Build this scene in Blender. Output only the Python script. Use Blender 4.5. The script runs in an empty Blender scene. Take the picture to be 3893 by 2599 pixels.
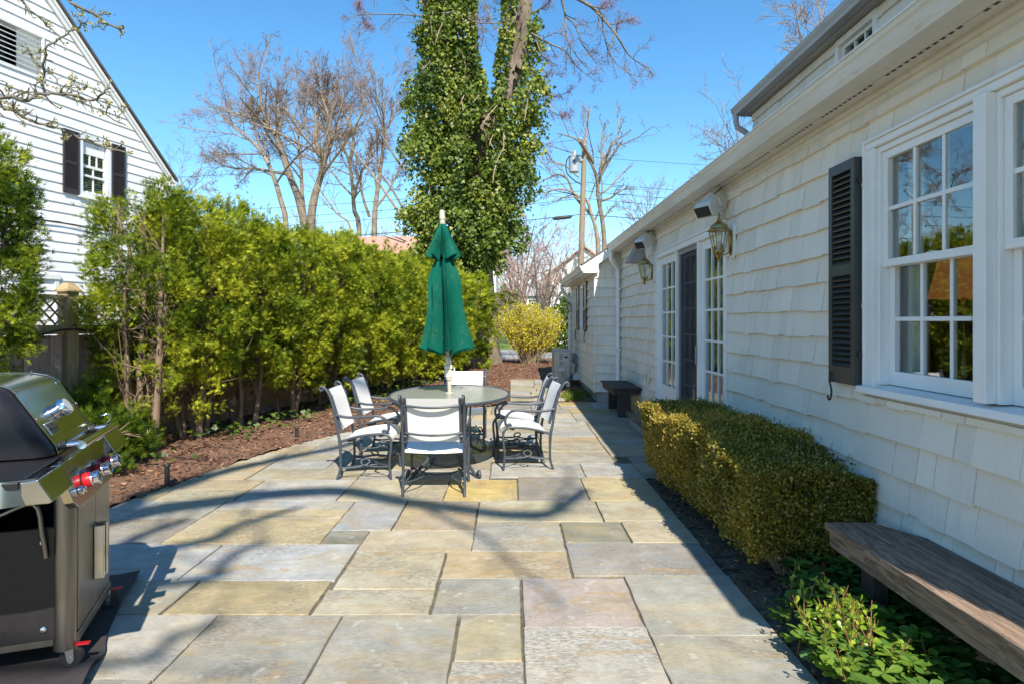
import bpy, bmesh, math, random
import numpy as np
from mathutils import Vector, Matrix
pi = math.pi
S = bpy.context.scene
COL = S.collection
rnd = random.Random(11)
rng = np.random.default_rng(5)

# ---------------------------------------------------------------- calibration: focal length, eye height and vanishing point of the photograph
F, EYE, CX, CY = 1450.0, 1.48, 1172.0, 737.0
def P(x, y, Y): return Vector(((x - CX) * Y / F, Y, EYE - (y - CY) * Y / F))
def G(x, y, z=0.0):
    Y = F * (EYE - z) / (y - CY)
    return Vector(((x - CX) * Y / F, Y, z))
SUN = Vector((.20, -.96, 1.0)).normalized()

# ---------------------------------------------------------------- objects
def tag(o, label=None, cat=None, group=None, kind=None):
    if label: o['label'] = label
    if cat: o['category'] = cat
    if group: o['group'] = group
    if kind: o['kind'] = kind
    return o
def thing(name, label, cat, loc=(0, 0, 0), group=None):
    o = bpy.data.objects.new(name, None); COL.objects.link(o)
    o.location = loc; o.empty_display_size = .1
    return tag(o, label, cat, group)
def par(o, parent):
    if parent is not None:
        o.parent = parent
        if parent.parent is None: o.matrix_parent_inverse = Matrix.Translation(-parent.location)
    return o
def copy_tree(o, parent=None):
    c = o.copy(); COL.objects.link(c)
    if parent is not None: c.parent = parent
    for ch in [x for x in o.children]: copy_tree(ch, c)
    return c

class MB:
    """collects shapes, then links them as one mesh object"""
    def __init__(s, xf=None): s.v = []; s.f = []; s.t = []; s.xf = xf; s.c = []
    def add(s, vs, fs, tint=.5, col=None):
        n = len(s.v)
        if s.xf: vs = [s.xf(*p) for p in vs]
        s.v.extend([tuple(p) for p in vs]); s.f.extend([tuple(i + n for i in f) for f in fs])
        s.t.extend([tint] * len(fs)); s.c.extend([col or (.5, .5, .5)] * len(fs))
        return s
    def box(s, x0, x1, y0, y1, z0, z1, tint=.5, col=None):
        vs = [(x0, y0, z0), (x1, y0, z0), (x1, y1, z0), (x0, y1, z0), (x0, y0, z1), (x1, y0, z1), (x1, y1, z1), (x0, y1, z1)]
        return s.hexa(vs, tint, col)
    def hexa(s, vs, tint=.5, col=None):
        return s.add(vs, [(0, 3, 2, 1), (4, 5, 6, 7), (0, 1, 5, 4), (1, 2, 6, 5), (2, 3, 7, 6), (3, 0, 4, 7)], tint, col)
    def prism(s, poly, d, tint=.5, col=None):
        """poly: list of 3-D points, extruded by vector d"""
        n = len(poly); d = Vector(d)
        vs = [Vector(p) for p in poly] + [Vector(p) + d for p in poly]
        fs = [tuple(range(n - 1, -1, -1)), tuple(range(n, 2 * n))] + [(i, (i + 1) % n, n + (i + 1) % n, n + i) for i in range(n)]
        return s.add(vs, fs, tint, col)
    def tube(s, pts, r, n=8, tint=.5, caps=True, flat=1.0, closed=False):
        pts = [Vector(p) for p in pts]; m = len(pts)
        rs = list(r) if hasattr(r, '__len__') else [r] * m
        vs, fs = [], []; prev = None
        for i, p in enumerate(pts):
            if closed: d = pts[(i + 1) % m] - pts[i - 1]
            else: d = pts[min(i + 1, m - 1)] - pts[max(i - 1, 0)]
            if d.length < 1e-9: d = Vector((0, 0, 1))
            d.normalize()
            if prev is None:
                a = Vector((0, 0, 1)) if abs(d.z) < .9 else Vector((1, 0, 0))
                u = d.cross(a).normalized()
            else:
                u = prev - d * prev.dot(d)
                u = u.normalized() if u.length > 1e-6 else d.orthogonal().normalized()
            prev = u; w = d.cross(u)
            for k in range(n):
                a = 2 * pi * k / n
                vs.append(p + (u * math.cos(a) + w * math.sin(a) * flat) * rs[i])
        last = m if closed else m - 1
        for i in range(last):
            j = (i + 1) % m
            for k in range(n):
                fs.append((i * n + k, i * n + (k + 1) % n, j * n + (k + 1) % n, j * n + k))
        if caps and not closed:
            fs.append(tuple(range(n - 1, -1, -1))); fs.append(tuple((m - 1) * n + k for k in range(n)))
        return s.add(vs, fs, tint)
    def lathe(s, prof, c=(0, 0, 0), n=24, tint=.5, axis=None, cap=True):
        """prof: (radius, height) pairs; axis: direction of the height"""
        ax = Vector(axis).normalized() if axis else Vector((0, 0, 1))
        u = ax.orthogonal().normalized(); w = ax.cross(u); c = Vector(c)
        if abs(ax.z) > .99: u, w = Vector((1, 0, 0)), Vector((0, 1, 0))
        vs, fs = [], []
        for r, h in prof:
            for k in range(n):
                a = 2 * pi * (k + .5) / n
                vs.append(c + ax * h + (u * math.cos(a) + w * math.sin(a)) * r)
        for i in range(len(prof) - 1):
            for k in range(n):
                fs.append((i * n + k, i * n + (k + 1) % n, (i + 1) * n + (k + 1) % n, (i + 1) * n + k))
        if cap:
            fs.append(tuple(range(n - 1, -1, -1))); fs.append(tuple((len(prof) - 1) * n + k for k in range(n)))
        return s.add(vs, fs, tint)
    def build(s, name, m, parent=None, smooth=None, bevel=0, label=None, cat=None, group=None, kind=None, sub=0):
        me = bpy.data.meshes.new(name); me.from_pydata(s.v, [], s.f)
        if len(s.f) < 60000:
            bm = bmesh.new(); bm.from_mesh(me); bmesh.ops.recalc_face_normals(bm, faces=bm.faces); bm.to_mesh(me); bm.free()
        a = me.attributes.new('tint', 'FLOAT', 'FACE'); a.data.foreach_set('value', s.t)
        if any(c != (.5, .5, .5) for c in s.c):
            a = me.attributes.new('scol', 'FLOAT_COLOR', 'FACE')
            a.data.foreach_set('color', np.array([(*c, 1) for c in s.c], dtype=np.float32).ravel())
        me.materials.append(m)
        if smooth:
            me.polygons.foreach_set('use_smooth', [True] * len(me.polygons)); me.set_sharp_from_angle(angle=math.radians(smooth))
        o = bpy.data.objects.new(name, me); COL.objects.link(o)
        if bevel:
            b = o.modifiers.new('b', 'BEVEL'); b.width = bevel; b.segments = 2; b.limit_method = 'ANGLE'
        if sub:
            b = o.modifiers.new('s', 'SUBSURF'); b.levels = b.render_levels = sub
        tag(o, label, cat, group, kind)
        return par(o, parent)

def np_mesh(name, V, Fc, m, parent=None, tint=None, label=None, cat=None, group=None, kind=None, smooth=False):
    """V (n,3); Fc (f,k) one face size"""
    me = bpy.data.meshes.new(name); k = Fc.shape[1]
    me.vertices.add(len(V)); me.vertices.foreach_set('co', V.astype(np.float32).ravel())
    me.loops.add(Fc.size); me.loops.foreach_set('vertex_index', Fc.astype(np.int32).ravel())
    me.polygons.add(len(Fc)); me.polygons.foreach_set('loop_start', np.arange(0, Fc.size, k, dtype=np.int32))
    me.update(calc_edges=True); me.validate()
    if tint is not None and len(tint) == len(me.polygons):
        a = me.attributes.new('tint', 'FLOAT', 'FACE'); a.data.foreach_set('value', tint.astype(np.float32))
    me.materials.append(m)
    if smooth: me.polygons.foreach_set('use_smooth', [True] * len(me.polygons))
    o = bpy.data.objects.new(name, me); COL.objects.link(o); tag(o, label, cat, group, kind)
    return par(o, parent)
def unit(a): return a / np.maximum(np.linalg.norm(a, axis=1, keepdims=True), 1e-9)
def scatter(tv, tf, pos, fwd, nor, size, tint):
    """copies of the leaf TV (x right, y forward, z normal) at POS; returns V, F, face tints"""
    tv = np.array(tv, float); tf = np.array(tf, int); n = len(pos)
    f = unit(fwd); r = unit(np.cross(f, nor)); nn = np.cross(r, f)
    sz = np.broadcast_to(np.asarray(size, float).reshape(-1, 1) if np.ndim(size) else np.full((1, 1), size), (n, 1))
    V = pos[:, None, :] + sz[:, None, :] * (tv[None, :, 0:1] * r[:, None, :] + tv[None, :, 1:2] * f[:, None, :] + tv[None, :, 2:3] * nn[:, None, :])
    Fc = tf[None] + (np.arange(n) * len(tv))[:, None, None]
    return V.reshape(-1, 3), Fc.reshape(-1, tf.shape[1]), np.repeat(tint, len(tf))
def join(parts):
    V, Fc, T, o = [], [], [], 0
    for v, f, t in parts:
        V.append(v); Fc.append(f + o); T.append(t); o += len(v)
    return np.concatenate(V), np.concatenate(Fc), np.concatenate(T)
def rdir(n, g=rng): return unit(g.normal(size=(n, 3)))

# ---------------------------------------------------------------- materials
def nodes(name):
    m = bpy.data.materials.new(name); m.use_nodes = True; t = m.node_tree; t.nodes.clear()
    o = t.nodes.new('ShaderNodeOutputMaterial')
    return m, t, o
def N(t, typ, **kw):
    n = t.nodes.new(typ)
    for k, v in kw.items():
        if k in n.inputs: n.inputs[k].default_value = v
        else: setattr(n, k, v)
    return n
def ramp(t, fac, stops):
    r = t.nodes.new('ShaderNodeValToRGB'); e = r.color_ramp.elements
    while len(e) < len(stops): e.new(.5)
    for q, (p, c) in zip(e, stops): q.position = p; q.color = (*c, 1) if len(c) == 3 else c
    t.links.new(fac, r.inputs['Fac']); return r.outputs['Color']
def coords(t, sc=(1, 1, 1), rot=(0, 0, 0)):
    c = t.nodes.new('ShaderNodeTexCoord'); mp = t.nodes.new('ShaderNodeMapping')
    mp.inputs['Scale'].default_value = sc; mp.inputs['Rotation'].default_value = rot
    t.links.new(c.outputs['Object'], mp.inputs['Vector']); return mp.outputs['Vector']
def noise(t, vec, sc, det=5, rough=.55, dist=0):
    n = N(t, 'ShaderNodeTexNoise', Scale=sc, Detail=det, Roughness=rough, Distortion=dist)
    t.links.new(vec, n.inputs['Vector']); return n.outputs['Fac']
def mixc(t, fac, a, b, mode='MIX'):
    n = t.nodes.new('ShaderNodeMix'); n.data_type = 'RGBA'; n.blend_type = mode
    for i, q in ((0, fac), (6, a), (7, b)):
        if isinstance(q, (int, float)): n.inputs[i].default_value = q
        elif isinstance(q, tuple): n.inputs[i].default_value = (*q, 1)
        else: t.links.new(q, n.inputs[i])
    return n.outputs[2]
def attr(t, name):
    n = t.nodes.new('ShaderNodeAttribute'); n.attribute_name = name; return n
def mat(name, c, c2=None, sc=6, rough=.6, metal=0, bump=0, bsc=40, st=(1, 1, 1), spec=.5, tv=0, coat=0, lo=.35, hi=.65, rv=0, dirt=None):
    """noise between two colours, optional per-face tint TV, bump, roughness variation RV, dirt colour in patches"""
    m, t, o = nodes(name); b = N(t, 'ShaderNodeBsdfPrincipled', Roughness=rough, Metallic=metal)
    b.inputs['Specular IOR Level'].default_value = spec; b.inputs['Coat Weight'].default_value = coat
    v = coords(t, st)
    c2 = c2 or tuple(x * .85 for x in c)
    col = ramp(t, noise(t, v, sc), [(lo, c), (hi, c2)])
    if tv:
        a = attr(t, 'tint'); mr = N(t, 'ShaderNodeMapRange'); mr.inputs[3].default_value = 1 - tv; mr.inputs[4].default_value = 1 + tv
        t.links.new(a.outputs['Fac'], mr.inputs[0])
        col = mixc(t, 1.0, col, mr.outputs[0], 'MULTIPLY')
    if dirt:
        f = ramp(t, noise(t, v, sc * 2.7, 8, .7), [(.56, (0, 0, 0)), (.72, (1, 1, 1))])
        col = mixc(t, f, col, dirt)
    t.links.new(col, b.inputs['Base Color'])
    if bump:
        bp = N(t, 'ShaderNodeBump', Strength=bump, Distance=.01)
        t.links.new(noise(t, v, bsc, 4), bp.inputs['Height']); t.links.new(bp.outputs[0], b.inputs['Normal'])
    if rv:
        rr = ramp(t, noise(t, v, sc * 1.7, 6, .7), [(.3, (rough,) * 3), (.75, (min(1, rough + rv),) * 3)])
        t.links.new(rr, b.inputs['Roughness'])
    t.links.new(b.outputs[0], o.inputs[0]); return m
def leafmat(name, stops, trans=.35, gloss=.06, gr=.35):
    m, t, o = nodes(name); a = attr(t, 'tint')
    col = ramp(t, a.outputs['Fac'], stops)
    d = N(t, 'ShaderNodeBsdfDiffuse'); tr = N(t, 'ShaderNodeBsdfTranslucent'); g = N(t, 'ShaderNodeBsdfGlossy', Roughness=gr)
    t.links.new(col, d.inputs['Color']); t.links.new(col, tr.inputs['Color'])
    m1 = N(t, 'ShaderNodeMixShader', Fac=trans); t.links.new(d.outputs[0], m1.inputs[1]); t.links.new(tr.outputs[0], m1.inputs[2])
    m2 = N(t, 'ShaderNodeMixShader', Fac=gloss); t.links.new(m1.outputs[0], m2.inputs[1]); t.links.new(g.outputs[0], m2.inputs[2])
    t.links.new(m2.outputs[0], o.inputs[0]); return m
def schlick(t, f0, nrm=None):
    g = t.nodes.new('ShaderNodeNewGeometry'); d = t.nodes.new('ShaderNodeVectorMath'); d.operation = 'DOT_PRODUCT'; t.links.new(g.outputs['Incoming'], d.inputs[0]); t.links.new(nrm or g.outputs['Normal'], d.inputs[1])
    def mth(op, a, b=None, v=None):
        n = t.nodes.new('ShaderNodeMath'); n.operation = op
        for i, q in enumerate((a, b)):
            if q is None: continue
            if isinstance(q, (int, float)): n.inputs[i].default_value = q
            else: t.links.new(q, n.inputs[i])
        return n.outputs[0]
    k = mth('POWER', mth('SUBTRACT', 1.0, mth('ABSOLUTE', d.outputs['Value'])), 5.0)
    return mth('ADD', mth('MULTIPLY', k, 1 - f0), f0)
def glassmat(name, tint=(.9, .95, .93), ior=1.75, rough=0.0, bump=0):
    m, t, o = nodes(name); f = schlick(t, ((ior - 1) / (ior + 1)) ** 2)
    a = N(t, 'ShaderNodeBsdfTransparent', Color=(*tint, 1)); g = N(t, 'ShaderNodeBsdfGlossy', Roughness=rough)
    if bump:
        bp = N(t, 'ShaderNodeBump', Strength=bump, Distance=.02)
        t.links.new(noise(t, coords(t), 3, 2), bp.inputs['Height']); t.links.new(bp.outputs[0], g.inputs['Normal'])
    mx = N(t, 'ShaderNodeMixShader'); t.links.new(f, mx.inputs[0]); t.links.new(a.outputs[0], mx.inputs[1]); t.links.new(g.outputs[0], mx.inputs[2])
    t.links.new(mx.outputs[0], o.inputs[0]); return m
def woodmat(name, c, c2, sc=3, st=(1, 1, 1), rough=.75, tv=.15, bump=.35, knots=None):
    m, t, o = nodes(name); b = N(t, 'ShaderNodeBsdfPrincipled', Roughness=rough)
    v = coords(t, st)
    n = noise(t, v, sc, 8, .65, 1.2)
    col = ramp(t, n, [(.3, c), (.47, c2), (.52, c), (.7, c2)])
    a = attr(t, 'tint'); mr = N(t, 'ShaderNodeMapRange'); mr.inputs[3].default_value = 1 - tv; mr.inputs[4].default_value = 1 + tv
    t.links.new(a.outputs['Fac'], mr.inputs[0]); col = mixc(t, 1.0, col, mr.outputs[0], 'MULTIPLY')
    t.links.new(col, b.inputs['Base Color'])
    bp = N(t, 'ShaderNodeBump', Strength=bump, Distance=.006); t.links.new(n, bp.inputs['Height']); t.links.new(bp.outputs[0], b.inputs['Normal'])
    t.links.new(b.outputs[0], o.inputs[0]); return m

M = {}
M['shingle'] = mat('cream_shingle_paint', (.76, .71, .615), (.72, .67, .575), 2.2, .62, bump=.25, bsc=70, st=(1, 1, .12), tv=.07, dirt=(.63, .59, .51))
M['white'] = mat('white_trim_paint', (.82, .82, .80), (.76, .76, .74), 3, .45, bump=.04)
M['gutter'] = mat('gutter_paint', (.70, .69, .65), (.60, .585, .53), 5, .4, st=(1, .3, 2), dirt=(.50, .47, .38))
M['soffit'] = mat('soffit_paint', (.68, .665, .61), (.60, .585, .53), 4, .55, dirt=(.50, .48, .42))
M['greytrim'] = mat('grey_soffit', (.42, .41, .40), (.37, .36, .35), 4, .5)
M['shutter'] = mat('charcoal_shutter_paint', (.035, .037, .036), (.045, .046, .043), 6, .38)
M['iron'] = mat('black_iron', (.02, .02, .02), (.035, .03, .028), 30, .5)
M['brass'] = mat('aged_brass', (.46, .33, .12), (.33, .24, .09), 14, .28, metal=1)
M['roof'] = mat('asphalt_shingles', (.13, .12, .115), (.09, .085, .08), 18, .9, bump=.4)
M['concrete'] = mat('foundation', (.46, .44, .41), (.36, .345, .32), 5, .85, bump=.3, dirt=(.28, .26, .23))
M['glass'] = glassmat('window_glass', ior=2.15, bump=.015)
M['lampglass'] = glassmat('lantern_glass', (.92, .95, .93), 1.5)
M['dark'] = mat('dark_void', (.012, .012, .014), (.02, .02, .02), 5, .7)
M['screen'] = mat('grey_screen_frame', (.21, .21, .235), (.24, .24, .26), 5, .5)
M['room'] = mat('room_wall', (.40, .23, .10), (.34, .19, .085), 2, .8)
M['bench'] = woodmat('weathered_bench_wood', (.30, .205, .14), (.105, .07, .05), 2.2, (11, .9, 11), bump=.6)
M['darkwood'] = woodmat('dark_stained_wood', (.060, .045, .038), (.032, .025, .022), 3.0, (6, .9, 6))
M['fence'] = woodmat('cedar_boards', (.50, .34, .255), (.36, .24, .18), 2.5, (5, 5, .5), tv=.3)
M['post'] = woodmat('treated_pine', (.44, .33, .17), (.31, .225, .115), 3, (6, 6, .45), tv=.1)
M['metal'] = mat('grey_blue_powder_coat', (.058, .069, .085), (.045, .054, .068), 20, .42, bump=.05, spec=.5)
M['sling'] = mat('off_white_sling', (.78, .76, .72), (.72, .70, .66), 3, .8, bump=.05, bsc=300)
M['steel'] = mat('brushed_steel', (.50, .49, .46), (.42, .41, .38), 5, .13, metal=1, rv=.08)
M['steelm'] = mat('grey_steel_doors', (.25, .235, .215), (.20, .19, .175), 4, .30, metal=1, st=(12, 12, 1), rv=.08)
M['enamel'] = mat('black_enamel', (.016, .015, .017), (.022, .02, .022), 30, .32, bump=.04, spec=.3, dirt=(.022, .02, .02))
M['chrome'] = mat('chrome', (.75, .75, .76), (.68, .68, .7), 8, .12, metal=1)
M['red'] = mat('red_plastic', (.55, .012, .02), (.48, .01, .018), 8, .35)
M['rubber'] = mat('black_rubber', (.018, .018, .018), (.025, .025, .025), 12, .7)
M['mat'] = mat('brown_black_mat', (.042, .035, .034), (.032, .028, .029), 10, .75, bump=.2, bsc=120)
M['white_siding'] = mat('white_asbestos_siding', (.84, .83, .80), (.78, .77, .74), 1.2, .6, st=(1, 1, .3), bump=.1, bsc=50, tv=.05)
M['beige'] = mat('beige_metal', (.52, .48, .40), (.46, .43, .36), 4, .5)
M['ivory'] = mat('ivory_plastic', (.66, .61, .46), (.60, .55, .41), 8, .5)
M['plastic'] = mat('white_plastic', (.60, .59, .56), (.54, .53, .50), 6, .45)
M['grey'] = mat('grey_plastic', (.30, .30, .30), (.26, .26, .27), 6, .55)
M['basem'] = mat('umbrella_base', (.085, .08, .078), (.105, .10, .095), 14, .7, bump=.1)
M['cream'] = mat('cream_pole', (.52, .47, .38), (.46, .41, .33), 8, .5)
M['bark'] = mat('grey_brown_bark', (.26, .205, .155), (.14, .11, .085), 7, .9, bump=.8, bsc=18, st=(1, 1, .35))
M['bark2'] = mat('pale_bark', (.29, .235, .17), (.155, .12, .085), 5, .9, bump=.6, bsc=14, st=(1, 1, .4), tv=.25)
M['twig'] = mat('reddish_twigs', (.26, .185, .14), (.20, .14, .105), 2, .9)
M['pinktwig'] = mat('pinkish_twigs', (.44, .27, .235), (.31, .20, .165), 1.5, .9)
M['greytwig'] = mat('grey_lichen_twigs', (.20, .185, .14), (.12, .105, .085), 12, .9, bump=.4)
M['cedartrunk'] = mat('arborvitae_bark', (.27, .19, .125), (.16, .11, .075), 8, .9, bump=.7, bsc=25, st=(1, 1, .25))
M['stem'] = mat('tan_stems', (.37, .28, .18), (.24, .175, .11), 8, .85)
M['pole'] = woodmat('utility_pole_wood', (.30, .225, .145), (.20, .15, .10), 4, (6, 6, .4))
M['trans'] = mat('transformer_grey', (.34, .36, .38), (.30, .32, .34), 4, .5)
M['wire'] = mat('black_wire', (.02, .02, .025), (.03, .03, .03), 4, .6)
M['salmon'] = mat('salmon_roof', (.50, .27, .19), (.42, .22, .155), 12, .9, bump=.2)
M['greyroof'] = mat('pale_grey_roof', (.38, .38, .37), (.32, .32, .31), 10, .9)
M['arbor'] = leafmat('arborvitae_sprays', [(0, (.04, .085, .012)), (.3, (.13, .19, .015)), (.62, (.34, .39, .025)), (1, (.52, .52, .045))], .42, .01)
M['box'] = leafmat('boxwood_leaves', [(0, (.07, .075, .014)), (.35, (.19, .17, .025)), (.7, (.38, .31, .045)), (1, (.48, .24, .05))], .32, .03, .45)
M['ivy'] = leafmat('ivy_leaves', [(0, (.04, .085, .012)), (.45, (.12, .18, .018)), (.8, (.27, .31, .035)), (1, (.38, .35, .06))], .35, .035, .5)
M['pachy'] = leafmat('pachysandra_leaves', [(0, (.035, .09, .025)), (.5, (.09, .19, .035)), (1, (.22, .34, .035))], .4, .04, .4)
M['newleaf'] = leafmat('new_leaves', [(0, (.20, .34, .02)), (1, (.45, .52, .06))], .45, .04)
M['yellow'] = leafmat('forsythia_flowers', [(0, (.32, .32, .03)), (.4, (.66, .57, .03)), (1, (.80, .73, .07))], .4, .0)
M['redbud'] = leafmat('maple_buds', [(0, (.26, .09, .08)), (1, (.42, .19, .15))], .3, .0)
M['budyel'] = leafmat('opening_buds', [(0, (.22, .20, .07)), (.5, (.42, .36, .10)), (1, (.55, .50, .22))], .3, .0)
M['grassl'] = leafmat('grass_blades', [(0, (.08, .14, .02)), (.6, (.16, .22, .03)), (1, (.32, .30, .10))], .3, .0)
M['chips'] = leafmat('mulch_chips', [(0, (.07, .038, .025)), (.4, (.20, .10, .058)), (.8, (.36, .20, .12)), (1, (.50, .37, .25))], 0, .0)
M['mulch'] = mat('bark_mulch', (.19, .098, .057), (.10, .054, .034), 22, .95, bump=1.0, bsc=45, dirt=(.24, .13, .08))
M['soil'] = mat('dark_soil', (.05, .034, .026), (.028, .02, .016), 18, .95, bump=1.0, bsc=40, dirt=(.085, .06, .045))
M['lawn'] = mat('lawn', (.10, .17, .02), (.14, .20, .035), 1.5, .95, bump=.6, bsc=30)
M['ground'] = mat('rough_ground', (.13, .13, .055), (.16, .125, .075), .25, .95, bump=.5, bsc=8)
M['asphalt'] = mat('driveway_asphalt', (.27, .265, .26), (.22, .215, .21), 3, .9, bump=.2)
M['joint'] = mat('joint_dirt', (.15, .13, .085), (.075, .065, .045), 14, .95, bump=.6, dirt=(.12, .12, .04))
# ---------------------------------------------------------------- flagstones
def stonemat():
    m, t, o = nodes('bluestone'); b = N(t, 'ShaderNodeBsdfPrincipled', Roughness=.78); b.inputs['Specular IOR Level'].default_value = .3
    c = attr(t, 'scol'); rn = attr(t, 'tint'); tc = t.nodes.new('ShaderNodeTexCoord')
    mp = t.nodes.new('ShaderNodeMapping'); t.links.new(tc.outputs['Object'], mp.inputs['Vector'])
    sc = t.nodes.new('ShaderNodeVectorMath'); sc.operation = 'SCALE'; sc.inputs[0].default_value = (37, 91, 53); t.links.new(rn.outputs['Fac'], sc.inputs['Scale'])
    t.links.new(sc.outputs[0], mp.inputs['Location'])
    v = mp.outputs['Vector']
    st = t.nodes.new('ShaderNodeMapping'); st.inputs['Scale'].default_value = (1, 2.6, 1); t.links.new(v, st.inputs['Vector'])
    big = noise(t, st.outputs['Vector'], 1.1, 3, .5, 1.5)
    base = mixc(t, ramp(t, big, [(.38, (0, 0, 0)), (.62, (.85, .85, .85))]), c.outputs['Color'], mixc(t, .5, c.outputs['Color'], (.40, .315, .17)))
    pale = ramp(t, noise(t, v, 2.2, 4, .6, .5), [(.48, (0, 0, 0)), (.72, (.4, .4, .4))])
    base = mixc(t, pale, base, (.42, .41, .385))
    wob = ramp(t, noise(t, v, 6, 9, .75), [(.3, (.66, .66, .66)), (.7, (1.12, 1.12, 1.12))])
    base = mixc(t, 1.0, base, wob, 'MULTIPLY')
    zone = ramp(t, noise(t, v, 1.5, 2, .5, .6), [(.44, (0, 0, 0)), (.62, (1, 1, 1))])
    fine = t.nodes.new('ShaderNodeMapping'); fine.inputs['Scale'].default_value = (1, 2.2, 1); t.links.new(v, fine.inputs['Vector'])
    speck = ramp(t, noise(t, fine.outputs['Vector'], 34, 6, .75), [(.42, (0, 0, 0)), (.60, (.72, .72, .72))])
    lich = mixc(t, 1.0, zone, speck, 'MULTIPLY')
    base = mixc(t, lich, base, (.155, .135, .115))
    sp2 = ramp(t, noise(t, v, 60, 3, .6), [(.66, (0, 0, 0)), (.72, (.7, .7, .7))])
    base = mixc(t, sp2, base, (.14, .125, .10))
    rust = ramp(t, noise(t, st.outputs['Vector'], 2.1, 5, .6, 2.5), [(.56, (0, 0, 0)), (.66, (.5, .5, .5)), (.74, (0, 0, 0))])
    base = mixc(t, rust, base, (.34, .21, .07))
    spots = ramp(t, noise(t, v, 15, 1, .4), [(.70, (0, 0, 0)), (.74, (.35, .35, .35))])
    base = mixc(t, spots, base, (.50, .48, .43))
    t.links.new(base, b.inputs['Base Color'])
    bp = N(t, 'ShaderNodeBump', Strength=.5, Distance=.008); t.links.new(noise(t, st.outputs['Vector'], 12, 8, .65, .6), bp.inputs['Height'])
    t.links.new(bp.outputs[0], b.inputs['Normal']); t.links.new(b.outputs[0], o.inputs[0]); return m
M['stone'] = stonemat()
GRAY, BLUE, TAN, GOLD, PINK, BRN, OLV, LITE, PEACH, YEL, DGR = ((.33, .32, .275), (.36, .365, .355), (.385, .345, .24), (.42, .345, .20), (.355, .30, .275), (.385, .30, .185),
    (.21, .205, .155), (.43, .41, .36), (.43, .37, .265), (.49, .37, .135), (.25, .24, .225))
PAL = [GRAY, GRAY, BLUE, BLUE, TAN, TAN, GOLD, LITE, LITE, PEACH, YEL, DGR, BRN, BLUE]
# curved left edge of the patio, (Y, X)
EDGE = [(-3, -3.6), (4.2, -3.45), (5.01, -3.22), (5.72, -3.08), (6.64, -2.9), (7.72, -2.57), (8.3, -2.3), (9.0, -1.9), (9.8, -1.35), (10.6, -.75), (11.3, -.15), (11.66, .1)]
def edge_x(y):
    for (a, xa), (b, xb) in zip(EDGE, EDGE[1:]):
        if a <= y <= b: return xa + (xb - xa) * (y - a) / (b - a)
    return EDGE[0][1] if y < EDGE[0][0] else EDGE[-1][1]
def clip(poly, a, b):
    """keep the part of poly right of the line a>b seen along +Y (x > line)"""
    def side(p): return (b[0] - a[0]) * (p[1] - a[1]) - (b[1] - a[1]) * (p[0] - a[0])
    out = []
    for i, p in enumerate(poly):
        q = poly[(i + 1) % len(poly)]; sp, sq = side(p), side(q)
        if sp <= 0: out.append(p)
        if (sp < 0 < sq) or (sq < 0 < sp):
            k = sp / (sp - sq); out.append((p[0] + (q[0] - p[0]) * k, p[1] + (q[1] - p[1]) * k))
    return out
stones = []
def st(x0, x1, y0, y1, c): stones.append((x0, x1, y0, y1, c))
for a in [(-2.75, -1.478, 2.62, 3.2, LITE), (-1.478, -.85, 2.35, 3.2, GRAY), (-.85, -.262, 2.25, 3.2, GRAY), (-.262, .058, 2.758, 3.2, TAN), (-.262, .058, 2.2, 2.758, LITE),
          (.058, .657, 3.066, 3.65, PINK), (.058, .657, 2.2, 3.066, LITE), (.657, 1.27, 2.989, 3.69, GRAY), (.657, 1.27, 2.2, 2.989, GRAY),
          (-.41, .058, 3.2, 3.65, GRAY), (-1.02, -.41, 3.2, 3.5, TAN), (-1.777, -1.02, 3.2, 3.62, GOLD), (-2.75, -1.777, 3.2, 3.62, GRAY), (-1.0, -.41, 3.5, 4.08, TAN),
          (-.41, .358, 3.65, 4.08, BRN), (.358, 1.27, 3.69, 4.24, DGR), (-1.0, -.256, 4.08, 4.49, PEACH), (-.256, .358, 4.08, 4.68, GRAY), (.358, .814, 4.24, 4.68, OLV),
          (.814, 1.27, 4.24, 4.70, PEACH), (-1.92, -1.0, 3.62, 4.21, BLUE), (-2.75, -1.92, 3.62, 4.21, BLUE), (-1.28, -1.0, 4.21, 4.49, OLV), (-2.34, -1.28, 4.21, 4.77, GOLD),
          (-1.28, -.853, 4.49, 5.234, BLUE), (-.853, -.256, 4.49, 5.234, BRN), (-.256, .69, 4.68, 5.234, TAN), (.69, 1.27, 4.70, 5.234, TAN), (.06, .658, 5.234, 6.03, DGR),
          (.658, 1.27, 5.234, 6.03, GOLD), (-.567, .06, 5.234, 5.93, YEL), (-1.45, -.567, 5.234, 5.93, TAN), (-2.34, -1.28, 4.77, 5.0, GOLD), (-2.34, -1.28, 5.0, 5.234, BLUE),
          (-2.3, -1.45, 5.234, 5.6, BLUE), (-2.3, -1.45, 5.6, 5.93, LITE)]: st(*a)
def split(x0, x1, y0, y1, r):
    w, h = x1 - x0, y1 - y0
    if (w < 1.05 and h < .62) or (w < .55 and h < .85): st(x0, x1, y0, y1, r.choice(PAL)); return
    if w / h > 1.55 or (w > h and r.random() < .35): k = x0 + w * r.uniform(.36, .64); split(x0, k, y0, y1, r); split(k, x1, y0, y1, r)
    else: k = y0 + h * r.uniform(.36, .64); split(x0, x1, y0, k, r); split(x0, x1, k, y1, r)
r = random.Random(4)
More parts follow.
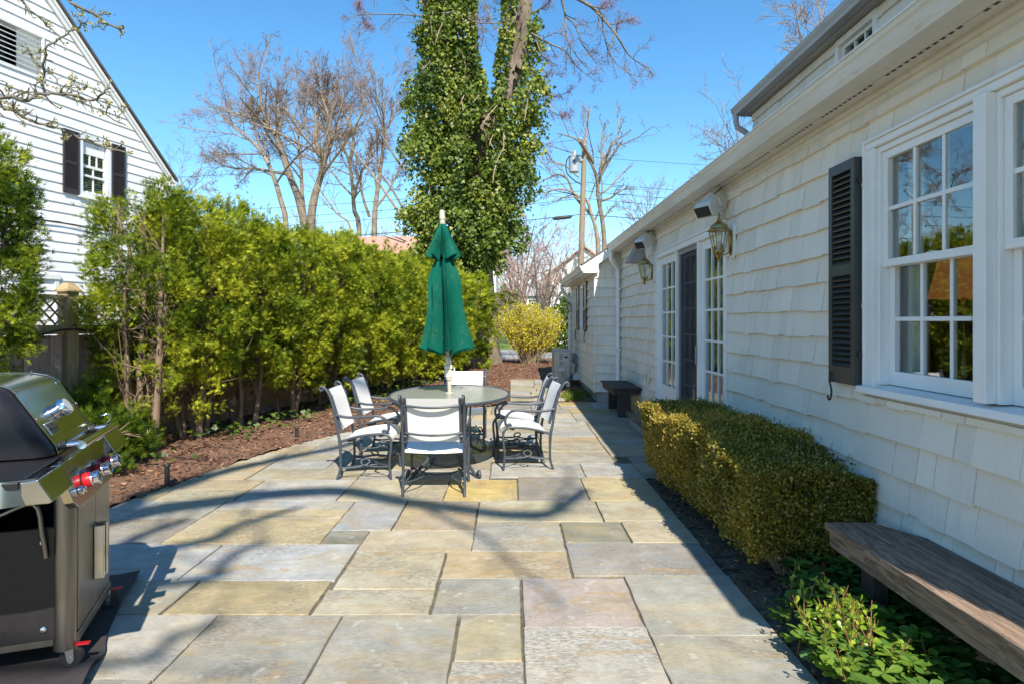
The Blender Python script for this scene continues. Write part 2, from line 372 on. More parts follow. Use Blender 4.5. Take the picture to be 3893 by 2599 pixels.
for q in [(-3.5, -2.34, 4.21, 4.75), (-3.4, -2.34, 4.75, 5.234), (-3.4, -2.3, 5.234, 5.93), (-3.7, -2.75, 2.62, 4.21), (-3.3, -1.45, 5.93, 7.1), (-1.45, -.2, 5.93, 6.75), (-.2, 1.27, 6.03, 6.62), (1.27, 2.02, 6.0, 7.0),
          (-3.3, -1.3, 7.1, 8.5), (-1.3, .35, 6.75, 8.4), (.35, 1.1, 6.62, 9.1), (1.1, 2.02, 7.0, 9.4), (-2.4, -.6, 8.5, 10.2), (-.6, .35, 8.4, 10.1), (.35, 2.02, 9.4, 11.64), (.35, 1.1, 9.1, 9.4), (-1.4, .35, 10.2, 11.64), (-.6, .35, 10.1, 10.2),
          (-3.7, -1.478, .9, 2.62), (-1.478, 0, .6, 2.2), (0, 1.27, .5, 2.2), (-3.7, 1.27, -3, .5), (-1.478, -.262, 2.2, 2.26), (-3.7, -1.478, .5, .9), (-1.478, 0, .5, .6)]:
    if (q[1] - q[0]) > .1 and (q[3] - q[2]) > .15: split(*q, r)
pm = MB(); pj = random.Random(9)
for (x0, x1, y0, y1, c) in stones:
    g = .0028 + pj.random() * .0025; gx = g + (.005 if pj.random() < .25 else 0)
    n = 9; poly = []
    jit = lambda: pj.gauss(0, .0018)
    X0, X1, Y0, Y1 = x0 + gx, x1 - gx, y0 + g * .6, y1 - g * .6
    for i in range(n): poly.append((X0 + (X1 - X0) * i / n + jit(), Y0 + jit()))
    for i in range(n): poly.append((X1 + jit(), Y0 + (Y1 - Y0) * i / n + jit()))
    for i in range(n): poly.append((X1 - (X1 - X0) * i / n + jit(), Y1 + jit()))
    for i in range(n): poly.append((X0 + jit(), Y1 - (Y1 - Y0) * i / n + jit()))
    ym = (y0 + y1) / 2
    for (ya, xa), (yb, xb) in zip(EDGE, EDGE[1:]):
        if ya <= ym < yb or (ya < y1 and yb > y0 and x0 < max(xa, xb) + .1):
            poly = clip(poly, (xa, ya), (xb, yb))
            if len(poly) < 3: break
    if len(poly) < 3: continue
    z = pj.uniform(-.0018, .002); tl = pj.gauss(0, .0022), pj.gauss(0, .002)
    mx, my = (x0 + x1) / 2, ym
    k = pj.uniform(.88, 1.10); cc = tuple(min(.6, v * k) for v in c); tt = pj.random()
    top = [(a, b, z + (a - mx) * tl[0] + (b - my) * tl[1]) for a, b in poly]
    ins = []
    for a, b in poly:
        dx, dy = mx - a, my - b; L = math.hypot(dx, dy) or 1
        ins.append((a + dx / L * .004, b + dy / L * .004, 0))
    m_ = len(poly)
    vs = [(p[0], p[1], t_[2]) for p, t_ in zip(ins, top)] + [(t_[0], t_[1], t_[2] - .004) for t_ in top] + [(t_[0], t_[1], -.045) for t_ in top]
    fs = [tuple(range(m_))]
    for ring in (0, 1):
        for i in range(m_): fs.append((ring * m_ + i, ring * m_ + (i + 1) % m_, (ring + 1) * m_ + (i + 1) % m_, (ring + 1) * m_ + i))
    pm.add(vs, fs, tt, cc)
pm.build('patio', M['stone'], kind='structure', label='flagstone patio of large grey, tan and gold bluestone slabs', cat='patio')
# path of slabs leading on from the patio
pp = MB(); r = random.Random(6)
y = 11.9
for k in range(6):
    h = r.uniform(.55, .75); xs = [-.02, r.uniform(.4, .65), 1.04]
    for a, b in zip(xs, xs[1:]): pp.box(a + .008, b - .008, y + .006, y + h - .006, -.02, .035 + r.uniform(-.004, .004), r.random(), r.choice([TAN, GRAY, LITE, BLUE]))
    y += h
pp.build('path', M['stone'], kind='structure', label='narrow flagstone path leading away from the patio', cat='path', bevel=.006)

def hgt(y): return 0 if y < 33 else min(1.2, (y - 33) * 1.2 / 9)
g = MB(); ys = [-60, -8, 33, 36, 39, 42, 60, 140, 900]
for a, b in zip(ys, ys[1:]): g.add([(-900, a, hgt(a) - .06), (900, a, hgt(a) - .06), (900, b, hgt(b) - .06), (-900, b, hgt(b) - .06)], [(0, 1, 2, 3)])
g.build('ground', M['ground'], kind='structure', label='rough winter ground around the gardens', cat='ground')
g = MB(); g.box(-3.9, 2.02, -3.2, 11.66, -.05, -.013); g.build('joint_bed', M['joint'], kind='structure', label='earth in the joints under the flagstones', cat='ground')
def sheet(name, m, x0, x1, y0, y1, z, step, amp, fn=None, **kw):
    nx, ny = max(2, int((x1 - x0) / step)), max(2, int((y1 - y0) / step)); r = np.random.default_rng(3)
    X, Y = np.meshgrid(np.linspace(x0, x1, nx), np.linspace(y0, y1, ny)); Z = z + r.normal(size=X.shape) * amp
    if fn: Z = Z + fn(X, Y)
    V = np.stack([X, Y, Z], -1).reshape(-1, 3); i = np.arange(nx * ny).reshape(ny, nx)
    Fc = np.stack([i[:-1, :-1], i[:-1, 1:], i[1:, 1:], i[1:, :-1]], -1).reshape(-1, 4)
    if fn is not None:
        keep = (V[Fc][:, :, 2] > -.5).all(1); Fc = Fc[keep]
    return np_mesh(name, V, Fc, m, smooth=True, **kw)
ey, ex = np.array([e[0] for e in EDGE]), np.array([e[1] for e in EDGE])
def mulchfn(X, Y):
    e = np.where(Y < 11.66, np.interp(Y, ey, ex), 9)
    Z = .02 * np.sin(X * 1.7 + Y) * np.sin(Y * .9) + .012 * np.sin(X * 9) * np.cos(Y * 7)
    Z = Z + np.clip((Y - 13) * .016, 0, .10)
    path = (X > -.06) & (X < 1.08) & (Y < 16.1) & (Y > 11)
    Z = np.where(path, -.05, Z)
    return np.where(X > e + .06, -9, Z)
sheet('mulch_bed', M['mulch'], -7.0, 3.2, -2, 23.6, .012, .07, .007, mulchfn, kind='structure', label='brown bark mulch bed beside the patio', cat='mulch')
sheet('planting_bed', M['soil'], 1.262, 2.08, -2, 5.985, -.02, .04, .008, lambda X, Y: 0 * X, kind='structure', label='dark soil bed along the house wall', cat='soil')
def chips(n, x0, x1, y0, y1, ok, zf, smin, smax, name, label):
    p = np.stack([rng.uniform(x0, x1, n), rng.uniform(y0, y1, n), np.zeros(n)], 1); p = p[ok(p[:, 0], p[:, 1])]; n = len(p)
    p[:, 2] = zf(p[:, 0], p[:, 1]) + rng.uniform(.012, .03, n)
    nor = unit(rng.normal(size=(n, 3)) * .45 + [0, 0, 1]); fw = rdir(n); fw[:, 2] *= .3
    tv = [(-.18, -.5, 0), (.2, -.45, .05), (.14, .5, 0), (-.2, .42, .04)]
    V, Fc, T = scatter(tv, [(0, 1, 2, 3)], p, fw, nor, rng.uniform(smin, smax, n), rng.beta(1.6, 2.6, n))
    np_mesh(name, V, Fc, M['chips'], None, T, label, 'mulch', kind='stuff')
okm = lambda x, y: (x < np.where(y < 11.66, np.interp(y, ey, ex), 1.5) + .03) & ~((x > -.04) & (x < 1.06) & (y > 11.5) & (y < 16)) & (x > -5.6 + .245 * (y - 3))
chips(52000, -5, 1.5, 3.2, 22, okm, mulchfn, .018, .055, 'mulch_chips', 'loose shredded bark chips strewn over the mulch bed')
chips(7000, 1.27, 2.03, 1.5, 5.97, lambda x, y: x > 0, lambda x, y: 0 * x - .03, .01, .03, 'bed_litter', 'dark bark litter on the soil under the boxwood')
g = MB(); g.box(-30, 2.4, 23.6, 33.4, -.05, .012); g.box(2.4, 14, 16.5, 33.4, -.05, .012); g.build('driveway', M['asphalt'], kind='structure', label='pale asphalt driveway beyond the garden', cat='driveway')
g = MB(); g.add([(-40, 33.4, .02), (30, 33.4, .02), (30, 42, 1.2), (-40, 42, 1.2)], [(0, 1, 2, 3)]); g.add([(-40, 42, 1.2), (30, 42, 1.2), (30, 75, 1.22), (-40, 75, 1.22)], [(0, 1, 2, 3)])
g.build('lawn', M['lawn'], kind='structure', label='green lawn sloping up beyond the driveway', cat='lawn')

# ---------------------------------------------------------------- camera, sun, sky
cam = bpy.data.cameras.new('camera'); co = bpy.data.objects.new('camera', cam); COL.objects.link(co)
co.location = (0, 0, EYE); co.rotation_euler = (pi / 2, 0, 0)
cam.sensor_width = 36; cam.lens = 36 * F / 2349; cam.shift_x = (1174.5 - CX) / 2349; cam.shift_y = -(784 - CY) / 2349
cam.clip_end = 3000; cam.clip_start = .05; S.camera = co
sun = bpy.data.lights.new('sun', 'SUN'); sun.energy = 4.2; sun.angle = math.radians(.53); sun.color = (1, .94, .83)
so = bpy.data.objects.new('sun', sun); COL.objects.link(so); so.rotation_euler = SUN.to_track_quat('Z', 'Y').to_euler()
w = bpy.data.worlds.new('World'); S.world = w; w.use_nodes = True; nt = w.node_tree
bg = nt.nodes['Background']; sky = nt.nodes.new('ShaderNodeTexSky'); sky.sky_type = 'NISHITA'; sky.sun_disc = False
sky.sun_elevation = math.asin(SUN.z); sky.sun_rotation = math.atan2(SUN.x, SUN.y); sky.air_density = 1.0; sky.dust_density = .1; sky.ozone_density = 3.0; sky.altitude = 50
hs = nt.nodes.new('ShaderNodeHueSaturation'); hs.inputs['Saturation'].default_value = 1.24; hs.inputs['Hue'].default_value = .493; nt.links.new(sky.outputs[0], hs.inputs['Color']); nt.links.new(hs.outputs[0], bg.inputs[0]); bg.inputs[1].default_value = .12
S.view_settings.view_transform = 'Standard'; S.view_settings.look = 'None'; S.view_settings.gamma = 1; S.view_settings.exposure = 1.0
S.cycles.max_bounces = 8; S.cycles.transparent_max_bounces = 16; S.cycles.diffuse_bounces = 4; S.cycles.caustics_reflective = False; S.cycles.caustics_refractive = False
# ================================================================ main house
XW = 2.036                                   # plane of the patio wall
def subtract(rects, hole):
    out = []
    for (a, b, c, d) in rects:
        ha, hb, hc, hd = hole
        if hb <= a or ha >= b or hd <= c or hc >= d: out.append((a, b, c, d)); continue
        if a < ha: out.append((a, ha, c, d))
        if hb < b: out.append((hb, b, c, d))
        a2, b2 = max(a, ha), min(b, hb)
        if c < hc: out.append((a2, b2, c, hc))
        if hd < d: out.append((a2, b2, hd, d))
    return out
def shingles(mb, u0, u1, w0, w1, holes, expo, wmin, wmax, rag, thick, r, roof=None, first=None):
    """courses of single shingles in a (u, d, w) frame: d is the outward distance"""
    w = first if first is not None else w0; row = 0
    while w < w1:
        u = u0 - r.random() * wmin
        while u < u1:
            wd = r.uniform(wmin, wmax); a, b = max(u, u0), min(u + wd, u1)
            if b - a > .012:
                lo = w - r.random() * rag; hi = w + expo + rag * .2
                top = hi if roof is None else min(hi, roof((a + b) / 2))
                top = min(top, w1); lo2 = max(lo, w0)
                th = thick * r.uniform(.8, 1.2); tint = r.random(); gp = r.choice([.0008, .0014, .0014, .003])
                for (p, q, s, t) in subtract([(a + gp, b - gp, lo2, top)], (1e9, 1e9, 1e9, 1e9)) if not holes else [x for x in _sub((a + gp, b - gp, lo2, top), holes)]:
                    if q - p < .004 or t - s < .01: continue
                    f = lambda z: .004 + th * max(0, min(1.1, (hi - z) / expo))
                    mb.hexa([(p, 0, s), (q, 0, s), (q, f(s), s), (p, f(s), s), (p, 0, t), (q, 0, t), (q, f(t), t), (p, f(t), t)], tint)
            u += wd
        w += expo; row += 1
def _sub(rect, holes):
    rs = [rect]
    for h in holes: rs = subtract(rs, h)
    return rs
def backing(mb, u0, u1, w0, w1, holes, d0, d1):
    for (a, b, c, d) in _sub((u0, u1, w0, w1), holes): mb.box(a, b, d0, d1, c, d)
mainx = lambda u, d, w: (XW - d, u, w)       # wall frame: u along +Y, d out of the wall, w up
WING_X, WING_Y = 1.556, 11.66
wingx = lambda u, d, w: (WING_X - d, u, w)
endx = lambda u, d, w: (u, WING_Y - d, w)
house = thing('shingled_house', 'cream shingled house with white trim, long gutter and french doors along the patio', 'house', (4, 6, 0))
hr = random.Random(21)
W1, W2 = (2.718, 3.50), (1.90, 2.643)          # two double-hung windows side by side
WZ = (1.10, 2.44)
DOOR = (5.98, 8.72, .19, 2.34)
holes = [(1.82, 3.60, 1.06, 2.49), (5.90, 8.80, .10, 2.43)]
wall = MB(mainx)
shingles(wall, .88, 11.64, .17, 2.66, holes, .1745, .09, .29, .014, .026, hr, first=.164)
backing(wall, .88, 11.66, -.05, 2.8, [(1.84, 3.58, 1.08, 2.47), (5.93, 8.77, .12, 2.40)], -.12, 0)
wall.build('wall', M['shingle'], house)
wing = MB(wingx)
WWIN = (13.25, 14.1, 1.22, 2.25)
shingles(wing, 11.66, 16.2, .19, 2.42, [WWIN], .1745, .10, .30, .014, .026, hr, first=.19)
backing(wing, 11.661, 16.2, .19, 2.55, [WWIN], -.12, 0)
wing.xf = endx
rakez = lambda x: 2.50 + .645 * (x - 1.26) - .10
shingles(wing, 1.54, 2.03, .19, 3.0, [], .1745, .10, .30, .014, .026, hr, roof=rakez, first=.19)
backing(wing, 1.557, 4.5, .19, 2.62, [], -.12, 0)
wing.xf = None
wing.box(1.532, 1.560, 11.632, 11.664, .18, 2.50)
wing.build('wall', M['shingle'], house)
f = MB(); f.box(1.60, 2.3, 11.70, 16.1, -.1, .188); f.box(XW + .03, 2.6, .9, 11.6, -.1, .168); f.build('foundation', M['concrete'], house)
# roof of the wing, with its white rake and fascia
rf = MB()
for k in (0,):
    sl = .645
    rf.prism([(1.29, 11.50, 2.49), (4.3, 11.50, 2.49 + sl * 3.01), (4.3, 11.50, 2.53 + sl * 3.01), (1.29, 11.50, 2.53)], (0, 5.2, 0))
    rf.prism([(4.3, 11.50, 2.49 + sl * 3.01), (7.3, 11.50, 2.49), (7.3, 11.5, 2.53), (4.3, 11.50, 2.53 + sl * 3.01)], (0, 5.2, 0))
rf.build('wing_roof', M['roof'], house)
rk = MB()
rk.prism([(1.29, 11.51, 2.36), (1.29, 11.51, 2.487), (3.6, 11.51, 2.487 + .645 * 2.31), (3.6, 11.51, 2.36 + .645 * 2.31), (1.60, 11.51, 2.36 + .645 * .26), (1.56, 11.51, 2.36)], (0, .03, 0))
rk.prism([(1.32, 11.541, 2.38), (1.32, 11.541, 2.47), (1.6, 11.541, 2.65), (1.6, 11.541, 2.38)], (0, .115, 0))
rk.box(1.315, 1.55, 11.66, 16.5, 2.36, 2.376)
rk.build('rake_board', M['white'], house)
def gutter(name, x, z, y0, y1, wd=.12):
    m = MB(); pr = [(x - .005, z), (x, z - .02), (x + .012, z - .03), (x + .03, z - .075), (x + .045, z - .10), (x + wd, z - .10), (x + wd, z), (x + wd - .006, z), (x + wd - .006, z - .085), (x + .05, z - .09), (x + .022, z - .04), (x + .012, z)]
    m.prism([(a, y0, b) for a, b in pr], (0, y1 - y0, 0))
    for y in (y0 + .004, y1 - .008): m.prism([(a, y, b) for a, b in pr[:7]], (0, .004, 0))
    return m.build(name, M['gutter'], house)
gutter('gutter', 1.25, 2.487, 11.48, 16.25, .075)
gutter('gutter', 1.73, 2.834, .45, 11.42)
gt = MB()
gt.box(1.715, 1.752, .44, 11.425, 2.835, 2.842); gt.build('drip_edge', M['white'], house)
# soffit, vents, frieze of the long eave
sf = MB(); sf.box(1.853, 2.045, .46, 11.60, 2.745, 2.757); sf.box(1.772, 1.852, .46, 11.42, 2.735, 2.752); sf.build('soffit', M['soffit'], house)
def ventmat():
    m, t, o = nodes('vented_soffit_strip'); b = N(t, 'ShaderNodeBsdfPrincipled', Roughness=.6); c = t.nodes.new('ShaderNodeTexCoord'); x = t.nodes.new('ShaderNodeSeparateXYZ'); t.links.new(c.outputs['Object'], x.inputs[0])
    def mth(op, a, v): n = t.nodes.new('ShaderNodeMath'); n.operation = op; t.links.new(a, n.inputs[0]); n.inputs[1].default_value = v; return n.outputs[0]
    f = mth('LESS_THAN', mth('FRACT', mth('MULTIPLY', x.outputs['Y'], 1 / .052), 0), .58); g = mth('LESS_THAN', mth('FRACT', mth('MULTIPLY', x.outputs['Y'], 1 / .676), 0), .84)
    k = t.nodes.new('ShaderNodeMath'); k.operation = 'MULTIPLY'; t.links.new(f, k.inputs[0]); t.links.new(g, k.inputs[1])
    t.links.new(mixc(t, k.outputs[0], (.64, .62, .57), (.02, .018, .016)), b.inputs['Base Color']); t.links.new(b.outputs[0], o.inputs[0]); return m
sv = MB(); sv.box(1.925, 1.940, .6, 11.3, 2.7425, 2.7440); sv.build('vent_strip', ventmat(), house)
fz = MB(); fz.prism([(2.0, .88, 2.744), (2.0, .88, 2.728), (2.012, .88, 2.715), (2.006, .88, 2.70), (2.018, .88, 2.685), (2.018, .88, 2.645), (2.034, .88, 2.640), (2.034, .88, 2.744)], (0, 10.76, 0)); fz.build('frieze', M['soffit'], house)
# main roof and dormer
rf = MB(); sl = .60
rf.prism([(1.76, .44, 2.80), (5.8, .44, 2.80 + sl * 4.04), (5.8, .44, 2.85 + sl * 4.04), (1.76, .44, 2.85)], (0, 11.11, 0))
rf.prism([(5.8, .44, 2.80 + sl * 4.04), (9.8, .44, 2.80), (9.8, .44, 2.85), (5.8, .44, 2.85 + sl * 4.04)], (0, 11.11, 0))
rf.build('roof', M['roof'], house)
ow = MB(); ow.box(9.3, 9.5, .89, 11.6, 0, 2.85); ow.prism([(XW + .13, .89, 2.75), (9.3, .89, 2.75), (5.8, .89, 4.9)], (0, .15, 0)); ow.box(XW + .13, 9.3, .89, 1.04, -.05, 2.75)
ow.prism([(XW + .13, 11.55, -.05), (9.3, 11.55, -.05), (9.3, 11.55, 2.75), (5.8, 11.55, 4.9), (XW + .13, 11.55, 2.75)], (0, .1, 0)); ow.box(4.2, 4.3, 11.66, 16.2, 0, 3.9); ow.box(1.7, 4.2, 16.05, 16.19, 0, 2.6)
ow.build('rear_wall', M['shingle'], house)
dw = MB(lambda u, d, w: (2.80 - d, u, w))
DWIN = (4.80, 5.42, 3.2, 3.82)
shingles(dw, -1, 7.29, 3.2, 3.86, [DWIN], .1745, .10, .28, .014, .026, hr, first=3.26)
backing(dw, -1, 7.30, 3.2, 3.90, [DWIN], -.1, 0)
dw.xf = None; dw.box(2.83, 5.6, 7.20, 7.31, 3.2, 3.9)
dw.build('dormer_wall', M['shingle'], house)
dr = MB(); dr.prism([(2.66, -1.2, 3.93), (5.9, -1.2, 4.75), (5.9, -1.2, 4.80), (2.66, -1.2, 3.98)], (0, 8.75, 0)); dr.build('dormer_roof', M['roof'], house)
ds = MB(); ds.box(2.70, 2.82, -1.2, 7.42, 3.878, 3.89); ds.box(2.655, 2.70, -1.2, 7.43, 3.885, 3.93); ds.box(2.82, 4.0, 7.305, 7.42, 3.87, 3.95); ds.build('dormer_soffit', M['greytrim'], house)
m = MB(); x, z = 2.58, 3.966
pr = [(x, z), (x + .008, z - .03), (x + .025, z - .06), (x + .03, z - .09), (x + .075, z - .09), (x + .075, z)]
m.prism([(a, -1.2, b) for a, b in pr], (0, 8.64, 0)); m.build('dormer_gutter', M['greytrim'], house)
m = MB(); m.tube([(2.62, 7.36, 3.88), (2.62, 7.36, 3.80), (2.64, 7.37, 3.74), (2.74, 7.375, 3.68), (2.78, 7.38, 3.62), (2.78, 7.38, 3.30)], .032, 10); m.build('downspout', M['greytrim'], house, smooth=50)
# dormer window
def winframe(xf, u0, u1, w0, w1, t, d0, d1, mb=None):
    mb = mb or MB(xf)
    mb.xf = xf
    mb.box(u0, u1, d0, d1, w0, w0 + t); mb.box(u0, u1, d0, d1, w1 - t, w1); mb.box(u0, u0 + t, d0, d1, w0 + t, w1 - t); mb.box(u1 - t, u1, d0, d1, w0 + t, w1 - t)
    return mb
def grid(mb, u0, u1, w0, w1, nu, nw, d0, d1, t=.022):
    us = [u0 + (u1 - u0) * i / nu for i in range(1, nu)]; ws = [w0 + (w1 - w0) * i / nw for i in range(1, nw)]
    for u in us: mb.box(u - t / 2, u + t / 2, d0, d1, w0, w1)
    ub = [u0] + [v for u in us for v in (u - t / 2, u + t / 2)] + [u1]
    for w_ in ws:
        for a, b in zip(ub[::2], ub[1::2]): mb.box(a, b, d0 + .001, d1 - .001, w_ - t / 2, w_ + t / 2)
    return mb
dx = lambda u, d, w: (2.80 - d, u, w)
wf = winframe(dx, 4.80, 5.42, 3.3, 3.865, .055, -.08, .025).build('window', M['white'], house)
m = winframe(dx, 4.855, 5.365, 3.355, 3.81, .03, -.05, -.015); grid(m, 4.885, 5.335, 3.385, 3.78, 3, 1, -.045, -.02, .018); m.build('sash', M['white'], wf)
m = MB(dx); m.box(4.885, 5.335, -.036, -.031, 3.385, 3.78); m.build('pane', M['glass'], wf)
# ---------------------------------------------------------------- double-hung windows of the patio wall
def double_hung(xf, u0, u1, w0, w1, parent, cols=3, rows=2, dd=0.0, tilt=0.0):
    wf = MB(xf); wf.box(u0, u0 + .018, -.11, .006 + dd, w0, w1); wf.box(u1 - .018, u1, -.11, .006 + dd, w0, w1); wf.box(u0 + .018, u1 - .018, -.11, .005 + dd, w1 - .03, w1)
    wo = wf.build('window', M['white'], parent, bevel=.003)
    mid = (w0 + w1) / 2 + .01
    for nm, a, b, d in (('upper_sash', mid - .02, w1 - .032, -.045), ('lower_sash', w0, mid + .02, -.082)):
        s = MB(xf); p, q = u0 + .0195, u1 - .0195; bot = .075 if nm == 'lower_sash' else .04
        s.box(p, p + .045, d, d + .034, a, b); s.box(q - .045, q, d, d + .034, a, b); s.box(p + .045, q - .045, d, d + .034, a, a + bot); s.box(p + .045, q - .045, d, d + .034, b - .042, b)
        grid(s, p + .045, q - .045, a + bot, b - .042, cols, rows, d + .005, d + .028)
        so_ = s.build(nm, M['white'], wo, bevel=.002)
        g = MB(xf); A, B_, c0, c1, k = p + .04, q - .04, a + bot - .01, b - .03, tilt * (q - p) / 2; g.hexa([(A, d + .0145 + k, c0), (B_, d + .0145 - k, c0), (B_, d + .0185 - k, c0), (A, d + .0185 + k, c0), (A, d + .0145 + k, c1), (B_, d + .0145 - k, c1), (B_, d + .0185 - k, c1), (A, d + .0185 + k, c1)]); g.build('pane', M['glass'], so_)
    return wo
for (a, b), tl_ in ((W1, .032), (W2, .0)): double_hung(mainx, a, b, WZ[0] + .035, WZ[1] - .0, house, tilt=tl_)
tr = MB(mainx)
tr.box(3.50, 3.585, -.1, .028, 1.10, 2.44); tr.box(3.585, 3.60, -.02, .038, 1.10, 2.492); tr.box(1.82, 1.90, -.1, .028, 1.10, 2.44)
tr.box(1.82, 3.585, -.1, .028, 2.442, 2.478); tr.box(1.82, 3.585, -.1, .042, 2.479, 2.494)
tr.box(2.644, 2.717, -.1, .052, 1.137, 2.441)
tr.build('window_trim', M['white'], house, bevel=.003)
sl_ = MB(mainx); sl_.prism([(1.80, -.11, 1.135), (1.80, .062, 1.118), (1.80, .066, 1.082), (1.80, .02, 1.078), (1.80, -.11, 1.078)], (1.82, 0, 0)); sl_.build('sill', M['white'], house, bevel=.003)
def shutter(xf, u0, u1, w0, w1, parent, d0=.02, d1=.055, mid=None, top_solid=False, m='shutter', n=None):
    s = MB(xf); t = .045; mid = mid or (w0 + w1) / 2; tw = t * (u1 - u0) / .33 if (u1 - u0) < .33 else t
    s.box(u0, u0 + tw, d0, d1, w0, w1); s.box(u1 - tw, u1, d0, d1, w0, w1)
    s.box(u0 + tw, u1 - tw, d0, d1, w0, w0 + .10); s.box(u0 + tw, u1 - tw, d0, d1, w1 - .06, w1); s.box(u0 + tw, u1 - tw, d0, d1, mid - .03, mid + .035)
    so_ = s.build('shutter', M[m], parent, bevel=.002)
    l = MB(xf)
    for a, b in ((w0 + .10, mid - .03), (mid + .035, w1 - .06)):
        if top_solid and a > mid: l.box(u0 + tw, u1 - tw, d0 + .006, d1 - .012, a, b); continue
        k = n or int((b - a) / .033); h = (b - a) / k
        for i in range(k):
            z = a + i * h
            l.hexa([(u0 + tw, d1 - .007, z), (u1 - tw, d1 - .007, z), (u1 - tw, d1 - .002, z + .007), (u0 + tw, d1 - .002, z + .007), (u0 + tw, d0 + .004, z + h * .92), (u1 - tw, d0 + .004, z + h * .92), (u1 - tw, d0 + .010, z + h * 1.1), (u0 + tw, d0 + .010, z + h * 1.1)])
    l.box(u0 + tw, u1 - tw, d0 + .001, d0 + .003, w0 + .10, w1 - .06)
    l.build('louvres', M[m], so_)
    return so_
sh = shutter(mainx, 3.612, 3.905, 1.115, 2.42, house, .030, .075, 1.78)
hk = MB(); c = Vector((XW - .085, 3.86, 1.10))
pts = [c + Vector((0, .012 * math.sin(k * .55), .075 - k * .014)) for k in range(12)]; pts += [pts[-1] + Vector((0, .018 - .018 * math.cos(a), -.018 * math.sin(a))) for a in (.6, 1.2, 1.8, 2.4, 3.0, 3.6)]
hk.tube(pts, .006, 7); hk.tube([c + Vector((0, 0, .02)), c + Vector((.09, -.03, .02))], .006, 6); hk.build('shutter_dog', M['iron'], sh, smooth=60)
for z in (1.28, 2.27): hg = MB(mainx); hg.box(3.594, 3.615, .040, .056, z, z + .028); hg.build('hinge', M['iron'], sh)
lk = MB(mainx); lk.box(3.08, 3.13, -.045, -.02, 1.80, 1.812); lk.tube([(3.06, -.03, 1.818), (3.10, -.028, 1.822), (3.15, -.03, 1.815)], .006, 6); lk.build('sash_lock', M['ivory'], house)
# ---------------------------------------------------------------- room behind the windows
rm = MB(); rm.box(2.2, 5.5, 1.06, 1.14, .2, 2.7); rm.box(2.2, 5.5, 5.0, 5.08, .2, 2.7); rm.box(5.42, 5.5, 1.14, 5.0, .2, 2.7); rm.box(2.16, 5.5, 1.06, 11.5, 2.66, 2.72); rm.box(2.16, 5.5, 1.06, 11.5, .12, .19); rm.box(5.42, 5.5, 5.08, 11.5, .2, 2.7)
rm.build('room_lining', M['room'], house)
for a, b in ((3.38, 3.50), (1.92, 2.02)):
    n = 7; cu = MB()
    for i in range(n): cu.tube([(2.20 + .012 * (i % 2), a + (b - a) * i / n, 1.12), (2.20 + .012 * (i % 2), a + (b - a) * i / n, 2.42)], .012, 6)
    cu.build('curtain', M['sling'], house)
lamp = thing('table_lamp', 'table lamp with a tapering orange shade glowing faintly behind the near window', 'lamp', (2.78, 3.85, .9))
m_, t_, o_ = nodes('lamp_shade_fabric'); b_ = N(t_, 'ShaderNodeBsdfPrincipled', Roughness=.8); b_.inputs['Base Color'].default_value = (.50, .20, .09, 1); b_.inputs['Emission Color'].default_value = (.9, .30, .10, 1); b_.inputs['Emission Strength'].default_value = .10; t_.links.new(b_.outputs[0], o_.inputs[0])
m = MB(); m.lathe([(.19, 0), (.125, .27), (.12, .27), (.185, 0)], (2.78, 3.88, 1.62), 28, cap=False); m.build('lamp_shade', m_, lamp, smooth=40)
m = MB(); m.lathe([(.09, 0), (.09, .02), (.05, .04), (.085, .14), (.09, .24), (.03, .36), (.015, .40), (.015, .70)], (2.78, 3.88, .95), 20); m.build('lamp_base', M['brass'], lamp, smooth=40)
tb = thing('side_table', 'dark side table under the lamp behind the near window', 'table', (2.78, 3.85, .2))
m = MB(); m.box(2.45, 3.2, 3.4, 4.3, .91, .948); m.build('table_top', M['darkwood'], tb)
for sx in (2.52, 3.13):
    for sy in (3.47, 4.23): m = MB(); m.box(sx - .03, sx + .03, sy - .03, sy + .03, .19, .909); m.build('leg', M['darkwood'], tb)
# ---------------------------------------------------------------- french doors
dt = MB(mainx)
dt.box(8.70, 8.79, -.1, .03, .19, 2.335); dt.box(5.905, 5.985, -.1, .03, .19, 2.335); dt.box(5.905, 8.79, -.1, .03, 2.337, 2.40); dt.box(5.895, 8.80, -.02, .045, 2.402, 2.425)
dt.box(7.72, 7.765, -.1, .02, .19, 2.336); dt.box(6.80, 6.86, -.1, .02, .19, 2.336); dt.box(5.9, 8.795, -.1, .05, .13, .188)
dt.build('door_frame', M['white'], house, bevel=.003)
def door_panel(name, u0, u1, m, d, cols, rows, bot, g=M['glass'], stile=.10):
    p = MB(mainx); p.box(u0, u0 + stile, d, d + .045, .192, 2.334); p.box(u1 - stile, u1, d, d + .045, .192, 2.334)
    p.box(u0 + stile, u1 - stile, d, d + .045, .192, bot); p.box(u0 + stile, u1 - stile, d, d + .045, 2.235, 2.334)
    grid(p, u0 + stile, u1 - stile, bot, 2.235, cols, rows, d + .008, d + .037, .024)
    o = p.build(name, m, house, bevel=.003)
    q = MB(mainx); q.box(u0 + stile - .01, u1 - stile + .01, d + .019, d + .024, bot - .01, 2.245); q.build('pane', g, o); return o
door_panel('french_door', 7.767, 8.699, M['white'], -.06, 3, 5, .64)
door_panel('french_door', 5.987, 6.799, M['white'], -.06, 3, 5, .64)
sd = door_panel('sliding_door', 6.862, 7.719, M['screen'], -.095, 3, 6, .42)
m = MB(mainx); m.box(7.665, 7.718, -.045, -.012, .192, 2.334); m.box(6.862, 6.90, -.045, -.012, .192, 2.334); m.box(6.90, 7.665, -.045, -.012, 2.28, 2.334); m.build('screen_frame', M['screen'], house)
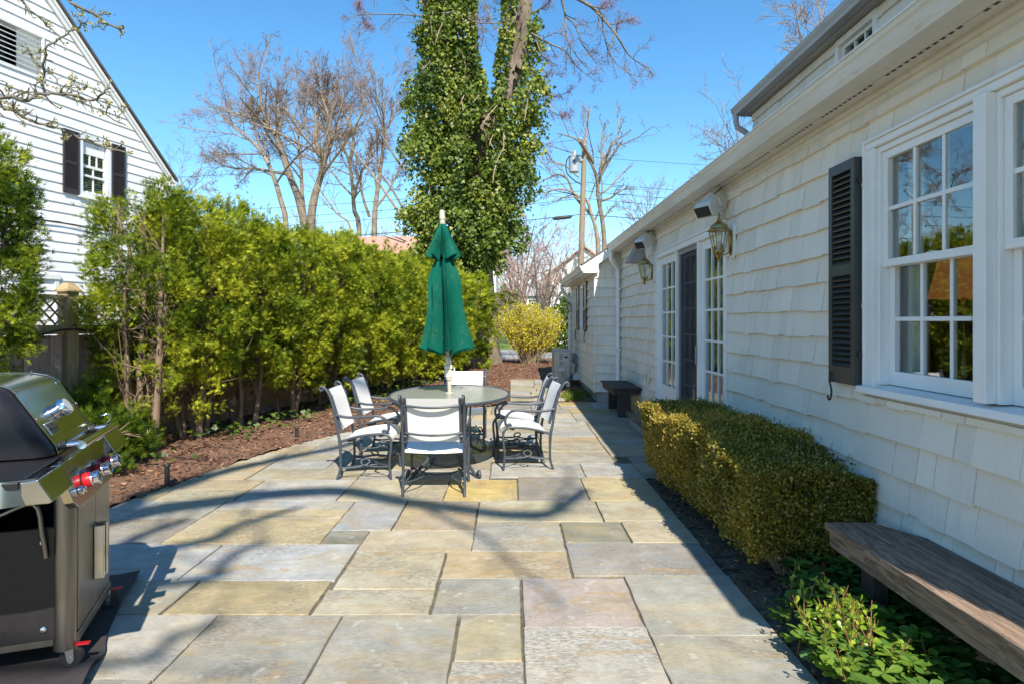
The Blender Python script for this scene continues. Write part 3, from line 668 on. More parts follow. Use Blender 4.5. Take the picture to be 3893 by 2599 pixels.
ms, t_, o_ = nodes('insect_screen'); a_ = N(t_, 'ShaderNodeBsdfTransparent'); d_ = N(t_, 'ShaderNodeBsdfDiffuse', Color=(.07, .07, .08, 1)); x_ = N(t_, 'ShaderNodeMixShader', Fac=.30); t_.links.new(a_.outputs[0], x_.inputs[1]); t_.links.new(d_.outputs[0], x_.inputs[2]); t_.links.new(x_.outputs[0], o_.inputs[0])
m = MB(mainx); m.box(6.90, 7.665, -.031, -.028, .192, 2.28); m.build('insect_screen', ms, house)
m = MB(mainx); m.box(6.835, 6.855, .021, .04, 1.02, 1.22); m.build('door_handle', M['grey'], house)
stp = thing('stone_step', 'low stone step in front of the french doors', 'step', (1.85, 7.6, 0))
m = MB(); m.box(1.66, 2.005, 6.1, 9.15, .125, .18); m.build('tread', M['stone'], stp, bevel=.008)
m = MB(); m.box(1.705, 2.0, 6.15, 9.10, -.04, .1245); m.build('riser', M['concrete'], stp, bevel=.004)
# ---------------------------------------------------------------- downspouts of the eaves, wing window, near jog of the house
def downspout(pts, name='downspout', w=.062, mat_='white'):
    m = MB(); m.tube(pts, w / 2 * 1.25, 4); return m.build(name, M[mat_], house, bevel=.006)
m = MB(); pts = [(1.80, 11.36, 2.74), (1.80, 11.36, 2.66), (1.81, 11.40, 2.60), (1.88, 11.50, 2.52), (1.955, 11.56, 2.44), (1.965, 11.57, 2.36), (1.965, 11.57, .42), (1.955, 11.55, .36), (1.90, 11.46, .30)]
m.tube(pts, [.045] * len(pts), 4); 
for z in (2.05, .95): m.box(1.92, 2.012, 11.52, 11.625, z, z + .03)
m.build('downspout', M['white'], house)
m = MB(); pts = [(1.30, 16.1, 2.40), (1.30, 16.1, 2.30), (1.33, 16.1, 2.22), (1.44, 16.1, 2.10), (1.50, 16.1, 2.0), (1.505, 16.1, 1.9), (1.505, 16.1, .1)]
m.tube(pts, .045, 4); m.build('downspout', M['white'], house)
wo = winframe(wingx, 13.25, 14.1, 1.22, 2.25, .07, -.1, .025).build('window', M['white'], house)
m = winframe(wingx, 13.32, 14.03, 1.29, 2.18, .04, -.06, -.02); m.box(13.36, 13.99, -.06, -.02, 1.71, 1.76); grid(m, 13.36, 13.99, 1.33, 1.71, 3, 1, -.05, -.03); m.build('sash', M['white'], wo)
m = MB(wingx); m.box(13.36, 13.99, -.042, -.037, 1.33, 2.14); m.build('pane', M['glass'], wo)
shutter(wingx, 12.72, 13.22, 1.28, 2.29, house, .02, .05, 1.75, top_solid=True, n=12); shutter(wingx, 14.12, 14.62, 1.28, 2.29, house, .02, .05, 1.75, top_solid=True, n=12)
for y in (12.8, 14.55): m = MB(); m.tube([(1.49, y, 1.30), (1.485, y, 1.22), (1.48, y + .02, 1.15), (1.485, y + .03, 1.08), (1.49, y, 1.06)], .010, 6); m.build('shutter_dog', M['iron'], house)
m = MB(); m.box(2.56, 2.7, -6, .84, -.1, 2.8); m.box(2.7, 9, -6, -5.8, -.1, 2.8); m.build('near_wall', M['shingle'], house)
m = MB(); m.prism([(2.30, -6.2, 2.76), (5.8, -6.2, 2.76 + .6 * 3.5), (5.8, -6.2, 2.82 + .6 * 3.5), (2.30, -6.2, 2.84)], (0, 6.61, 0)); m.prism([(5.8, -6.2, 2.76 + .6 * 3.5), (9.3, -6.2, 2.76), (9.3, -6.2, 2.82), (5.8, -6.2, 2.82 + .6 * 3.5)], (0, 6.61, 0)); m.build('near_roof', M['roof'], house)
# ---------------------------------------------------------------- fittings on the wall
def lantern(loc, label, out=.15, s=1.0):
    """loc: point of the wall behind the lantern, wall normal -X"""
    L = thing('wall_lantern', label, 'wall lamp', loc, 'brass wall lanterns'); x, y, z = loc
    m = MB(); h, w_, c_ = .165 * s, .062 * s, .03 * s
    m.prism([(x - .018, y - w_ + c_, z - h), (x - .018, y + w_ - c_, z - h), (x - .018, y + w_, z - h + c_), (x - .018, y + w_, z + h - c_), (x - .018, y + w_ - c_, z + h), (x - .018, y - w_ + c_, z + h), (x - .018, y - w_, z + h - c_), (x - .018, y - w_, z - h + c_)], (-.022, 0, 0)); m.build('mounting_block', M['white'], L, bevel=.003)
    m = MB(); prof = [(.045 * s, 0), (.045 * s, .008), (.032 * s, .018), (.012 * s, .022)]
    m.lathe(prof, (x - .0405, y, z - .02), 20, axis=(-1, 0, 0)); 
    for q in range(len(m.v)): vx, vy, vz = m.v[q]; m.v[q] = (vx, vy, z - .02 + (vz - z + .02) * 2.6)
    m.build('backplate', M['brass'], L, smooth=40)
    cx = x - out; zb = z - .13 * s
    m = MB(); m.tube([(x - .05, y, zb + .03), (cx + .05, y, zb), (cx, y, zb - .005)], .006 * s, 8); m.build('arm', M['brass'], L, smooth=60)
    rt, rb, zt, z0 = .088 * s, .048 * s, z + .085 * s, z - .095 * s
    m = MB()
    for k in range(6):
        a = pi / 3 * k + pi / 6; ca, sa = math.cos(a), math.sin(a)
        m.tube([(cx + rb * ca, y + rb * sa, z0), (cx + rt * ca, y + rt * sa, zt)], .0045 * s, 5)
    m.lathe([(.05 * s, -.012 * s), (.055 * s, 0), (.052 * s, .008 * s)], (cx, y, z0), 6, cap=True)
    m.lathe([(.012 * s, -.10 * s), (.02 * s, -.075 * s), (.012 * s, -.065 * s), (.035 * s, -.04 * s), (.028 * s, -.03 * s), (.05 * s, -.012 * s)], (cx, y, z0), 12)
    m.build('cage', M['brass'], L, smooth=35)
    m = MB(); m.lathe([(.105 * s, 0), (.108 * s, .006 * s), (.085 * s, .02 * s), (.075 * s, .05 * s), (.06 * s, .062 * s), (.03 * s, .085 * s), (.014 * s, .10 * s), (.02 * s, .112 * s), (.009 * s, .122 * s), (.014 * s, .14 * s), (.003 * s, .175 * s)], (cx, y, zt), 6); m.build('cap', M['brass'], L, smooth=25)
    m = MB(); m.lathe([(rb * .97, 0), (rt * .97, zt - z0)], (cx, y, z0), 6, cap=False); m.build('glass', M['lampglass'], L)
    m = MB(); m.lathe([(.016 * s, 0), (.016 * s, .075 * s)], (cx, y, z0 + .01), 12); m.build('candle', M['plastic'], L)
    m = MB(); m.lathe([(.006 * s, 0), (.013 * s, .02 * s), (.008 * s, .045 * s), (.002 * s, .065 * s)], (cx, y, z0 + .086 * s), 10); m.build('bulb', M['lampglass'], L, smooth=60)
    return L
lantern((XW, 5.73, 2.21), 'brass lantern on the near side of the french doors, largest in view')
lantern((XW, 8.92, 2.19), 'brass lantern on the far side of the french doors, beside the grey vent hood')
lantern((WING_X, 15.75, 1.82), 'small brass lantern at the far end of the wing beyond its shuttered window', .13, .8)
def speaker(y, z, label):
    L = thing('outdoor_speaker', label, 'speaker', (XW, y, z), 'outdoor speakers under the eave')
    R = Matrix.Rotation(math.radians(24), 4, 'Z') @ Matrix.Rotation(math.radians(-30), 4, 'Y'); o = Vector((XW - .15, y, z))
    xf = lambda a, b, c: tuple(o + (R @ Vector((a, b, c))))
    m = MB(xf); pr = [(-.12, -.06), (-.115, .045), (-.08, .07), (.06, .085), (.10, .06), (.11, -.03), (.07, -.075), (-.09, -.08)]
    m.prism([(a, -.11, c) for a, c in pr], (0, .22, 0)); m.build('cabinet', M['plastic'], L, bevel=.012)
    m = MB(xf); m.box(-.1245, -.1215, -.095, .095, -.055, .042); m.build('grille', M['dark'], L)
    m = MB(xf); m.tube([(0, -.125, -.02), (0, -.13, .05), (.05, 0, .10), (0, .13, .05), (0, .125, -.02)], .012, 6); m.lathe([(.035, 0), (.035, .012)], (.01, -.113, .0), 16, axis=(0, -1, 0)); m.build('bracket', M['plastic'], L, smooth=50)
    m = MB(); m.tube([(XW - .10, y + .02, z + .07), (XW - .11, y + .03, z + .12), (XW - .06, y + .02, z + .16), (XW - .05, y, z + .2)], .005, 5); m.build('cable', M['wire'], L)
    return L
speaker(5.95, 2.565, 'white tilted speaker under the eave above the near brass lantern')
speaker(8.85, 2.60, 'white tilted speaker under the eave above the far brass lantern')
vh = MB(); y0, y1 = 9.55, 9.95
vh.hexa([(XW - .02, y0, 2.41), (1.80, y0, 2.41), (1.80, y1, 2.41), (XW - .02, y1, 2.41), (XW - .02, y0, 2.73), (1.98, y0, 2.73), (1.98, y1, 2.73), (XW - .02, y1, 2.73)]); vh.box(1.79, XW - .02, y0 - .01, y1 + .01, 2.385, 2.409)
vh.build('vent_hood', M['grey'], label='grey sloping vent hood on the wall behind the far lantern', cat='vent hood', bevel=.004)
ot = thing('outlet_cover', 'ivory outlet cover on the shingles between the dark bench and the french doors', 'outlet', (XW, 9.16, .68))
m = MB(mainx); m.box(9.10, 9.22, .018, .07, .60, .77); m.build('cover', M['ivory'], ot, bevel=.012)
m = MB(mainx); m.box(9.145, 9.175, .071, .074, .64, .73); m.build('flap', M['grey'], ot)
# ================================================================ dining set
def spiral(c, r0, a0, turns, sgn, plane, n=12, shrink=.75):
    """curl that starts at angle a0 of a circle of radius r0 about c; plane(u, v) gives the 3-D offset"""
    out = []
    for i in range(n):
        k = i / (n - 1); a = a0 + sgn * 2 * pi * turns * k; r_ = r0 * (1 - shrink * k)
        u, v = plane(r_ * math.cos(a), r_ * math.sin(a)); out.append(u)
    return [Vector(c) + o for o in out]
def smooth_path(pts, n=4):
    pts = [Vector(p) for p in pts]; out = []
    for i in range(len(pts) - 1):
        p0, p1, p2, p3 = pts[max(i - 1, 0)], pts[i], pts[i + 1], pts[min(i + 2, len(pts) - 1)]
        for k in range(n):
            t = k / n
            out.append(.5 * ((2 * p1) + (p2 - p0) * t + (2 * p0 - 5 * p1 + 4 * p2 - p3) * t * t + (3 * p1 - p0 - 3 * p2 + p3) * t ** 3))
    return out + [pts[-1]]
XZ = lambda a, b: (Vector((0, a, b)), None)
def make_chair():
    """faces +Y; back feet on y = 0"""
    c = thing('patio_chair', '', 'chair', (0, 0, 0), 'sling chairs round the glass table')
    SX = .262
    for sx in (-1, 1):
        x = sx * SX
        # rear leg and back post in one bent bar with its scroll
        pts = smooth_path([(x, 0, 0), (x, .03, .10), (x, .032, .22), (x, .026, .35), (x, .003, .46), (x, -.022, .615), (x, -.062, .765), (x, -.10, .838), (x, -.127, .866), (x, -.15, .868), (x, -.165, .85), (x, -.155, .832), (x, -.14, .838), (x, -.143, .852)])
        m = MB(); rs = [.0135] * len(pts)
        for i in range(len(pts)): rs[i] = .0125 + .0035 * max(0, 1 - abs(pts[i].z - .35) / .12) if i < len(pts) - 14 else .0095
        m.tube(pts, rs, 8); m.build('back_post', M['metal'], c, smooth=60)
        pts = smooth_path([(x, .05, .362), (x, .15, .393), (x, .27, .417), (x, .40, .427), (x, .455, .422), (x, .49, .400), (x, .505, .36), (x, .503, .28), (x, .492, .18), (x, .494, .10), (x, .505, 0)])
        pts = [Vector((x, .028, .357))] + pts
        m = MB(); m.tube(pts, .0125, 8); m.build('front_leg', M['metal'], c, smooth=60)
        pts = smooth_path([(x, -.018, .606), (x + sx * .012, .10, .586), (x + sx * .02, .26, .589), (x + sx * .018, .37, .600), (x + sx * .012, .438, .58), (x + sx * .006, .48, .525), (x, .482, .468), (x, .462, .440), (x, .438, .437), (x, .432, .455), (x, .448, .462), (x, .456, .452)])
        m = MB(); m.tube(pts, .0105, 8, flat=1.25); m.build('armrest', M['metal'], c, smooth=60)
        # inner rails that carry the slings
        xi = sx * .232
        m = MB(); m.tube(smooth_path([(xi, .035, .455), (xi, .012, .53), (xi, -.015, .62), (xi, -.055, .75), (xi, -.10, .845)]), .0145, 8); m.build('back_rail', M['metal'], c, smooth=60)
        m = MB()
        for (y, z) in ((.005, .512), (-.06, .775)): m.tube([(sx * .225, y, z), (sx * .268, y, z)], .013, 8)
        m.build('bolt', M['metal'], c, smooth=40)
    for z, y, sag in ((.775, -.078, .02), (.535, -.016, .02)):
        m = MB(); m.tube(smooth_path([(-.24, y + .01, z + .006), (-.12, y - sag, z - .004), (0, y - sag * 1.4, z - .008), (.12, y - sag, z - .004), (.24, y + .01, z + .006)]), .0125, 8, flat=.8)
        if z < .6: m.box(-.032, .032, y - sag * 1.4 - .0165, y - sag * 1.4 - .0115, z - .016, z - .002)
        m.build('crossbar', M['metal'], c, smooth=60)
    m = MB()
    for y, z in ((.10, .362), (.40, .408)): m.tube([(-.25, y, z), (0, y + .0, z - .035), (.25, y, z)], .011, 7)
    m.build('seat_bar', M['metal'], c, smooth=60)
    # stretchers: two bows tied together, with a ring at each side
    m = MB()
    m.tube(smooth_path([(-.255, .494, .135), (-.15, .40, .118), (0, .30, .112), (.15, .40, .118), (.255, .494, .135)]), .008, 7)
    m.tube(smooth_path([(-.255, .03, .105), (-.15, .20, .108), (-.10, .355, .108), (0, .30, .106), (.10, .355, .108), (.15, .20, .108), (.255, .03, .105)]), .008, 7)
    for sx in (-1, 1):
        x = sx * .258
        m.tube(smooth_path([(x, .025, .112), (x - sx * .01, .14, .108), (x - sx * .03, .24, .125), (x - sx * .06, .29, .15), (x - sx * .07, .275, .175), (x - sx * .055, .235, .18), (x - sx * .035, .215, .155), (x - sx * .02, .25, .13), (x - sx * .01, .36, .118), (x, .494, .122)]), .0078, 7)
    m.build('stretcher', M['metal'], c, smooth=60)
    # slings: thin curved sheets
    def sheet_(prof, half, bow, th=.004):
        b = MB(); nx = 8; n = len(prof); vs = []; fs = []
        for s_ in (0, 1):
            for (y, z) in prof:
                for i in range(nx + 1):
                    k = i / nx * 2 - 1; b_ = bow * (1 - k * k)
                    vs.append((half * k, y - (b_ if bow > 0 else 0) + (th if s_ else 0) * (1 if bow > 0 else 0), z + (b_ if bow < 0 else 0) - (th if s_ else 0) * (1 if bow < 0 else 0)))
        for s_ in (0, 1):
            o = s_ * n * (nx + 1)
            for j in range(n - 1):
                for i in range(nx): fs.append((o + j * (nx + 1) + i, o + j * (nx + 1) + i + 1, o + (j + 1) * (nx + 1) + i + 1, o + (j + 1) * (nx + 1) + i))
        o = n * (nx + 1)
        for j in range(n - 1):
            for i in (0, nx): fs.append((j * (nx + 1) + i, (j + 1) * (nx + 1) + i, o + (j + 1) * (nx + 1) + i, o + j * (nx + 1) + i))
        for j in (0, n - 1):
            for i in range(nx): fs.append((j * (nx + 1) + i, j * (nx + 1) + i + 1, o + j * (nx + 1) + i + 1, o + j * (nx + 1) + i))
        b.add(vs, fs); return b
    bp = [(v.y + .004, v.z) for v in smooth_path([(0, .035, .462), (0, .012, .53), (0, -.015, .62), (0, -.055, .75), (0, -.098, .842)], 3)]
    sheet_(bp, .232, .008).build('back_sling', M['sling'], c, smooth=60)
    sp = [(v.y, v.z) for v in smooth_path([(0, .045, .372), (0, .15, .405), (0, .27, .429), (0, .40, .440), (0, .462, .434), (0, .50, .405), (0, .512, .375)], 3)]
    sheet_(sp, .252, -.012).build('seat_sling', M['sling'], c, smooth=60)
    return c
chair0 = make_chair(); first = True
for (x, y, hx, hy, lab) in [(-.654, 5.345, 0, 1, 'sling armchair with its back to the camera at the near table end'),
                       (-1.63, 6.19, 1, -.0, 'nearer white sling armchair on the left of the glass table'),
                       (-1.64, 7.12, 1, -.06, 'farther sling armchair on the left of the glass table, half in shade'),
                       (.39, 6.61, -.986, -.13, 'nearer white sling armchair on the right of the glass table'),
                       (.32, 7.20, -.995, .03, 'farther white sling armchair on the right of the glass table'),
                       (-.585, 8.06, 0, -1, 'white sling armchair facing the camera behind the umbrella pole')]:
    o = chair0 if first else copy_tree(chair0); first = False
    o.location = (x, y, 0); o.rotation_euler = (0, 0, math.atan2(-hx, hy)); o['label'] = lab
# oval table
T = thing('patio_table', 'oval patio table with a textured glass top and curled grey metal legs', 'table', (-.633, 6.6, 0))
ta, tb_, tz = .613, .90, .722
rim = [(-.633 + ta * math.cos(2 * pi * k / 72), 6.6 + tb_ * math.sin(2 * pi * k / 72), tz) for k in range(72)]
m = MB(); m.tube(rim, .0155, 8, closed=True); m.build('rim', M['metal'], T, smooth=60)
tg, t_, o_ = nodes('textured_table_glass'); v_ = coords(t_)
bp = N(t_, 'ShaderNodeBump', Strength=.55, Distance=.004); t_.links.new(noise(t_, v_, 70, 3, .6, .4), bp.inputs['Height'])
d_ = N(t_, 'ShaderNodeBsdfDiffuse', Color=(.62, .63, .56, 1)); a_ = N(t_, 'ShaderNodeBsdfTransparent', Color=(.74, .80, .74, 1)); gl = N(t_, 'ShaderNodeBsdfGlossy', Roughness=.16)
t_.links.new(bp.outputs[0], gl.inputs['Normal'])
x1 = N(t_, 'ShaderNodeMixShader', Fac=.55); t_.links.new(a_.outputs[0], x1.inputs[1]); t_.links.new(d_.outputs[0], x1.inputs[2])
fr = schlick(t_, .05, bp.outputs[0]); x2 = N(t_, 'ShaderNodeMixShader'); t_.links.new(fr, x2.inputs[0]); t_.links.new(x1.outputs[0], x2.inputs[1]); t_.links.new(gl.outputs[0], x2.inputs[2]); t_.links.new(x2.outputs[0], o_.inputs[0])
m = MB(); m.prism([(-.633 + (ta - .012) * math.cos(2 * pi * k / 72), 6.6 + (tb_ - .012) * math.sin(2 * pi * k / 72), tz + .002) for k in range(72)], (0, 0, .007)); m.build('glass_top', tg, T)
for sx in (-1, 1):
    for sy in (-1, 1):
        cx, cy = -.633, 6.6; D = Vector((.46, .89, 0)).normalized(); D = Vector((D.x * sx, D.y * sy, 0))
        def q(r_, z): return Vector((cx, cy, z)) + D * r_
        path = smooth_path([q(.40, .705), q(.36, .66), q(.27, .52), q(.235, .40), q(.27, .27), q(.40, .13), q(.56, .05), q(.68, .012), q(.725, .014), q(.745, .045), q(.725, .07), q(.70, .055), q(.712, .04)])
        m = MB(); m.tube(path, .0165, 8)
        m.tube(smooth_path([q(.46, .70), q(.42, .60), q(.40, .45), q(.405, .30), q(.42, .13)]), .011, 7)
        m.build('leg', M['metal'], T, smooth=60)
m = MB(); ring = [(-.633 + .13 * math.cos(2 * pi * k / 24), 6.6 + .22 * math.sin(2 * pi * k / 24), .40) for k in range(24)]; m.tube(ring, .010, 7, closed=True); m.build('leg_ring', M['metal'], T, smooth=60)
m = MB(); ring = [(-.633 + .34 * math.cos(2 * pi * k / 40), 6.6 + .5 * math.sin(2 * pi * k / 40), .703) for k in range(40)]; m.tube(ring, .011, 7, closed=True); m.build('apron', M['metal'], T, smooth=60)
# umbrella, closed, leaning a little
B0 = Vector((-.615, 6.66, 0)); lean = .042
U = thing('patio_umbrella', 'closed dark green patio umbrella standing through the glass table', 'umbrella', B0)
ux = lambda x, y, z: (B0.x + x - lean * z, B0.y + y, z)
m = MB(ux); m.tube([(0, 0, .09), (0, 0, 2.52)], .0195, 14); m.build('pole', M['cream'], U, smooth=40)
m = MB(ux); m.lathe([(.028, 2.50), (.03, 2.53), (.025, 2.535), (.032, 2.555), (.034, 2.57), (.030, 2.585), (.032, 2.60), (.024, 2.645), (.012, 2.652)], (0, 0, 0), 20); m.build('finial', M['cream'], U, smooth=40)
m = MB(ux); m.lathe([(.026, 1.02), (.030, 1.03), (.032, 1.10), (.024, 1.12)], (0, 0, 0), 16); m.build('collar', M['cream'], U, smooth=30)
m = MB(ux); m.lathe([(.030, .87), (.033, .875), (.033, .985), (.045, .99), (.045, 1.015), (.028, 1.03)], (0, 0, 0), 16); m.box(-.022, .022, -.042, -.030, .90, .98); hs = m.build('crank_housing', M['ivory'], U, smooth=40)
m = MB(ux); m.tube([(.02, -.01, .955), (.062, -.012, .955)], .010, 8); m.tube([(.06, -.012, 1.0), (.063, -.014, .93), (.064, -.02, .90)], .009, 8); m.tube([(.064, -.02, .90), (.085, -.03, .897)], .007, 8); m.build('crank_handle', M['ivory'], hs, smooth=50)
m = MB(ux); m.lathe([(.045, .715), (.045, .735), (.022, .74)], (0, 0, 0), 16); m.build('table_collar', M['cream'], U, smooth=30)
def canopymat():
    m, t, o = nodes('green_canvas'); b = N(t, 'ShaderNodeBsdfPrincipled', Roughness=.75); b.inputs['Specular IOR Level'].default_value = .15
    v = coords(t); n = ramp(t, noise(t, v, 3, 4), [(.35, (.001, .088, .058)), (.65, (.002, .118, .08))])
    sp = ramp(t, noise(t, v, 115, 2, .5), [(.635, (0, 0, 0)), (.67, (1, 1, 1))]); zone = ramp(t, noise(t, v, 5.5, 2), [(.50, (0, 0, 0)), (.62, (1, 1, 1))])
    col = mixc(t, mixc(t, 1.0, sp, zone, 'MULTIPLY'), n, (.20, .22, .08))
    t.links.new(col, b.inputs['Base Color']); bp = N(t, 'ShaderNodeBump', Strength=.12, Distance=.01); t.links.new(noise(t, v, 14, 4, .6, .6), bp.inputs['Height']); t.links.new(bp.outputs[0], b.inputs['Normal'])
    tr = N(t, 'ShaderNodeBsdfTranslucent'); t.links.new(col, tr.inputs['Color']); mx = N(t, 'ShaderNodeMixShader', Fac=.12); t.links.new(b.outputs[0], mx.inputs[1]); t.links.new(tr.outputs[0], mx.inputs[2])
    t.links.new(mx.outputs[0], o.inputs[0]); return m
M['canvas'] = canopymat()
def canopy(name, prof, depth, hem, seed, folds=8):
    """pleated closed canopy: prof of (z, radius)"""
    b = MB(ux); n = 192; r = random.Random(seed); ph = [r.uniform(-.16, .16) for _ in range(folds)]; am = [r.uniform(.75, 1.12) for _ in range(folds)]
    vs, fs = [], []; zs = []
    P_ = []
    for (a, ra), (c, rc) in zip(prof, prof[1:]):
        for k in range(5): P_.append((a + (c - a) * k / 5, ra + (rc - ra) * k / 5))
    P_.append(prof[-1]); L = len(P_)
    for j, (z, R0) in enumerate(P_):
        t = j / (L - 1)
        for i in range(n):
            a = 2 * pi * i / n; u = (a / (2 * pi) * folds) % 1; k = int(a / (2 * pi) * folds) % folds
            uu = min(1, max(0, u + ph[k] * math.sin(pi * u) * t))
            w = abs(2 * uu - 1)                       # 1 at ribs, 0 in the valley
            lobe = w ** 1.5
            tw = .18 * math.sin(a * 2 + seed) * t + (w - .5) * .35 * t * am[k]
            rr = R0 * (1 - depth * min(1, .35 + t) * (1 - lobe)) * (1 + .06 * math.sin(a * 3 + k))
            zz = z - hem * t * t * (1 - w) * am[k] * (1 if hem > 0 else -1) + (.008 * math.sin(13 * a) if t > .9 else 0)
            if hem < 0: zz = z + hem * (t ** 3) * w
            vs.append((rr * math.cos(a + tw), rr * math.sin(a + tw), zz))
    for j in range(L - 1):
        for i in range(n): fs.append((j * n + i, j * n + (i + 1) % n, (j + 1) * n + (i + 1) % n, (j + 1) * n + i))
    b.add(vs, fs); o = b.build(name, M['canvas'], U, smooth=70)
    so_ = o.modifiers.new('t', 'SOLIDIFY'); so_.thickness = .003; return o
canopy('canopy', [(2.22, .05), (2.12, .088), (2.02, .135), (1.93, .168), (1.80, .172), (1.65, .18), (1.48, .208), (1.30, .255), (1.20, .285)], .80, .085, 3)
canopy('vent_cap', [(2.525, .024), (2.45, .055), (2.36, .098), (2.25, .15), (2.17, .195)], .72, .085, 8)
m = MB(ux); m.tube([(.25 * math.cos(a), .25 * math.sin(a), 0) for a in (0, 1)] if False else [(0, 0, 1.15), (0, 0, 1.20)], .028, 12); m.build('runner', M['cream'], U, smooth=40)
ub = thing('umbrella_base', 'round dark umbrella base on the flagstones under the table', 'umbrella base', (B0.x, B0.y, 0))
m = MB(); m.lathe([(.24, .004), (.243, .03), (.225, .055), (.12, .088), (.075, .10), (.07, .118), (.03, .12)], (B0.x, B0.y, 0), 48); m.build('weight', M['basem'], ub, smooth=35)
m = MB(); m.tube([(B0.x, B0.y, .12), (B0.x - lean * .33, B0.y, .33)], .027, 16); m.build('socket', M['basem'], ub, smooth=40)
# ================================================================ benches
bn = thing('wooden_bench', 'long weathered grey-brown plank bench against the wall in the near right corner', 'bench', (1.83, 2.2, 0))
m = MB(); m.box(1.655, 1.68, .92, 3.285, .345, .398, .6); m.box(1.98, 2.005, .92, 3.285, .345, .398, .4); m.box(1.682, 1.978, 3.255, 3.28, .345, .397, .5); m.box(1.655, 1.68, .92, 3.285, .315, .3449, .6)
m.build('apron', M['bench'], bn, bevel=.003)
m = MB(); xs = [1.635, 1.77, 1.895, 2.012]
for i, (a, b) in enumerate(zip(xs, xs[1:])):
    y1 = 3.30
    if i == 2: m.prism([(a + .002, .9, .40), (b, .9, .40), (b, 3.06, .40), (a + .002, y1 - .03, .40)], (0, 0, .034), .3)
    else: m.box(a + .002, b - .002, .9, y1, .40, .434, [.75, .5][i])
m.build('seat', M['bench'], bn, bevel=.003)
for y in (1.25, 3.02):
    m = MB(); m.box(1.70, 1.775, y - .05, y + .05, -.04, .344, .3); m.build('leg', M['darkwood'], bn, bevel=.004)
    m = MB(); m.box(1.90, 1.97, y - .05, y + .05, -.04, .344, .3); m.build('leg', M['darkwood'], bn, bevel=.004)
bn = thing('wooden_bench', 'small dark stained wooden bench by the downspout beyond the stone step', 'bench', (1.79, 10.3, 0))
m = MB(); m.box(1.555, 1.70, 9.70, 10.98, .435, .462, .6); m.box(1.704, 1.86, 9.70, 10.98, .435, .462, .4); m.box(1.864, 2.01, 9.70, 10.98, .435, .462, .55); m.build('seat', M['darkwood'], bn, bevel=.003)
m = MB(); m.box(1.585, 1.61, 9.74, 10.94, .345, .434); m.box(1.955, 1.98, 9.74, 10.94, .345, .434); m.box(1.612, 1.953, 9.74, 9.765, .345, .433); m.box(1.612, 1.953, 10.915, 10.94, .345, .433); m.build('apron', M['darkwood'], bn, bevel=.003)
for y in (9.80, 10.72):
    m = MB(); m.box(1.66, 1.86, y, y + .05, 0, .434, .5); m.build('leg', M['darkwood'], bn, bevel=.003)
# ================================================================ heat pump, meter, dryer hood
hp = thing('heat_pump', 'beige heat pump unit standing by the corner of the wing', 'air conditioner', (1.15, 14.7, 0))
hx_ = lambda x, y, z: (1.15 + x, 14.7 + y, z)
m = MB(hx_); m.box(-.17, .17, -.42, .42, .08, .82); b_ = m.build('casing', M['beige'], hp, bevel=.012)
m = MB(hx_); m.box(-.18, .18, -.43, .43, .8205, .835); m.build('lid', M['beige'], hp, bevel=.004)
m = MB(hx_)
for k in range(14): m.box(-.178, -.1715, -.38, .15, .16 + k * .045, .175 + k * .045)
m.build('grille', M['grey'], hp)
m = MB(hx_); m.box(-.06, .02, -.425, -.4205, .62, .75); m.box(-.05, .03, -.425, -.4205, .50, .58); m.build('rating_plate', M['grey'], hp)
m = MB(hx_); m.box(.06, .14, -.425, -.4205, .66, .70); m.build('grip', M['dark'], hp)
m = MB(hx_); m.box(-.07, .08, -.47, -.4205, .36, .44); m.build('valve_cover', M['plastic'], hp, bevel=.01)
m = MB(); m.tube(smooth_path([hx_(-.02, -.46, .36), hx_(.05, -.50, .24), hx_(.2, -.48, .18), (1.46, 14.55, .25), (1.52, 14.75, .5), (1.52, 14.8, .55)]), .018, 8); m.build('conduit', M['grey'], hp, smooth=60)
for sy in (-.3, .3):
    m = MB(hx_); m.box(-.2, .2, sy - .03, sy + .03, 0, .0795); m.build('foot', M['grey'], hp)
es = thing('electric_box', 'grey electric disconnect box on the wing wall above the dryer vent', 'electric box', (1.53, 14.85, .62))
m = MB(); m.box(1.46, 1.537, 14.78, 14.96, .5, .74); m.build('box', M['grey'], es, bevel=.006)
m = MB(); m.box(1.45, 1.4595, 14.80, 14.94, .53, .71); m.build('cover', M['grey'], es)
dv = MB(); y0, y1 = 14.25, 14.5; dv.prism([(1.54, y0, .18), (1.40, y0, .16), (1.41, y0, .24), (1.45, y0, .31), (1.54, y0, .36)], (0, y1 - y0, 0))
dv.build('dryer_vent', M['plastic'], label='white dryer vent hood low on the wing wall', cat='vent', bevel=.004)
# ================================================================ path lights
def path_light(x, y, h, lab):
    L = thing('path_light', lab, 'path light', (x, y, 0), 'low garden stake lights')
    m = MB(); m.lathe([(.022, -.03), (.022, h * .6), (.026, h * .62), (.026, h * .72), (.022, h * .74)], (x, y, 0), 14); m.build('stake', M['iron'], L, smooth=40)
    m = MB(); m.lathe([(.020, h * .741), (.020, h * .86), (.030, h * .87), (.030, h * .95), (.024, h)], (x, y, 0), 14); m.build('lamp_head', M['iron'], L, smooth=40)
path_light(-3.10, 5.70, .20, 'black stake light at the patio edge beyond the grill')
path_light(-2.72, 8.02, .15, 'small black stake light in the mulch left of the chairs')
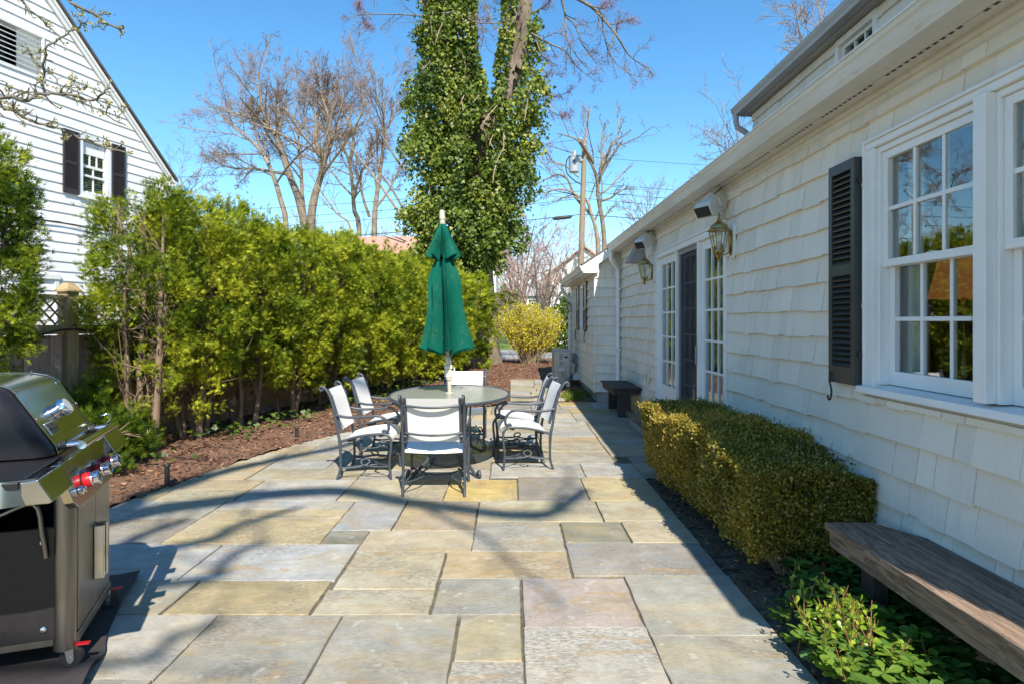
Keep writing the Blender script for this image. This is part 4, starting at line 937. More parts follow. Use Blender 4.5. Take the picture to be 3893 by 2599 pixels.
# ================================================================ gas grill (a along its front, p towards the patio, z up)
GA = Vector((-1.654, 2.218, 0)); GT = Vector((-.346, .938, 0)).normalized(); GN = Vector((.938, .346, 0)).normalized()
gx = lambda a, p, z: tuple(GA + GT * a + GN * p + Vector((0, 0, z)))
gc = GA + GT * .75 - GN * .3
gr = thing('gas_grill', 'large gas grill with a black and steel lid and three red-ringed knobs', 'grill', gc)
def rrect(a0, a1, p0, p1, r_, n=6):
    out = []
    for (ca, cp, s) in ((a1 - r_, p1 - r_, 0), (a0 + r_, p1 - r_, 1), (a0 + r_, p0 + r_, 2), (a1 - r_, p0 + r_, 3)):
        for k in range(n + 1):
            a = s * pi / 2 + k * pi / 2 / n; out.append((ca + r_ * math.cos(a), cp + r_ * math.sin(a)))
    return out
ZG = .014
m = MB(gx); m.box(.545, .812, -.045, -.020, .155, .775); m.build('door', M['steelm'], gr, bevel=.004)
m = MB(gx); m.box(.818, 1.075, -.045, -.020, .155, .775); dr_ = m.build('door', M['steelm'], gr, bevel=.004)
for a in (.775, .83):
    m = MB(gx); m.prism([(a, -.0195, .30), (a, .022, .30), (a + .012, .026, .30), (a + .03, .022, .30), (a + .03, .016, .30), (a + .014, .018, .30), (a + .006, .015, .30), (a + .006, -.0195, .30)], (0, 0, 0)) if False else m.hexa([(a, -.0195, .28), (a + .025, -.0195, .28), (a + .025, .022, .28), (a + .004, .022, .28), (a, -.0195, .53), (a + .025, -.0195, .53), (a + .025, .022, .53), (a + .004, .022, .53)])
    m.build('door_handle', M['steel'], gr, bevel=.004)
m = MB(gx); m.box(.53, 1.10, -.56, -.018, .105, .15); m.build('bottom_shelf', M['steelm'], gr, bevel=.004)
m = MB(gx); m.box(.488, .505, -.55, -.09, .152, .62); m.build('side_panel', M['enamel'], gr, bevel=.003)
m = MB(gx)
for p in (-.48, -.13):
    for z in (.2, .56): m.lathe([(.012, 0), (.012, .006), (.007, .009)], gx(.4878, p, z) if False else (.4878, p, z), 12, axis=(-1, 0, 0))
m.build('screw', M['chrome'], gr, smooth=40)
m = MB(gx); m.box(1.08, 1.095, -.55, -.05, .152, .775); m.build('side_panel', M['enamel'], gr, bevel=.003)
m = MB(gx); m.box(.505, 1.08, -.565, -.552, .152, .78); m.build('back_panel', M['enamel'], gr)
for a, p, r_ in ((.515, -.062, .042), (1.105, -.05, .02), (.515, -.56, .02), (1.09, -.56, .02)):
    m = MB(gx); m.lathe([(r_, .10), (r_, .80)], (a, p, 0), 20); m.build('corner_post', M['steelm'], gr, smooth=40)
m = MB(); m.tube(smooth_path([gx(.47, -.5, .66), gx(.45, -.3, .69), gx(.47, -.16, .73), gx(.47, -.13, .60), gx(.48, -.12, .5)]), .010, 7); m.build('gas_hose', M['steelm'], gr, smooth=60)
def caster(a, p, ang, lab=None):
    o = Vector(gx(a, p, 0)); R = Matrix.Rotation(ang, 4, 'Z'); xf = lambda x, y, z: tuple(o + (R @ Vector((x, y, z))))
    m = MB(xf); m.lathe([(.012, -.014), (.040, -.014), (.046, -.008), (.046, .008), (.040, .014), (.012, .014)], (0, .02, .046 + ZG), 24, axis=(1, 0, 0)); w_ = m.build('caster', M['rubber'], gr, smooth=35)
    m = MB(xf)
    for s in (-1, 1): m.prism([(s * .019 - .0015, -.005, .105), (s * .019 - .0015, .03, .105), (s * .019 - .0015, .032, .05), (s * .019 - .0015, .02, .035), (s * .019 - .0015, .008, .045)], (.003, 0, 0))
    m.box(-.0205, .0205, -.01, .03, .1055, .112); m.lathe([(.026, .112), (.026, .124), (.018, .13)], (0, .005, 0), 16); m.lathe([(.006, -.024), (.006, .024)], (0, .02, .046 + ZG), 10, axis=(1, 0, 0)); m.build('fork', M['chrome'], w_, smooth=35)
    m = MB(xf); m.box(-.014, .014, .034, .085, .106, .112); m.build('brake_pedal', M['red'], w_, bevel=.002)
caster(.515, -.055, -1.3); caster(1.09, -.05, -1.0); caster(.53, -.53, .6); caster(1.08, -.53, 2.2)
# cook box and lid
m = MB(gx); m.prism([(.45, -.66, .79), (.45, -.12, .79), (.45, -.085, .925), (.45, -.70, .925)], (.55, 0, 0)); m.build('cook_box', M['enamel'], gr, bevel=.01)
prof = [(-.070, .935), (-.078, .965), (-.148, 1.075), (-.2187, 1.186), (-.235, 1.205), (-.262, 1.218), (-.33, 1.232), (-.45, 1.235), (-.57, 1.215), (-.655, 1.15), (-.695, 1.05), (-.70, .935)]
def lid_part(rings, name, mt, sm=45):
    """rings: (a, scale) of the profile about its middle"""
    m = MB(gx); n = len(prof); vs, fs = [], []
    for a, s in rings:
        for (p, z) in prof: vs.append((a, -.385 + (p + .385) * s, .935 + (z - .935) * s))
    for j in range(len(rings) - 1):
        for i in range(n): fs.append((j * n + i, j * n + (i + 1) % n, (j + 1) * n + (i + 1) % n, (j + 1) * n + i))
    fs.append(tuple(range(n))); fs.append(tuple((len(rings) - 1) * n + i for i in range(n)))
    m.add(vs, fs); return m.build(name, mt, gr, smooth=sm)
lid_part([(.462, 1.0), (.985, 1.0)], 'lid', M['steel'])
lid_part([(.372, .80), (.378, .87), (.39, .925), (.41, .965), (.435, .985), (.4615, .992)], 'lid_end', M['enamel'], 60)
lid_part([(.9855, .992), (1.005, .985), (1.03, .95), (1.045, .90), (1.05, .82)], 'lid_end', M['enamel'], 60)
for a in (.447, .985):
    m = MB(gx); q = [(p - .0, z) for p, z in prof]
    pts = [(a, -.385 + (p + .385) * 1.006, .935 + (z - .935) * 1.006 + .001) for p, z in prof]
    for u, v in zip(pts, pts[1:]):
        u2 = (u[0] + .020, u[1], u[2]); v2 = (v[0] + .020, v[1], v[2])
        k = 1.004; w_ = lambda t: (t[0], -.385 + (t[1] + .385) * k, .935 + (t[2] - .935) * k)
        m.hexa([u, u2, v2, v, w_(u), w_(u2), w_(v2), w_(v)])
    for i in (1, 2, 3, 6, 8): 
        u = pts[i]; m.lathe([(.006, 0), (.006, .003), (.003, .006)], (u[0] + .01, u[1] + .003, u[2] + .003), 10, axis=(0, .6, .6))
    m.build('lid_trim', M['steel'], gr, smooth=30)
# handle with two posts
for a in (.50, .945):
    m = MB(gx); m.tube([(a, -.085, .958), (a, -.06, .960), (a, .012, .966)], .0115, 12); m.build('handle_post', M['chrome'], gr, smooth=40)
    m = MB(gx); m.tube([(a, -.072, .959), (a, -.052, .961)], .019, 14); m.build('handle_collar', M['rubber'], gr, smooth=40)
m = MB(gx); m.tube([(.437, .018, .967), (1.005, .018, .967)], .0165, 18); m.build('handle', M['chrome'], gr, smooth=40)
# thermometer, badge
nl = Vector((0, 1.11, .70)).normalized()
m = MB(gx); c_ = Vector((.735, -.150, 1.078)); m.lathe([(.034, 0), (.034, .012), (.040, .016), (.040, .040), (.036, .048)], c_, 28, axis=nl); th = m.build('thermometer', M['chrome'], gr, smooth=35)
m = MB(gx); m.lathe([(.034, 0), (.034, .001)], c_ + nl * .0485, 28, axis=nl); m.build('dial', M['plastic'], th)
c_ = Vector((.535, -.1175, 1.027)); up = Vector((0, -.70, 1.11)).normalized(); al = Vector((1, 0, 0))
def plate(c, w_, h, d): 
    return [c - al * w_ - up * h, c + al * w_ - up * h, c + al * w_ - up * h + nl * d, c - al * w_ - up * h + nl * d, c - al * w_ + up * h, c + al * w_ + up * h, c + al * w_ + up * h + nl * d, c - al * w_ + up * h + nl * d]
m = MB(gx); m.hexa(plate(c_, .052, .030, .007)); bd = m.build('badge', M['chrome'], gr, bevel=.003)
m = MB(gx); m.hexa(plate(c_ + nl * .0072, .046, .024, .0015)); m.build('badge_field', M['steelm'], bd)
def lettering(txt, size, c, right, upv, mt, parent, name):
    cu = bpy.data.curves.new(name, 'FONT'); cu.body = txt; cu.size = size; cu.align_x = 'CENTER'; cu.align_y = 'CENTER'; cu.extrude = .0006; cu.materials.append(mt)
    o = bpy.data.objects.new(name, cu); COL.objects.link(o); bpy.context.view_layer.update()
    me = bpy.data.meshes.new_from_object(o.evaluated_get(bpy.context.evaluated_depsgraph_get())); bpy.data.objects.remove(o)
    o = bpy.data.objects.new(name, me); COL.objects.link(o)
    r_ = Vector(right).normalized(); u_ = Vector(upv).normalized(); n_ = r_.cross(u_)
    mw = Matrix((r_, u_, n_)).transposed().to_4x4(); mw.translation = c
    o.matrix_world = mw; par(o, parent)
    return o
W3 = lambda v: GT * v[0] + GN * v[1] + Vector((0, 0, v[2]))
tr_ = -1  # reading direction: towards the far end of the grill seen from the patio is to the right
lettering('WEBER', .030, Vector(gx(*(c_ + nl * .0095))), W3(al), W3(up), M['iron'], bd, 'lettering')
# control panel, shelves
def panel(a0, a1, z0, p0, name, th=.03):
    m = MB(gx); m.prism([(a0, 0, .93), (a0, p0, z0), (a0, p0 - .012, z0 - .006), (a0, -.05, z0 - .006), (a0, -.05, .922)], (a1 - a0, 0, 0)); return m.build(name, M['steel'], gr, bevel=.003)
panel(-.02, .228, .85, .045, 'shelf_front'); panel(.882, 1.16, .85, .045, 'shelf_front')
m = MB(gx); top, bot = (0.0, .93), (.048, .74)
poly = [(.23, top), (.23, None), (.26, None), (.31, bot), (.80, bot), (.855, None), (.88, None), (.88, top)]
def pz(z): k = (.93 - z) / .19; return (.048 * k, z)
out = [(.231, *pz(.93)), (.231, *pz(.835)), (.25, *pz(.775)), (.29, *pz(.745)), (.33, *pz(.74)), (.78, *pz(.74)), (.83, *pz(.748)), (.865, *pz(.785)), (.879, *pz(.835)), (.879, *pz(.93))]
m.prism([(a, p, z) for a, p, z in out], (0, -.035, -.004)); cp = m.build('control_panel', M['steel'], gr, bevel=.003)
kn = Vector((0, .97, .245)).normalized()
for a in (.425, .60, .775):
    c_ = Vector((a, *pz(.818))); 
    m = MB(gx); m.lathe([(.031, .002), (.033, .010), (.031, .028), (.027, .030)], c_, 28, axis=kn); k = m.build('knob', M['red'], gr, smooth=35)
    m = MB(gx); m.lathe([(.028, .030), (.027, .036), (.030, .040), (.030, .058), (.027, .062), (.022, .062), (.020, .060)], c_, 28, axis=kn); m.build('knob_cap', M['chrome'], k, smooth=30)
    m = MB(gx); m.lathe([(.046, .0005), (.046, .0012), (.0445, .0012)], c_, 32, axis=kn); m.build('knob_mark', M['iron'], k)
c_ = Vector((.335, *pz(.80))); m = MB(gx); m.lathe([(.018, .002), (.018, .014), (.013, .018), (.013, .026), (.010, .028)], c_, 20, axis=kn); m.build('igniter', M['chrome'], gr, smooth=30)
lettering('GENESIS', .024, Vector(gx(*(Vector((.345, *pz(.885))) + kn * .002))), W3(al), W3(Vector((0, -.245, .97))), M['iron'], cp, 'lettering')
m = MB(gx); m.prism([(-.03, -.052, .90), (.44, -.052, .90), (.44, -.60, .90), (.04, -.60, .90), (-.03, -.50, .90)], (0, 0, .028)); m.build('side_shelf', M['enamel'], gr, bevel=.004)
m = MB(gx); pts = smooth_path([(-.012, -.012, 0), (-.045, -.12, 0), (-.06, -.30, 0), (-.04, -.48, 0), (.04, -.615, 0)], 4); vs, fs = [], []
for u in pts: vs += [(u.x, u.y, .845), (u.x + .012, u.y, .932), (u.x + .032, u.y, .932), (u.x + .02, u.y, .845)]
for i in range(len(pts) - 1):
    for k in range(4): fs.append((i * 4 + k, i * 4 + (k + 1) % 4, i * 4 + 4 + (k + 1) % 4, i * 4 + 4 + k))
fs += [(0, 1, 2, 3), tuple(len(vs) - 4 + k for k in range(4))]; m.add(vs, fs)
m.build('shelf_edge', M['steel'], gr, smooth=50)
m = MB(gx); m.box(1.06, 1.16, -.60, -.052, .90, .928); m.build('side_shelf', M['enamel'], gr, bevel=.004)
m = MB(gx); m.tube([(1.06 + .03, -.06 , 1.0), (1.09, -.03, 1.01), (1.09, -.02, .985), (1.09, -.04, .965)], .005, 6); m.build('tool_hook', M['chrome'], gr, smooth=50)
# floor mat with a curling edge
v = []; mb = MB(); edge = [(-1.62, 2.30), (-1.74, 2.62), (-1.80, 2.80), (-1.87, 2.92), (-1.96, 3.12), (-2.05, 3.38), (-2.17, 3.70)]
edge = [Vector((a, b, 0)) for a, b in edge]; edge = smooth_path(edge, 4); n = len(edge); vs, fs = [], []
for i, e in enumerate(edge):
    k = i / (n - 1); lift = .012 + .045 * max(0, math.sin(k * 9.5)) ** 2 * (1 - k * .3) + .05 * max(0, k - .8)
    inn = Vector((e.x - .10, e.y - .03, .0)); far = Vector((e.x - 1.5, e.y - .5, 0))
    for q, z in ((far, .006), (inn, .010), (e * 1.0, lift), (e, lift + .006), (inn, .016), (far, .012)): vs.append((q.x, q.y, z))
for i in range(n - 1):
    for k in range(6): fs.append((i * 6 + k, i * 6 + (k + 1) % 6, (i + 1) * 6 + (k + 1) % 6, (i + 1) * 6 + k))
mb.add(vs, fs); mb.build('grill_mat', M['mat'], label='dark rubber mat with a curling edge under the gas grill', cat='mat', smooth=50)
# ================================================================ neighbour's house on the left
HU = Vector((.2425, .9701, 0)); HN = Vector((.9701, -.2425, 0)); HO = Vector((-13.8 + .25 * 13, 13, 0))
nx_ = lambda u, d, w: tuple(HO + HU * u + HN * d + Vector((0, 0, w)))
def hu(Y): return (Y - 13) / .9701
nh = thing('neighbour_house', 'white sided house with a steep gable and dark shutters beyond the left hedge', 'house', (-11, 13, 0))
UE = hu(17.42); UL = UE - 9.4; rk_ = lambda u: 5.46 + .915 * (UE - u) if u > (UE + UL) / 2 else 5.46 + .915 * (u - UL)
NW = (hu(14.80), hu(15.56), 4.45, 5.86); VT = (hu(12.2), hu(13.92), 6.81, 7.72); LW = (hu(12.75), hu(14.3), .9, 2.42)
m = MB(nx_); r = random.Random(5); w_ = .4; row = 0; ex = .222
while w_ < 9.6:
    u = UL + 3.2 - r.random() * .3
    while u < UE:
        wd = r.choice([.61, .61, .61, .305]) ; a, b = u, min(u + wd, UE)
        if b > a + .02:
            for (p, q, s_, t_) in _sub((a + .0008, b - .0008, w_, w_ + ex + .012), [(NW[0] - .06, NW[1] + .06, NW[2] - .04, NW[3] + .03), VT]):
                lim = lambda u: max(s_ - dz + .004, min(t_, rk_(u) - .02)); f_ = lambda z: .003 + .020 * max(0, min(1, (w_ + ex - z) / ex)); dz = r.uniform(0, .007)
                if rk_(p) - .02 <= s_ + .01 and rk_(q) - .02 <= s_ + .01: continue
                cuts = [p, q]; uk = UE - (t_ + .02 - 5.46) / .915
                if p < uk < q: cuts = [p, uk, q]
                uz = UE - (s_ + .03 - 5.46) / .915
                if cuts[-2] < uz < q: cuts[-1] = uz
                tn = r.random()
                for a2, b2 in zip(cuts, cuts[1:]):
                    t1, t2 = lim(a2), lim(b2); m.hexa([(a2, 0, s_ - dz), (b2, 0, s_ - dz), (b2, f_(s_), s_ - dz), (a2, f_(s_), s_ - dz), (a2, 0, t1), (b2, 0, t2), (b2, f_(t2), t2), (a2, f_(t1), t1)], tn)
        u += wd
    w_ += ex
backing(m, UL + .02, UE - .01, 0, 5.44, [(NW[0] - .05, NW[1] + .05, NW[2] - .03, NW[3] + .02)], -.2, 0)
for (a, b, c, d) in _sub((VT[0], VT[1], 5.46, 9.2), [VT]): m.box(a, b, -.2, 0, c, d) if False else None
mid = (UE + UL) / 2
m.prism([(VT[1], -.02, 5.441), (UE - .01, -.02, 5.441), (VT[1], -.02, rk_(VT[1]))], (0, -.1, 0)); m.prism([(UL + .02, -.02, 5.441), (VT[0], -.02, 5.441), (VT[0], -.02, rk_(VT[0]))], (0, -.1, 0)); m.box(VT[0], VT[1], -.12, -.02, 5.441, VT[2]); m.prism([(VT[0], -.02, VT[3]), (VT[1], -.02, VT[3]), (VT[1], -.02, rk_(VT[1])), (mid, -.02, rk_(mid)), (VT[0], -.02, rk_(VT[0]))], (0, -.1, 0))
for d_ in (-9.0,): m.box(UL + .02, UE - .01, d_ - .2, d_, 0, 5.44); m.prism([(UL + .02, d_, 5.441), (UE - .01, d_, 5.441), (mid, d_, rk_(mid))], (0, -.1, 0))
m.box(UL, UL + .2, -9, -.2, 0, 5.44); m.box(UE - .2, UE - .012, -9, -.2, 0, 5.44)
m.build('wall', M['white_siding'], nh)
m = MB(nx_)
for s_ in (-1, 1):
    e = UE if s_ > 0 else UL
    m.prism([(e + s_ * .22, .14, 5.43 - .08), (mid, .14, rk_(mid) + .13), (mid, .14, rk_(mid) + .20), (e + s_ * .22, .14, 5.42)], (0, -9.4, 0))
m.build('roof', M['roof'], nh)
m = MB(nx_)
m.prism([(UE + .05, .02, 5.30), (UE + .17, .02, 5.34), (mid, .02, rk_(mid) + .10), (mid, .02, rk_(mid) - .13)], (0, .045, 0)); m.prism([(UE + .14, .066, 5.37), (mid, .066, rk_(mid) + .12), (mid, .066, rk_(mid) + .03), (UE + .11, .066, 5.30)], (0, .03, 0))
m.box(UE + .01, UE + .12, -8.9, .06, 5.22, 5.33); m.build('rake_board', M['white'], nh)
m = MB(nx_); m.prism([(UE + .12, .10, 5.36), (UE + .26, .10, 5.36), (UE + .24, .10, 5.27), (UE + .14, .10, 5.24)], (0, -9, 0)); m.build('gutter', M['white'], nh)
# window with shutters
wf = winframe(nx_, NW[0] - .045, NW[1] + .045, NW[2] - .03, NW[3], .10, -.1, .045)
wf.box(NW[0] - .07, NW[1] + .07, -.05, .07, NW[2] - .075, NW[2] - .031); wo = wf.build('window', M['white'], nh)
s_ = winframe(nx_, NW[0] + .055, NW[1] - .055, NW[2] + .07, NW[3] - .10, .05, -.06, -.02); mz = (NW[2] + NW[3]) / 2
s_.box(NW[0] + .105, NW[1] - .105, -.06, -.02, mz - .03, mz + .03); grid(s_, NW[0] + .105, NW[1] - .105, mz + .03, NW[3] - .15, 3, 2, -.055, -.025, .03); grid(s_, NW[0] + .105, NW[1] - .105, NW[2] + .12, mz - .03, 2, 1, -.055, -.025, .03)
s_.box(NW[0] + .105, NW[1] - .105, -.02, 0, mz - .25, mz - .2)
s_.build('sash', M['white'], wo)
q = MB(nx_); q.box(NW[0] + .10, NW[1] - .10, -.044, -.039, NW[2] + .11, NW[3] - .14); q.build('pane', M['glass'], wo)
b_ = MB(nx_)
for k in range(20): b_.box(NW[0] + .10, NW[1] - .10, -.13, -.10, NW[2] + .12 + k * .055, NW[2] + .135 + k * .055)
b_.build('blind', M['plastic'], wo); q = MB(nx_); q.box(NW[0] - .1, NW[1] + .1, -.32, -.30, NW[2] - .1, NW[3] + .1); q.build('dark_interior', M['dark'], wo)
M['shutter2'] = mat('dark_brown_shutters', (.032, .026, .028), (.04, .033, .034), 5, .55)
for a, b in ((hu(14.36), hu(14.75)), (hu(15.62), hu(16.0))): shutter(nx_, a, b, 4.42, 5.87, nh, .03, .065, 5.12, m='shutter2')
# attic louvre
wf = winframe(nx_, VT[0] - .03, VT[1] + .03, VT[2] - .03, VT[3] + .03, .05, -.18, .035).build('attic_vent', M['white'], nh)
m = MB(nx_)
for k in range(8):
    z = VT[2] + .03 + k * .107; m.hexa([(VT[0] + .02, .015, z), (VT[1] - .02, .015, z), (VT[1] - .02, .02, z + .02), (VT[0] + .02, .02, z + .02), (VT[0] + .02, -.03, z + .012), (VT[1] - .02, -.03, z + .012), (VT[1] - .02, -.025, z + .03), (VT[0] + .02, -.025, z + .03)])
m.build('slats', M['white'], wf)
m = MB(nx_); k = hu(13.45); m.box(k, VT[1], -.12, -.10, VT[2], VT[3]); m.build('blanked_panel', M['white_siding'], wf)
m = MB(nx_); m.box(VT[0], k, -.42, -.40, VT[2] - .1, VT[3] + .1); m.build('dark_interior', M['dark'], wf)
m = MB(nx_); m.box(LW[0], LW[1], -.02, .06, 2.42, 2.52); m.box(LW[0] + .02, LW[0] + .12, -.02, .04, .9, 2.419); m.box(LW[1] - .12, LW[1] - .02, -.02, .04, .9, 2.419); m.build('door_trim', M['white'], nh)
m = MB(nx_)
for k in range(2): m.tube([(hu(12.9) + i * .35, .055, 3.72 - .004 * i + .02 * math.sin(i * 1.7 + k)) for i in range(14)], .010, 5)
m.build('cable', M['wire'], nh)
# ================================================================ fence
FU = Vector((.238, .9713, 0)); FN = Vector((.9713, -.238, 0)); FO = Vector((-6.56 + .245 * 6.94, 6.94, 0))
fx = lambda u, d, w: tuple(FO + FU * u + FN * d + Vector((0, 0, w)))
fe = thing('fence', 'wooden board fence with a lattice top behind the arborvitae hedge', 'fence', FO)
for k in range(-2, 6):
    u = k * 2.42; m = MB(fx); m.box(u - .07, u + .07, -.07, .07, -.05, 1.80); m.hexa([(u - .09, -.09, 1.82), (u + .09, -.09, 1.82), (u + .09, .09, 1.82), (u - .09, .09, 1.82), (u - .04, -.04, 1.90), (u + .04, -.04, 1.90), (u + .04, .04, 1.90), (u - .04, .04, 1.90)]); m.box(u - .095, u + .095, -.095, .095, 1.80, 1.819)
    m.build('post', M['post'], fe, bevel=.004)
    if k == 5: break
    a, b = u + .071, u + 2.349; m = MB(fx); n = 16
    for i in range(n): p = a + (b - a) * i / n; m.box(p + .003, p + (b - a) / n - .003, -.035 + .012 * (i % 2), -.012 + .012 * (i % 2), .02, 1.33, rnd.random())
    m.build('boards', M['fence'], fe)
    m = MB(fx)
    for z, h in ((1.34, .10), (1.71, .055), (.15, .09)): m.box(a, b, -.05 if z > 1 else .005, .03, z, z + h, .7)
    m.build('rail', M['post'], fe, bevel=.003)
    m = MB(fx); z0, z1 = 1.442, 1.708
    for s_ in (-1, 1):
        p = a - .3
        while p < b + .3:
            q0, q1 = p, p + s_ * (z1 - z0); lo, hi = max(a, min(q0, q1)), min(b, max(q0, q1))
            if hi - lo > .05:
                zz = lambda u: z0 + (u - q0) * s_
                d = -.012 if s_ > 0 else .0
                m.tube([fx(lo, d, zz(lo)), fx(hi, d, zz(hi))] if False else [(lo, d, zz(lo)), (hi, d, zz(hi))], .020, 4, flat=.30)
            p += .125
    m.build('lattice', M['post'], fe)
cb = thing('bungee_cord', 'black elastic cord stretched across the fence post to the hedge', 'cord', fx(0, .1, 1.36))
m = MB(); m.tube(smooth_path([fx(-1.15, .12, 1.20), fx(-.5, .1, 1.32), fx(.02, .078, 1.395), fx(.6, .25, 1.24), fx(1.4, .6, 1.08), fx(2.2, .8, 1.0)]), .012, 6); m.build('cord', M['rubber'], cb, smooth=60)
m = MB(); m.tube(smooth_path([fx(-.04, .085, 1.42), fx(.0, .085, 1.45), fx(.03, .085, 1.41), fx(.02, .08, 1.385)]), .006, 6); m.build('hook', M['iron'], cb, smooth=60)
# ================================================================ arborvitae
FROND = [(0, 0, 0), (.085, .05, 0), (0, 1, -.05), (-.085, .05, 0), (.02, .14, 0), (.46, .60, .05), (.12, .40, 0), (-.02, .16, 0), (-.44, .66, .05), (-.11, .46, 0), (.02, .42, 0), (.36, .88, .06), (.08, .58, 0), (-.02, .48, 0), (-.30, .95, .04), (-.06, .64, 0),
         (.02, .10, 0), (.34, .32, -.04), (.06, .24, 0), (-.02, .12, 0), (-.36, .38, -.04), (-.06, .26, 0)]
FRF = [(0, 1, 2), (0, 2, 3), (4, 5, 6), (7, 9, 8), (10, 11, 12), (13, 15, 14), (16, 17, 18), (19, 21, 20)]
def arborvitae(x, y, H_, rad, seed, ncl, per, size, label, sparse=False, side=None, low=.42, nlob=46, t00=.52):
    g = np.random.default_rng(seed); r = random.Random(seed)
    t = thing('arborvitae', label, 'tree', (x, y, 0), 'arborvitae along the fence')
    m = MB(); tips = []
    nst = 5
    stems = []
    for k in range(nst):
        a = r.uniform(0, 2 * pi); b_ = Vector((x + .13 * math.cos(a), y + .13 * math.sin(a), -.03)); top = Vector((x + rad * .45 * math.cos(a), y + rad * .45 * math.sin(a), H_ * r.uniform(.8, .96)))
        pts = [b_.lerp(top, i / 6) + Vector((r.gauss(0, .03), r.gauss(0, .03), 0)) * (i > 0) for i in range(7)]; stems.append(pts)
        m.tube(pts, [.034 * (1 - i / 7.5) + .006 for i in range(7)], 6)
    # rounded lobes over the crown, tufts over each lobe
    LBS = []
    for q in range(900):
        if len(LBS) >= nlob: break
        h = r.uniform(low + .15, H_ - .12); k = (h - low) / (H_ - low)
        pr_ = rad * (min(1, .66 + .9 * k) if k < .38 else 1) * math.sqrt(max(.12, 1 - max(0, k - .72) ** 2 * 9))
        R_ = r.uniform(.20, .40) * rad / .7; a = r.uniform(0, 2 * pi)
        p = Vector((x, y, h)) + FU * (math.cos(a) * max(.02, pr_ - R_ * .8) * .74) + FN * (math.sin(a) * max(.02, pr_ - R_ * .8))
        if any((p - o[0]).length < (R_ + o[1]) * .50 for o in LBS): continue
        if sparse and sparse(p, r): continue
        LBS.append((p, R_, r.gauss(t00, .13)))
    for q in range(3):
        LBS.append((Vector((x + r.uniform(-.2, .2), y + r.uniform(-.2, .2) + (.34 if sparse else 0), H_ - .22)), .24 if not sparse else .18, .5))
    C = []
    for (c, R_, t0) in LBS:
        ax_ = Vector((c.x - x, c.y - y, 0)); ax_ = ax_.normalized() if ax_.length > .01 else Vector((0, 0, 1))
        for q in range(int(ncl * R_ * R_ / .09)):
            d = (Vector((r.gauss(0, 1), r.gauss(0, 1), r.gauss(0, 1))).normalized() + ax_ * .75 + Vector((0, 0, .25))).normalized()
            C.append((c + d * R_ * r.uniform(.70, 1.12), d, t0))
    for (c, R_, t0) in LBS:
        s_ = r.choice(stems); i = min(5, max(1, int(c.z / H_ * 6) - r.choice([0, 1, 1, 2]))); q = s_[i]
        for w_ in range(3 if not sparse else 2):
            e = c + Vector((r.gauss(0, .6), r.gauss(0, .6), r.gauss(0, .6))) * R_; md = q.lerp(e, .5) + Vector((r.gauss(0, .05), r.gauss(0, .05), r.gauss(-.04, .05))); m.tube([q, md, e], [.008, .005, .002], 4, caps=False)
    m.build('trunk', M['cedartrunk'], t, smooth=60)
    cp = np.array([c[0][:] for c in C]); cd = np.array([c[1][:] for c in C]); c0 = np.array([c[2] for c in C]); nc = len(C); n = nc * per
    idx = np.repeat(np.arange(nc), per); out = cd[idx]
    off = g.normal(size=(n, 3)) * .045; pos = cp[idx] + off
    cn = unit(np.cross(cd, rdir(nc, g)) + cd * g.normal(0, .35, nc)[:, None])      # sprays of one tuft lie in nearly one plane
    fw = out * .8 + g.normal(size=(n, 3)) * .42 + np.array([0, 0, .22]); no = cn[idx] + g.normal(size=(n, 3)) * .32
    tint = np.clip(c0[idx] + g.normal(0, .14, nc)[idx] + g.normal(0, .15, n), 0, 1)
    V, Fc, T_ = scatter(FROND, FRF, pos, fw, no, size * g.uniform(.65, 1.35, n), tint)
    np_mesh('crown', V, Fc, M['arbor'], t, T_)
    return t
line = lambda Y: (-5.99 + .245 * Y, Y)
gap = lambda p, r: p.y < 7.08 and not (1.6 < p.z < 2.15 and r.random() < .45)
LAB = ['dark arborvitae at the left picture edge, in front of the first fence board', 'thin arborvitae with bare stems beside the fence post', 'arborvitae with the tallest lit top, behind the grill', 'second full arborvitae beyond the grill',
       'arborvitae behind the stake light in the mulch', 'arborvitae directly left of the near left chair', 'arborvitae behind the two left chairs', 'arborvitae left of the umbrella with its foliage to the ground', 'arborvitae just left of the umbrella skirt',
       'arborvitae hidden partly behind the green umbrella', 'last arborvitae of the hedge, right of the umbrella under the ivy tree']
YS = [5.32, 7.15, 7.95, 8.95, 10.0, 11.1, 12.3, 13.6, 15.1, 16.7, 18.5]
for i, Y in enumerate(YS):
    x, y = line(Y); near = Y < 10; 
    Hh = [3.0, 2.98, 2.98, 2.93, 2.90, 2.97, 2.9, 2.9, 2.85, 2.82, 2.80][i] - .05
    rad = [.60, .54, .66, .70, .72, .76, .78, .82, .88, .92, .95][i]
    arborvitae(x + [0, .06, .05, .03, 0, 0, 0, 0, 0, 0, 0][i], y, Hh, rad, 31 + i, [30, 30, 30, 29, 28, 26, 24, 22, 20, 18, 17][i], [24, 24, 24, 22, 20, 17, 15, 13, 12, 11, 11][i], [.062, .062, .064, .067, .072, .08, .088, .098, .108, .118, .128][i], LAB[i], sparse=gap if i == 1 else False, low=[.25, .55, .52, .5, .46, .42, .36, .28, .25, .2, .15][i], t00=[.30, .5, .52, .52, .52, .52, .52, .52, .52, .52, .52][i])  # first tree's lower tint mean puts its shade into the foliage colour
